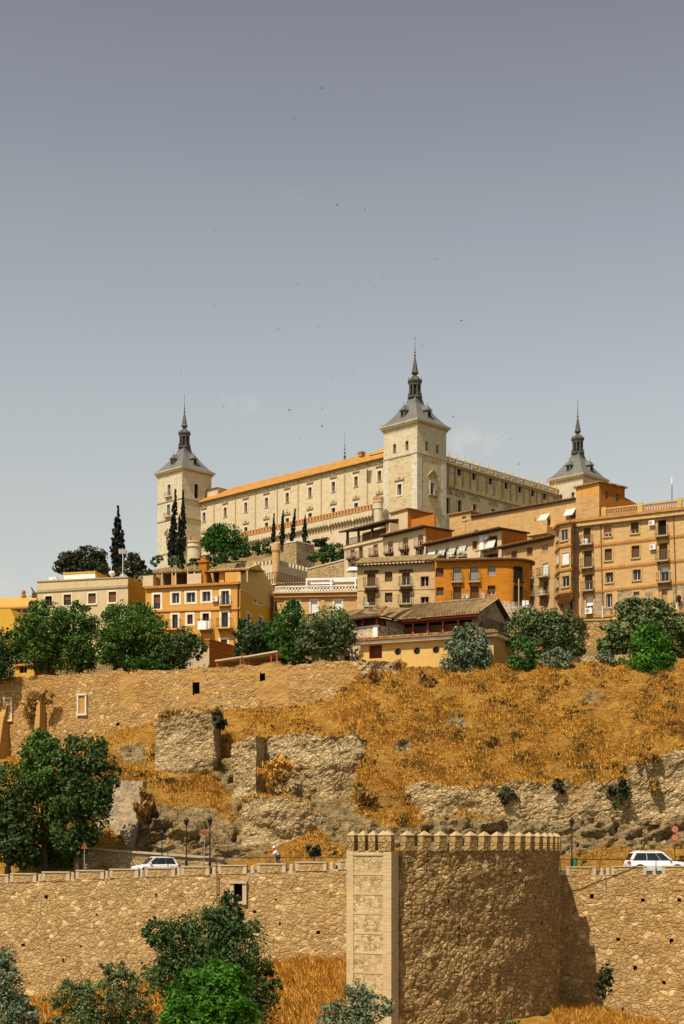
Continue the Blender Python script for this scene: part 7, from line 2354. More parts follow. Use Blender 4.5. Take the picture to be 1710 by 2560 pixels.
# foreground, bottom left
tree('foreground_tree', 'large dark green tree in front of the lower wall', 'tree', 530, 2700, 92.0, [(560, 2300, 52, 55), (520, 2340, 85, 62), (600, 2380, 68, 75), (450, 2350, 62, 52), (520, 2430, 110, 70), (630, 2470, 62, 75), (440, 2450, 80, 62), (575, 2265, 25, 35), (395, 2330, 35, 35), (560, 2520, 120, 70)], L_['deep'], seed=51, tr=.3, leaf=.14, cover=2.2, shell=.42, clump=.26)
tree('foreground_bush', 'vivid light green bush in front of the large dark tree', 'bush', 520, 2720, 86.0, [(540, 2450, 70, 45), (490, 2500, 75, 55), (570, 2510, 62, 60), (530, 2560, 110, 55), (450, 2550, 50, 45)], L_['vivid'], seed=52, trunk=False, leaf=.13, cover=2.2, stretch=1.8, clump=.22)
tree('foreground_bush', 'dull olive scrub bush at bottom left, between the poplar and the large tree', 'bush', 260, 2720, 88.0, [(175, 2490, 55, 45), (230, 2520, 70, 60), (310, 2480, 62, 60), (290, 2440, 40, 36), (200, 2570, 90, 50), (340, 2540, 50, 60)], L_['olive'], seed=53, trunk=False, leaf=.135, cover=1.6, shell=.3, clump=.24)
tree('foreground_poplar', 'grey-green poplar cut by the left edge at the bottom', 'tree', 15, 2740, 84.0, [(20, 2420, 32, 55), (30, 2480, 38, 60), (5, 2540, 55, 60), (55, 2540, 36, 45), (-20, 2440, 40, 60)], L_['silver'], seed=54, tr=.16, leaf=.13, cover=2.0)
tree('foreground_sapling', 'small blue-green sapling in front of the brick-edged bastion face', 'tree', 900, 2690, 86.0, [(895, 2490, 34, 36), (870, 2525, 40, 40), (925, 2530, 40, 38), (960, 2520, 26, 26), (890, 2570, 62, 36)], L_['silver'], seed=55, tr=.1, leaf=.13, cover=1.6, shell=.3)
tree('foreground_sapling', 'thin grey sapling at the bottom edge, left of the one before the bastion', 'tree', 830, 2690, 88.0, [(825, 2535, 26, 26), (815, 2560, 32, 26), (845, 2565, 30, 30)], L_['silver'], seed=56, tr=.08, leaf=.16, cover=1.4, shell=.3)
tree('bush', 'lone green bush at the foot of the right lower wall in the bastion shadow', 'bush', 1512, 2520, 118.0, [(1514, 2440, 17, 36), (1508, 2475, 20, 26)], L_['dark'], seed=57, trunk=False, leaf=.18)
tree('bush', 'low weeds at the bottom edge below the bastion', 'bush', 1290, 2680, 96.0, [(1290, 2568, 46, 14), (1240, 2575, 40, 12)], L_['olive'], seed=58, trunk=False, leaf=.16)
# fortress gardens
def cypress(label, px, py0, py1, w, Y, seed, lean=0, twin=()):
    h = py1 - py0
    lobes = []
    for (dx, top, ww) in ((0, py0, w),) + tuple(twin):
        hh = py1 - top
        for q in range(15):
            t = .04 + .93 * q / 14
            s = min(1, .62 + t * 1.5) if t < .28 else max(.10, 1.0 - ((t - .28) / .72) ** 1.35 * .95)
            lobes.append((px + dx + lean * t, py1 - hh * t, ww * s * .92, hh * .065))
    return tree('cypress', label, 'tree', px, py1, Y, lobes, L_['cypress'], leaf=.22 if Y > 240 else .20, cover=3.6, seed=seed, tr=.22, depth=1.0, clump=.2, shell=.6, stretch=1.6, updown=.6, group='cypresses in the fortress garden')
cypress('lone tall cypress behind the cream house', 295, 1268, 1428, 20, 240, 61)
cypress('tall double-tipped cypress in front of the left tower, left of its twin', 429, 1226, 1412, 12.5, 262, 62, 10, ((-4, 1262, 9),))
cypress('broad tall cypress in front of the left tower, right of its twin', 454, 1232, 1416, 12, 258, 63, 4, ((-9, 1290, 7),))
cypress('slim cypress before the rampart, leftmost of four', 683, 1286, 1362, 5.5, 268, 64, 2)
cypress('slim cypress before the rampart, second of four, standing a little broader', 704, 1279, 1366, 7.5, 264, 65, 4)
cypress('slim leaning cypress before the rampart, third of four', 729, 1274, 1360, 6.5, 266, 66, 9)
cypress('slim cypress before the rampart, rightmost of four', 761, 1288, 1352, 6.5, 268, 67, 2)
tree('holm_oak', 'broad dark holm oak on the skyline behind the cream house', 'tree', 205, 1445, 232.0, [(185, 1398, 34, 22), (225, 1395, 38, 26), (165, 1415, 30, 18), (205, 1420, 50, 20), (245, 1415, 22, 25)], L_['dark'], seed=71, leaf=.28, tr=.3, cover=3.6)
tree('pine', 'rounded grey-green pine right of the lone tall cypress', 'tree', 333, 1448, 228.0, [(333, 1405, 22, 24), (325, 1425, 26, 18), (348, 1422, 18, 20)], L_['dark'], seed=72, leaf=.28, tr=.2, cover=3.6)
tree('shrub', 'grey scrub on the skyline between holm oak and cypress', 'shrub', 265, 1450, 226.0, [(262, 1425, 16, 18), (282, 1432, 20, 14), (250, 1440, 18, 10)], L_['dark'], seed=73, trunk=False, leaf=.28, cover=3.4)
tree('shrub', 'dark scrub between the pine and the orange house terrace', 'shrub', 372, 1452, 224.0, [(370, 1435, 16, 12), (352, 1442, 16, 10)], L_['dark'], seed=74, trunk=False, leaf=.28)
tree('potted_palm', 'small yellowish palm-like shrub on the skyline left of the cypresses', 'shrub', 392, 1416, 236.0, [(388, 1403, 10, 12), (400, 1398, 8, 8)], L_['olive'], seed=75, trunk=False, leaf=.3)
tree('shrub', 'pale shrub at the foot of the twin cypresses', 'shrub', 432, 1416, 250.0, [(432, 1402, 14, 10)], L_['silver'], seed=76, trunk=False, leaf=.3)
tree('garden_tree', 'round bright green tree before the fortress facade, right of the left tower', 'tree', 560, 1400, 290.0, [(560, 1338, 40, 26), (535, 1355, 30, 28), (590, 1355, 28, 28), (560, 1372, 46, 20)], L_['bright'], seed=77, leaf=.32, tr=.35, cover=3.6)
tree('hedge', 'long trailing hedge along the garden wall below the round green tree', 'hedge', 540, 1414, 262.0, [(520, 1404, 32, 13), (560, 1395, 32, 12), (595, 1387, 26, 10), (490, 1408, 22, 10)], L_['hedge'], seed=78, trunk=False, leaf=.3)
tree('hedge', 'bright clipped hedge left of the stone terrace block', 'hedge', 640, 1392, 266.0, [(628, 1376, 24, 15), (660, 1371, 24, 17), (610, 1384, 16, 10)], L_['hedge'], seed=79, trunk=False, leaf=.3)
tree('shrub', 'bright green scrub left of the loggia house', 'shrub', 830, 1418, 246.0, [(820, 1385, 30, 18), (845, 1378, 22, 18), (795, 1395, 26, 14), (850, 1400, 20, 18)], L_['hedge'], seed=80, trunk=False, leaf=.32)
tree('shrub', 'dark scrub behind the stone terrace block', 'shrub', 790, 1378, 270.0, [(785, 1357, 22, 11), (812, 1360, 22, 14), (765, 1365, 14, 8)], L_['dark'], seed=81, trunk=False, leaf=.32)
# weeds on walls
def weeds(label, cx, cy, rx, ry, Y, mat, seed, name='weeds'):
    tree(name, label, 'weeds', cx, cy + ry, Y, [(cx, cy, rx, ry)], mat, seed=seed, trunk=False, leaf=.22, cover=1.9, stretch=2.0, updown=.5, shell=.2, crown='foliage')
weeds('shaggy dry weeds hanging on the upper wall between the two brick buttresses', 80, 1768, 26, 34, 159.6, L_['drybrown'], 91)
weeds('tuft of dry weeds capping the slim brick buttress', 118, 1742, 20, 14, 158.2, L_['drybrown'], 92)
weeds('fringe of dry brush along the top of the squat ruin', 455, 1788, 66, 14, 139.0, L_['drybrown'], 93)
weeds('dark brush spilling off the right corner of the squat ruin', 545, 1795, 20, 34, 138.4, L_['dark'], 94)
weeds('dark weeds in the notch of the stepped ruin', 700, 1960, 30, 34, 131.5, L_['drybrown'], 95)
weeds('golden weeds over the notch of the stepped ruin', 690, 1920, 42, 26, 132.0, L_['drygrass'], 96)
weeds('dark caper bush hanging on the low retaining wall, left one', 1270, 1985, 22, 26, 128.6, L_['dark'], 97)
weeds('dark caper bush hanging on the low retaining wall, above the lamp', 1395, 1972, 18, 20, 128.6, L_['dark'], 98)
weeds('largest dark caper bush hanging at the right end of the low retaining wall', 1545, 1985, 28, 34, 128.6, L_['dark'], 99)
weeds('dark weeds on the higher right retaining wall', 1635, 1965, 14, 24, 128.4, L_['drybrown'], 100)
weeds('grey weeds along the top of the higher right retaining wall', 1620, 1898, 26, 16, 128.6, L_['drybrown'], 101)
weeds('dark round bush behind the railing left of the bastion', 785, 2128, 22, 18, 122.3, L_['dark'], 102)
weeds('dark weeds at the top of the broken wall end', 1062, 1700, 26, 20, 142.5, L_['drybrown'], 103)
weeds('dark weeds on the broken wall fragment', 930, 1688, 14, 14, 142.9, L_['drybrown'], 104)
weeds('small dark tuft growing on the lower wall beside its doorway', 628, 2200, 5, 14, 119.4, L_['drybrown'], 105)
weeds('grey scrub on the slope left of the rock face', 360, 2010, 24, 36, 127.5, L_['drybrown'], 106)
weeds('grey scrub on the slope beside the ruin foot', 905, 1985, 34, 26, 127.6, L_['drybrown'], 107)

# ------------------------------------------------------------------ dry grass as one mass
def blades(pts, hgt, seed, n_bl=5, width=.05, lean=.5):
    rng = np.random.default_rng(seed)
    n = len(pts)
    p = np.repeat(np.asarray(pts), n_bl, 0)
    m = len(p)
    p = p + rng.normal(size=(m, 3)) * np.array([.12, .12, 0])
    h = np.repeat(np.asarray(hgt), n_bl) * (.5 + .8 * rng.random(m))
    az = rng.random(m) * 2 * math.pi
    ln = lean * rng.random(m)
    d = np.stack([np.cos(az) * ln, np.sin(az) * ln - .25, np.ones(m)], 1)
    d /= np.linalg.norm(d, axis=1)[:, None]
    sd = np.stack([-np.sin(az), np.cos(az), np.zeros(m)], 1) * .4 + np.array([.8, 0, 0])
    sd /= np.linalg.norm(sd, axis=1)[:, None]
    w = width * (.6 + .8 * rng.random(m))
    droop = np.stack([np.cos(az) * .25, np.sin(az) * .25, -np.full(m, .12)], 1) * h[:, None]
    v = np.stack([p - sd * w[:, None], p + sd * w[:, None], p + d * (h * .6)[:, None] + sd * w[:, None] * .7, p + d * h[:, None] + droop, p + d * (h * .6)[:, None] - sd * w[:, None] * .7], 1).reshape(-1, 3)
    v[:, 2] -= .05
    idx = np.arange(5 * m).reshape(m, 5)
    return v, idx


def scatter(sheet, n, box, seed, dens, rockfn=None):
    rnd = random.Random(seed)
    out, hg = [], []
    while len(out) < n:
        px, py = rnd.uniform(box[0], box[1]), rnd.uniform(box[2], box[3])
        a = dens(px, py)
        if rnd.random() > a: continue
        Y = sheet.find(px, py)
        if Y is None:
            if rnd.random() < .02: n -= 1
            continue
        out.append(P(px, py, Y)); hg.append((.28 + .3 * rnd.random()) * (.6 + .6 * a) * (.75 + .9 * max(0, mnoise.noise(Vector((px * .02, py * .03, 1.5))))))
    return out, hg


def dens_hill(px, py):
    r = rockiness(px, py)
    d = 1 - min(1, r * 1.5)
    d *= max(.05, .5 + 1.0 * mnoise.fractal(Vector((px * .014, py * .022, 4.2)), 1, 2, 4) + .5 * mnoise.noise(Vector((px * .05, py * .09, 2.2))))
    if py > 2060: d *= .6
    return max(0.03, min(1, d))


pts, hg = scatter(hill, 40000, (20, 1740, 1655, 2150), 5, dens_hill)
v, f = blades(pts, [h * .62 for h in hg], 6, 5, .045)
tag(link('dry_grass', mesh_from_arrays('dry_grass', v, f, L_['drygrass'])), 'dry golden grass covering the hillside', 'grass', kind='stuff')
pts, hg = scatter(hill, 8000, (20, 1740, 1655, 2150), 8, lambda px, py: (.12 + max(0, mnoise.fractal(Vector((px * .012, py * .02, 9.1)), 1, 2, 3)) * 1.8) * dens_hill(px, py))
v, f = blades(pts, [h * .8 for h in hg], 9, 4, .05)
tag(link('brown_grass', mesh_from_arrays('brown_grass', v, f, L_['drybrown'])), 'brown withered scrub scattered through the hillside grass', 'grass', kind='stuff')
pts, hg = scatter(low, 9000, (-20, 880, 2395, 2660), 15, lambda px, py: .9)
p2, h2 = scatter(low, 3500, (1380, 1730, 2490, 2660), 16, lambda px, py: .9)
h2 = [h * .6 for h in h2]
v, f = blades(pts + p2, [h * 1.7 for h in hg + h2] if len(hg) == len(pts) else [.6] * (len(pts) + len(p2)), 17, 5, .035, .7)
tag(link('bank_grass', mesh_from_arrays('bank_grass', v, f, L_['drygrass'])), 'tall dry grass at the foot of the lower wall', 'grass', kind='stuff')

# dark green-brown weeds dotted over the slope and along the wall tops
pts, hg = scatter(hill, 1300, (250, 1740, 1665, 2140), 31, lambda px, py: max(0, mnoise.fractal(Vector((px * .02, py * .03, 6.6)), 1, 2, 3)) * dens_hill(px, py) * 1.5)
v, f = blades(pts, [h * .95 for h in hg], 33, 6, .05, .8)
tag(link('green_weeds', mesh_from_arrays('green_weeds', v, f, L_['dark'])), 'dark weeds dotted over the dry slope', 'weeds', kind='stuff')

rnd = random.Random(77)
pts = []
for (x, y, z) in TOPS:
    if mnoise.noise(Vector((x * .35, y * .35, 3.0))) > -.15 and rnd.random() < .75: pts.append((x + rnd.uniform(-.1, .1), y + rnd.uniform(-.1, .1), z))
v, f = blades(pts, [rnd.uniform(.2, .5) for _ in pts], 78, 5, .045, .9)
tag(link('wall_grass', mesh_from_arrays('wall_grass', v, f, L_['drygrass'])), 'dry grass sprouting along the tops of the ruined walls', 'grass', kind='stuff')
# ------------------------------------------------------------------ vehicles
def car(name, label, loc, rz, paint, Lc=4.5, Wc=1.85, Hc=1.5, kind='suv'):
    """x forward; wheels on z=0"""
    th = Thing(name, label, 'car', loc, rz)
    h = Hc
    if kind == 'suv':
        prof = [(-.5, .42, .62, .62), (-.47, .30, .72, .72), (-.40, .26, .98 * .62, 0), ]
    bel = .60 * h
    # body: stations along x with lower sill and shoulder heights
    st = [(-.500, .40, .80), (-.485, .30, .98), (-.40, .26, 1.0), (-.1, .24, 1.0), (.20, .24, .99), (.36, .26, .93), (.46, .30, .84), (.495, .38, .72)]
    mb = MB()
    rings = []
    for t, zb, zt in st:
        w = Wc / 2 * (1 - .16 * max(0, abs(t) - .36) / .14)
        x = t * Lc; a, b = zb * h * .72, zt * bel
        rings.append([(x, -w * .93, a), (x, w * .93, a), (x, w, (a + b) * .5), (x, w * .96, b * .96), (x, w * .86, b), (x, -w * .86, b), (x, -w * .96, b * .96), (x, -w, (a + b) * .5)])
    mb.loft([r[::-1] for r in rings])
    body = mb.build('body', paint, th, smooth=False)
    # cabin
    gb = MB()
    if kind == 'suv': cab = [(-.475, .0, .80), (-.40, .93, .74), (-.30, 1.0, .72), (.0, 1.0, .72), (.08, .96, .72), (.235, .0, .80)]
    else: cab = [(-.47, .0, .80), (-.38, .86, .74), (-.22, 1.0, .72), (.0, 1.0, .72), (.07, .95, .72), (.27, .0, .80)]
    zb = bel * .985
    rr = []
    for t, k, ww in cab:
        z = zb + (h - zb) * k; w = Wc / 2 * ww
        rr.append([(t * Lc, -w, z), (t * Lc, w, z)])
    lo = [(cab[0][0] * Lc, Wc / 2 * .83), (cab[-1][0] * Lc, Wc / 2 * .83)]
    for a, b in zip(rr, rr[1:]):
        m = 0
        gb.poly([a[0], b[0], b[1], a[1]], m)
    for s_ in (0, 1):
        poly = [r[s_] for r in rr]
        gb.poly(poly if s_ == 0 else poly[::-1], 0)
    gb.build('cabin', paint, th)
    # glass slightly proud
    def glasspane(nm, pts): 
        g_ = MB(); g_.poly(pts); g_.build(nm, M['carglass'], th)
    def lerp(a, b, t): return tuple(x + (y - x) * t for x, y in zip(a, b))
    off = .012
    ws0, ws1 = rr[-2], rr[-1]
    q = [lerp(ws1[0], ws0[0], .08), lerp(ws1[1], ws0[1], .08), lerp(ws1[1], ws0[1], .92), lerp(ws1[0], ws0[0], .92)]
    q = [(x + off, y * .93, z + off) for x, y, z in q]; glasspane('windscreen', q)
    q = [lerp(rr[0][1], rr[1][1], .15), lerp(rr[0][0], rr[1][0], .15), lerp(rr[0][0], rr[1][0], .9), lerp(rr[0][1], rr[1][1], .9)]
    q = [(x - off, y * .9, z + off) for x, y, z in q]; glasspane('rear_window', q)
    for s_, sg in ((0, -1), (1, 1)):
        top = h - .10
        zlo = zb + .05
        def yat(z): return sg * (Wc / 2 * (.80 + (.72 - .80) * (z - zb) / (h - zb)) + off + .012)
        xr0, xr1 = (cab[0][0] + .055) * Lc, (cab[1][0] + .045) * Lc
        xf0, xf1 = (cab[-1][0] - .035) * Lc, (cab[-2][0] - .02) * Lc
        cuts = [0, .37, .385, .735, .75, 1.0]
        for k in (0, 2, 4):
            a, b = cuts[k], cuts[k + 1]
            p = [(xr0 + (xf0 - xr0) * a, yat(zlo), zlo), (xr0 + (xf0 - xr0) * b, yat(zlo), zlo), (xr1 + (xf1 - xr1) * b, yat(top), top), (xr1 + (xf1 - xr1) * a, yat(top), top)]
            glasspane('side_window', p if sg < 0 else p[::-1])
        rail = MB(); rail.tube([(-.36 * Lc, sg * Wc * .33, h + .0), (-.3 * Lc, sg * Wc * .33, h + .06), (.0, sg * Wc * .33, h + .06), (.05 * Lc, sg * Wc * .33, h - .01)], .022, 5)
        if kind == 'suv': rail.build('roof_rail', paint, th)
        mir = MB(); mir.box(.17 * Lc, .20 * Lc, sg * Wc * .44, sg * Wc * .44 + sg * .22, zb + .04, zb + .2) if sg > 0 else mir.box(.17 * Lc, .20 * Lc, -Wc * .44 - .22, -Wc * .44, zb + .04, zb + .2)
        mir.build('wing_mirror', paint, th)
        for tx in (-.31, .30):
            wm = MB()
            wr = .36 * (h / 1.65) ** .5
            wm.T = Matrix.Translation((tx * Lc, sg * (Wc / 2 - .10), wr)) @ Matrix.Rotation(math.pi / 2, 4, 'X')
            wm.lathe(0, 0, [(wr * .7, -.115), (wr * .95, -.115), (wr, -.08), (wr, .08), (wr * .95, .115), (wr * .7, .115)], 20)
            ty = wm.build('wheel', M['tyre'], th)
            rm = MB(); rm.T = Matrix.Translation((tx * Lc, sg * (Wc / 2 - .10), wr)) @ Matrix.Rotation(math.pi / 2, 4, 'X')
            rm.lathe(0, 0, [(.02, -.12), (wr * .68, -.118), (wr * .68, .118), (.02, .12)], 10); rm.build('rim', M['alloy'], ty)
            ar = MB(); n = 12
            yo = sg * (Wc / 2 + .004)
            prof = [(tx * Lc + (wr + .09) * math.cos(math.pi * k / n), yo, wr + (wr + .09) * math.sin(math.pi * k / n)) for k in range(n + 1)]
            ar.poly(prof if sg < 0 else prof[::-1]); ar.build('wheel_arch', M['tyre'], th)
        hl = MB(); hl.box(.435 * Lc, .487 * Lc, sg * Wc * .30 if sg > 0 else -Wc * .46, sg * Wc * .46 if sg > 0 else -Wc * .30, bel * .66, bel * .80); hl.build('headlight', M['clearlamp'], th)
        tl = MB(); tl.box(-.503 * Lc, -.462 * Lc, sg * Wc * .34 if sg > 0 else -Wc * .485, sg * Wc * .485 if sg > 0 else -Wc * .34, bel * .80, bel * .98); tl.build('tail_light', M['redlamp'], th)
    bp = MB(); bp.box(.47 * Lc, .502 * Lc, -Wc * .42, Wc * .42, .28, .45); bp.box(-.504 * Lc, -.47 * Lc, -Wc * .42, Wc * .42, .30, .48); bp.build('bumper', M['tyre'], th)
    return th


def roadz(px, Y):
    Yb = float(np.interp(px, sorted(HC), [HC[p][0][1] for p in sorted(HC)])) + .6
    return zof(roadpy(px), Yb) - .02


Yc = 122.0
car('parked_suv', 'white SUV with roof rails driving behind the parapet at right', Vector((pxX(1640, Yc), Yc, zof(2186, Yc))), R(3), M['carwhite'], 5.0, 1.95, 1.85)
Yc = 122.0
car('hatchback', 'white hatchback facing left on the road behind the left parapet', Vector((pxX(388, Yc), Yc, zof(2191, Yc))), R(180 + 26), M['carwhite'], 3.7, 1.75, 1.62, 'hatch')
Yc = 119.8
car('dark_car', 'dark car half hidden behind the left edge of the bastion', Vector((pxX(905, Yc), Yc, zof(2181, Yc))), R(180), M['cardark'], 4.2, 1.75, 1.5, 'hatch')
Yc = 174.0
car('street_car', 'pale car parked on the street at the foot of the apartment building downpipe', Vector((pxX(1503, Yc), Yc, zof(1551, Yc) - 1.45)), R(8), M['carwhite'], 4.2, 1.75, 1.45, 'hatch')
car('street_car', 'pale car parked on the street at the right edge, behind the big fig tree', Vector((pxX(1712, 172.5), 172.5, zof(1562, 172.5) - 1.5)), R(8), M['carwhite'], 4.3, 1.8, 1.5, 'hatch')

# ------------------------------------------------------------------ lamps, signs, rails
def lamp(label, px, py_top, Y, z0=None, pole=.055):
    zb = roadz(px, Y) if z0 is None else z0
    b = Vector((pxX(px, Y), Y, zb))
    th = Thing('street_lamp', label, 'street lamp', b, 0, 'street lamps along the road')
    h = zof(py_top, Y) - zb
    m = MB()
    m.lathe(0, 0, [(.17, 0), (.17, .25), (.11, .35), (.11, .9), (pole * 1.3, 1.0), (pole, 1.3), (pole * .8, h - .75), (pole * 1.6, h - .72), (pole * .8, h - .68), (.10, h - .60)], 10)
    m.build('pole', M['iron'], th)
    l = MB(); l.lathe(0, 0, [(.10, h - .60), (.20, h - .22)], 6, 0)
    for k in range(6):
        a = 2 * math.pi * k / 6; l.tube([(.10 * math.cos(a), .10 * math.sin(a), h - .60), (.205 * math.cos(a), .205 * math.sin(a), h - .2)], .014, 4, 1)
    l.lathe(0, 0, [(.25, h - .22), (.24, h - .18), (.09, h - .03), (.06, h), (.02, h + .12)], 6, 1)
    l.build('lantern', [M['glass'], M['iron']], th)


lamp('black street lamp with lantern beside the right end of the bastion', 1429.5, 2045, 123.2)
lamp('black street lamp right of the white hatchback', 466, 2045, 121.9)
lamp('black street lamp with thick base, left of the ruin foot', 525, 2043, 121.2)
lamp('street lamp half lost against the dark rocks behind the hatchback', 405, 2076, 123.8)


def signpost(label, px, py_top, Y, kinds):
    b = Vector((pxX(px, Y), Y, roadz(px, Y)))
    th = Thing('road_sign', label, 'road sign', b)
    h = zof(py_top, Y) - b.z
    m = MB(); m.tube([(0, 0, 0), (0, 0, h)], .035, 6); m.build('pole', M['alloy'] if kinds != 'round' else M['iron'], th)
    if kinds == 'triangle':
        s_ = MB()
        for k, (r, y, mm) in enumerate(((.34, -.05, 0), (.22, -.055, 1))):
            s_.poly([(r * math.cos(a), y, h - .35 + r * math.sin(a)) for a in (R(210), R(330), R(90))], mm)
        s_.poly([(.34 * math.cos(a), -.04, h - .35 + .34 * math.sin(a)) for a in (R(90), R(330), R(210))], 0)
        s_.build('sign_plate', [M['signred'], M['wood']], th)
    else:
        for zz in (h - .3, h - 1.0):
            s_ = MB(); n = 20
            for r, y, mm in ((.28, -.05, 0), (.215, -.055, 1)):
                s_.poly([(r * math.cos(2 * math.pi * k / n), y, zz + r * math.sin(2 * math.pi * k / n)) for k in range(n)], mm)
            s_.poly([(.31 * math.cos(-2 * math.pi * k / n), -.04, zz + .31 * math.sin(-2 * math.pi * k / n)) for k in range(n)], 0)
            s_.box(-.03, .03, -.062, -.056, zz - .12, zz + .12, 2)
            s_.build('sign_plate', [M['signred'], M['tanblind'], M['iron']], th)


signpost('triangular warning sign on a pole before the dark ramp wall', 211, 2106, 122.4, 'triangle')
signpost('pole with two round red-rimmed signs above the white SUV bonnet', 1687, 2064, 124.0, 'round')
signpost('small triangular sign on a thin pole among the rocks, right of the hatchback', 511, 2072, 123.0, 'triangle')
sg_ = Thing('street_sign', 'white double sign on a post at the corner of the deep orange house', 'road sign', P(1312, 1560, 166))
m = MB(); m.tube([(-.1, 0, -1), (-.1, 0, 2.9)], .06, 6); m.build('pole', M['wood'], sg_)
m = MB(); m.box(-.3, .02, -.09, -.065, 1.1, 2.6); m.box(.10, .42, -.09, -.065, 1.1, 2.6); m.build('sign_plate', M['whiteblind'], sg_)
po_ = Thing('utility_pole', 'thin pale utility pole before the rounded orange corner', 'pole', P(1297, 1545, 167))
m = MB(); m.tube([(0, 0, -1), (0, 0, zof(1447, 167) - po_.loc.z)], .07, 7); m.build('pole', M['capstone'], po_)
ant = Thing('roof_aerial', 'tall thin aerial on the apartment building roof against the sky', 'aerial', P(1680, 1262, 182))
m = MB(); m.tube([(0, 0, -2), (0, 0, zof(1193, 182) - ant.loc.z)], [.07, .035], 6); m.build('mast', M['iron'], ant)
m = MB(); zt = zof(1203, 182) - ant.loc.z; m.lathe(0, 0, [(.09, zt - .4), (.09, zt + .5)], 6); m.build('whip', M['acwhite'], ant)


def railing(label, pts, h=.95, step=2.4):
    P3 = [Vector(p) for p in pts]
    th = Thing('railing', label, 'railing', P3[0])
    q = [p - P3[0] for p in P3]
    m = MB(); m.tube([p + Vector((0, 0, h)) for p in q], .035, 5); m.build('rail', M['iron'], th)
    m0 = None
    for a, b in zip(q, q[1:]):
        n = max(1, int((b - a).length / step))
        for k in range(n):
            p = a.lerp(b, k / n)
            if m0 is None:
                mm = MB(); mm.box(-.025, .025, -.025, .025, -.1, h); m0 = mm.build('post', M['iron'], th, p)
            else:
                o = m0.copy(); COL.objects.link(o); o.location = p


railing('thin iron railing along the road, left of the bastion', [(pxX(px, 119.6 if px > 700 else 120.6), 119.6 if px > 700 else 120.6, zof(py, 120) - .95) for px, py in ((420, 2147), (560, 2145), (700, 2143), (870, 2143))])
railing('thin iron railing along the road at right, in front of the white SUV', [(pxX(px, 119.95), 119.95, zof(py, 119.95) - .95) for px, py in ((1402, 2148), (1500, 2148.5), (1640, 2150), (1740, 2151))])
bn = Thing('litter_bin', 'small green litter bin at the foot of the right-hand street lamp', 'bin', Vector((pxX(1438, 122.8), 122.8, roadz(1438, 122.8))))
m = MB(); m.lathe(0, 0, [(.15, .35), (.2, 1.0), (.21, 1.05), (.16, 1.05), (.1, 1.0)], 12); m.build('bin_body', M['green_plastic'], bn)
m = MB(); m.tube([(0, .18, 0), (0, .18, 1.0)], .03, 5); m.build('post', M['iron'], bn)

# ------------------------------------------------------------------ cyclist pausing behind the railing
def person(label, loc, rz, lean=.35):
    th = Thing('person', label, 'person', loc, rz)
    J = {'pel': (0, 0, .95), 'chest': (.22 * lean / .35 * .5, 0, 1.22), 'neck': (.26, 0, 1.45), 'head0': (.29, 0, 1.52), 'head1': (.33, 0, 1.68),
         'shl': (.23, .19, 1.40), 'ell': (.36, .24, 1.15), 'hal': (.55, .2, 1.02), 'shr': (.23, -.19, 1.40), 'elr': (.36, -.24, 1.15), 'har': (.55, -.2, 1.02),
         'hil': (0, .1, .92), 'knl': (.16, .12, .52), 'anl': (.02, .12, .1), 'tol': (.16, .13, .04), 'hir': (0, -.1, .92), 'knr': (.05, -.12, .5), 'anr': (-.06, -.12, .1), 'tor': (.08, -.13, .04)}
    Rd = {'pel': .15, 'chest': .16, 'neck': .06, 'head0': .085, 'head1': .095, 'shl': .075, 'ell': .05, 'hal': .035, 'shr': .075, 'elr': .05, 'har': .035, 'hil': .1, 'knl': .065, 'anl': .045, 'tol': .04, 'hir': .1, 'knr': .065, 'anr': .045, 'tor': .04}
    E = [('pel', 'chest'), ('chest', 'neck'), ('neck', 'head0'), ('head0', 'head1'), ('chest', 'shl'), ('shl', 'ell'), ('ell', 'hal'), ('chest', 'shr'), ('shr', 'elr'), ('elr', 'har'), ('pel', 'hil'), ('hil', 'knl'), ('knl', 'anl'), ('anl', 'tol'), ('pel', 'hir'), ('hir', 'knr'), ('knr', 'anr'), ('anr', 'tor')]
    def skin(name, names, edges, mat, k=1.0):
        me = bpy.data.meshes.new(name); ix = {n: i for i, n in enumerate(names)}
        me.from_pydata([J[n] for n in names], [(ix[a], ix[b]) for a, b in edges if a in ix and b in ix], [])
        o = link(name, me, th); o.data.materials.append(mat)
        md = o.modifiers.new('skin', 'SKIN')
        for n, sv in zip(names, me.skin_vertices[0].data): sv.radius = (Rd[n] * k, Rd[n] * k)
        me.skin_vertices[0].data[0].use_root = True
        md2 = o.modifiers.new('sub', 'SUBSURF'); md2.levels = 1; md2.render_levels = 2
        return o
    skin('body', list(J), E, M['skin'])
    skin('shirt', ['pel', 'chest', 'shl', 'ell', 'shr', 'elr'], E, M['shirt'], 1.16)
    skin('trousers', ['pel', 'hil', 'knl', 'hir', 'knr'], E, M['trousers'], 1.14)
    hm = MB(); hm.lathe(.335, 0, [(.13, 1.66), (.135, 1.7), (.11, 1.78), (.05, 1.83), (.005, 1.84)], 12); hm.build('helmet', M['shirt'], th, smooth=True)
    return th


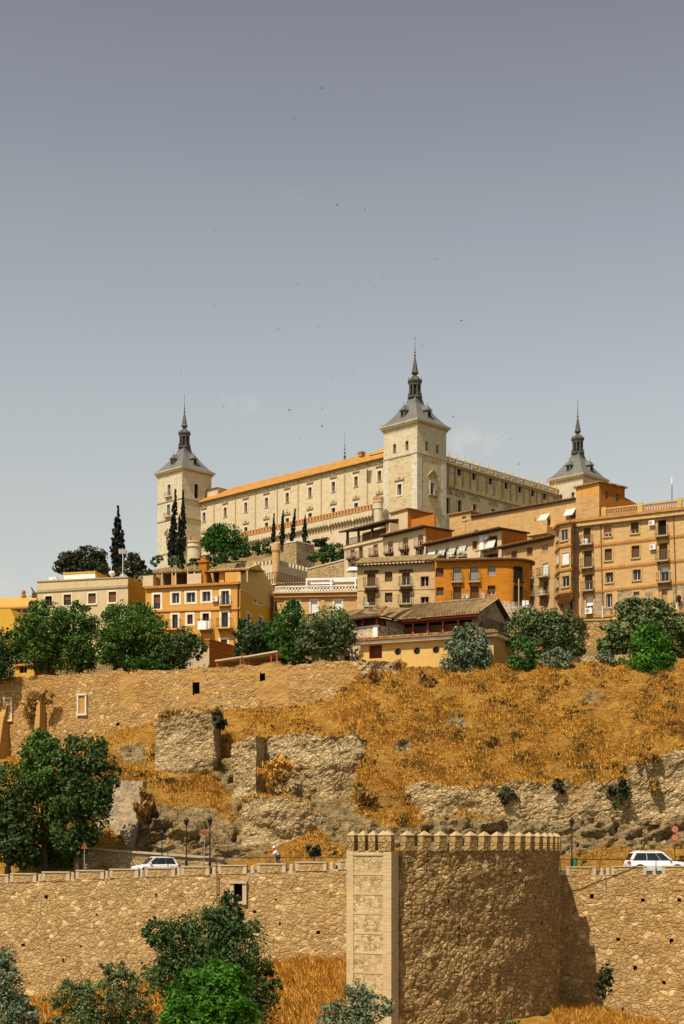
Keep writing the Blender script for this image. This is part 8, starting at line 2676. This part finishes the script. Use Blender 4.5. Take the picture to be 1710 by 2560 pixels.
Yp = 121.0
pz_ = roadz(697, Yp)
person('cyclist in white shirt and helmet leaning over handlebars behind the left railing', Vector((pxX(695, Yp), Yp, pz_ + .10)), R(200))
bk_ = Thing('bicycle', 'dark bicycle under the cyclist behind the left railing', 'bicycle', Vector((pxX(695, Yp) - .25, Yp, pz_)), R(200))
for xw in (-.5, .5):
    m = MB(); n = 20
    m.tube([(xw + .34 * math.cos(2 * math.pi * k / n), 0, .34 + .34 * math.sin(2 * math.pi * k / n)) for k in range(n + 1)], .02, 5)
    for k in range(6): a = math.pi * k / 6; m.tube([(xw - .33 * math.cos(a), 0, .34 - .33 * math.sin(a)), (xw + .33 * math.cos(a), 0, .34 + .33 * math.sin(a))], .004, 3)
    m.build('wheel', M['tyre'], bk_)
m = MB()
for a, b in (((-.5, 0, .34), (-.1, 0, .32)), ((-.1, 0, .32), (-.22, 0, .86)), ((-.22, 0, .86), (.36, 0, .84)), ((.36, 0, .84), (-.1, 0, .32)), ((-.5, 0, .34), (-.22, 0, .8)), ((.36, 0, .9), (.5, 0, .34)), ((.36, 0, .9), (.42, 0, 1.0))): m.tube([a, b], .018, 5)
m.build('frame', M['cardark'], bk_)
m = MB(); m.tube([(.42, -.24, 1.0), (.42, .24, 1.0)], .016, 5); m.build('handlebar', M['iron'], bk_)
m = MB(); m.box(-.34, -.12, -.06, .06, .88, .93); m.build('saddle', M['tyre'], bk_)

# ------------------------------------------------------------------ awnings and small things on the terrace
aw = Thing('terrace_canopy', 'long tilted canvas canopy on red posts above the upper wall', 'canopy', P(615, 1655, 152.5))
def cl(px, py, Y): return P(px, py, Y) - aw.loc
m = MB()
for (a, b, c, d) in (((537, 1650, 152.8), (604, 1640, 151.0), (606, 1636, 154.6), (545, 1645, 156)), ((606, 1641, 151.6), (693, 1626, 149.8), (714, 1636, 153.5), (620, 1648, 155))):
    top = [cl(*a), cl(*b), cl(*c), cl(*d)]
    if b[0] < 650: top[2].z = top[1].z - .25; top[3].z = top[0].z - .25
    else: top[2].z = top[1].z - .35; top[3].z = top[0].z - .35
    m.poly(top); m.poly([p - Vector((0, 0, .14)) for p in top][::-1], 0)
    for k in range(4): q = (k + 1) % 4; m.poly([top[k] - Vector((0, 0, .14)), top[q] - Vector((0, 0, .14)), top[q], top[k]])
m.build('canvas', M['tan_canvas'], aw)
m0 = None
for (px, Y, py) in ((543, 152.9, 1650), (601, 151.2, 1642), (623, 151.9, 1640), (678, 150.4, 1634), (692, 150.0, 1628)):
    q = cl(px, py, Y); h_ = q.z - (18.3 - aw.loc.z)
    mm = MB(); mm.box(-.06, .06, -.06, .06, -h_, -.12); mm.build('post', M['redbeam'], aw, q)
for (px, name, lab, mt, w, h, Y) in ((505 + 3, 'hanging_sheet', 'white sheet drying over the lower orange house balcony', M['shirt'], 1.1, 1.0, 171.0), (516, 'hanging_shirt', 'dark shirt drying beside the white sheet on the balcony', M['trousers'], .45, .8, 170.95), (524, 'hanging_towel', 'pale patterned towel drying at the right end of the balcony', M['surround'], .4, .9, 170.95)):
    b = P(px - 3, 1552, Y)
    m = MB(); n = 8
    for k in range(n):
        f_ = lambda t: (w * (t - .5), .04 * math.sin(t * 14), 0)
        a, c = f_(k / n), f_((k + 1) / n)
        m.poly([(a[0], a[1], -h), (c[0], c[1], -h), (c[0], c[1], 0), (a[0], a[1], 0)]); m.poly([(a[0], a[1] + .02, 0), (c[0], c[1] + .02, 0), (c[0], c[1] + .02, -h), (a[0], a[1] + .02, -h)])
    o = m.build(name, mt, None, b, J.rz); tag(o, lab, 'laundry', kind='thing')
pa = Thing('parasol', 'small white parasol on the roof beside the loggia house', 'parasol', P(884, 1445, 196))
m = MB(); m.tube([(0, 0, -1.5), (0, 0, 1.4)], .03, 5); m.build('pole', M['iron'], pa)
m = MB(); m.lathe(0, 0, [(1.0, .85), (.98, .95), (.6, 1.3), (.02, 1.5)], 8); m.build('canopy', M['whiteblind'], pa)

# ------------------------------------------------------------------ birds
bird = MB()
bird.tube([(-.22, 0, .02), (-.1, 0, 0), (.08, 0, 0), (.2, 0, .02)], [.01, .05, .06, .02], 6)
for s_ in (-1, 1):
    bird.loft([[(-.06, s_ * .03, .02), (.09, s_ * .03, .02), (.09, s_ * .03, .03), (-.06, s_ * .03, .03)], [(-.02, s_ * .25, .12), (.08, s_ * .25, .12), (.08, s_ * .25, .13), (-.02, s_ * .25, .13)], [(-.14, s_ * .52, .06), (-.10, s_ * .52, .06), (-.10, s_ * .52, .065), (-.14, s_ * .52, .065)]])
bird.poly([(-.2, -.01, .02), (-.34, -.09, .02), (-.26, 0, .02), (-.34, .09, .02), (-.2, .01, .02)])
b0 = None
for k, (dx, dy) in enumerate([(738, 202), (674, 272), (490, 531), (491, 698), (638, 756), (682, 651), (728, 750), (773, 470), (837, 480), (1002, 594), (875, 637), (857, 658), (1028, 715), (811, 857), (761, 867), (535, 902), (513, 931), (739, 937), (688, 1005), (703, 1007), (1039, 956), (1139, 1008), (1169, 1007), (966, 792), (498, 914), (664, 940), (738, 977), (415, 857), (160, 947), (1057, 735), (1114, 1050), (1190, 1064)]):
    rnd = random.Random(k * 13 + 1)
    px, py = dx * 1710 / 1568, dy * 2560 / 2347
    Y = rnd.uniform(185, 300)
    if b0 is None: o = b0 = bird.build('bird', M['birdmat'], None)
    else: o = b0.copy(); COL.objects.link(o)
    o.location = P(px, py, Y); o.rotation_euler = (rnd.uniform(-.7, .7), rnd.uniform(-.3, .3), rnd.uniform(0, 6.28)); o.scale = [rnd.uniform(.45, .85)] * 3
    tag(o, 'small dark swift flying in the grey sky', 'bird', 'swifts circling above the fortress', 'thing')

# ------------------------------------------------------------------ sky, sun, camera
SUN_A, SUN_E = R(35), R(55)      # sun this far round to the left of straight behind the camera
sd = Vector((-math.sin(SUN_A) * math.cos(SUN_E), -math.cos(SUN_A) * math.cos(SUN_E), math.sin(SUN_E)))
w = bpy.data.worlds.new('World'); SC.world = w; w.use_nodes = True
nt = w.node_tree; bg = nt.nodes['Background']
sky = nd(nt, 'ShaderNodeTexSky', sky_type='NISHITA')
sky.sun_disc = False; sky.sun_elevation = SUN_E; sky.sun_rotation = math.atan2(sd.x, sd.y)
sky.altitude = 500; sky.air_density = 1.0; sky.dust_density = 2.5; sky.ozone_density = 1.2
hs = nd(nt, 'ShaderNodeHueSaturation'); hs.inputs['Saturation'].default_value = 0.30
nt.links.new(sky.outputs[0], hs.inputs['Color'])
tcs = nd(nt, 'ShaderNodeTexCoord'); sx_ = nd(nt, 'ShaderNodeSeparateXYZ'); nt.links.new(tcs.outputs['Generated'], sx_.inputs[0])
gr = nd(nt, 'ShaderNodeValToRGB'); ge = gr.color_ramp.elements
stops = [(.0, (1.0, .98, .84)), (.19, (1.0, .98, .86)), (.287, (.97, .98, .92)), (.376, (.85, .885, .865)), (.49, (.68, .67, .69)), (.62, (.42, .42, .45)), (1.0, (.2, .2, .23))]  # tint by elevation; upper sky, out of view, darkened to cut ambient light
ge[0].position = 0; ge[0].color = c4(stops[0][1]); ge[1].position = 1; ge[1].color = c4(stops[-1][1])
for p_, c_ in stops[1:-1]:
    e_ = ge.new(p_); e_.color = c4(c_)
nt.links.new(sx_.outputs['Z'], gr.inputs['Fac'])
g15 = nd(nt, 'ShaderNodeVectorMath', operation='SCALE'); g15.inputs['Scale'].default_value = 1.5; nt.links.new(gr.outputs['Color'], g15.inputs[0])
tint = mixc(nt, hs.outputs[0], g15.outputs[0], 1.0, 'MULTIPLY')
# wispy clouds fixed in the sky at three bearings
tc = nd(nt, 'ShaderNodeTexCoord')
acc = None
for (px, py, rx, ry, st) in ((1180, 1105, 75, 45, 1.0), (608, 1012, 40, 26, .7), (-10, 1480, 90, 60, 1.1), (735, 495, 50, 22, .10)):
    d = Vector(((px - CX) / F, 1, (HY - py) / F)).normalized()
    s = nd(nt, 'ShaderNodeVectorMath', operation='SUBTRACT'); s.inputs[1].default_value = d; nt.links.new(tc.outputs['Generated'], s.inputs[0])
    m_ = nd(nt, 'ShaderNodeVectorMath', operation='MULTIPLY'); m_.inputs[1].default_value = (F / rx, F / rx, F / ry); nt.links.new(s.outputs[0], m_.inputs[0])
    l = nd(nt, 'ShaderNodeVectorMath', operation='LENGTH'); nt.links.new(m_.outputs[0], l.inputs[0])
    g = nd(nt, 'ShaderNodeMapRange', i_From_Min=1.3, i_From_Max=0.0); g.interpolation_type = 'SMOOTHSTEP'; nt.links.new(l.outputs['Value'], g.inputs['Value'])
    n = nd(nt, 'ShaderNodeTexNoise', i_Scale=70.0, i_Detail=8.0, i_Roughness=.62); nt.links.new(tc.outputs['Generated'], n.inputs['Vector'])
    k = math_mul(nt, math_mul(nt, g.outputs[0], ramp(nt, n.outputs['Fac'], .38, .68)), st)
    if acc is None: acc = k
    else:
        ad = nd(nt, 'ShaderNodeMath', operation='ADD'); nt.links.new(acc, ad.inputs[0]); nt.links.new(k, ad.inputs[1]); acc = ad.outputs[0]
SKY_K = 0.078
cl_ = nd(nt, 'ShaderNodeMath', operation='MINIMUM'); nt.links.new(acc, cl_.inputs[0]); cl_.inputs[1].default_value = .8
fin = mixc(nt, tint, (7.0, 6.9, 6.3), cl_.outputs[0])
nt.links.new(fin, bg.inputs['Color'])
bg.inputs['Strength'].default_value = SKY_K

sun = bpy.data.lights.new('sun', 'SUN'); sun.energy = 4.9; sun.angle = R(.5); sun.color = (1.0, .91, .77)
so = bpy.data.objects.new('sun', sun); COL.objects.link(so)
so.rotation_euler = sd.to_track_quat('Z', 'Y').to_euler()
so.location = (0, 0, 200)

cam = bpy.data.cameras.new('camera'); co = bpy.data.objects.new('camera', cam); COL.objects.link(co)
co.location = (0, 0, 0); co.rotation_euler = (math.pi / 2, 0, 0)
cam.sensor_fit = 'AUTO'; cam.sensor_width = 36.0
cam.lens = F / 2560 * 36.0
cam.shift_y = (HY - 1280) / 2560
cam.clip_start = .5; cam.clip_end = 12000
SC.camera = co
SC.render.resolution_x, SC.render.resolution_y = 684, 1024
SC.view_settings.view_transform = 'Standard'; SC.view_settings.look = 'None'; SC.view_settings.exposure = 0.25; SC.view_settings.gamma = 1.0
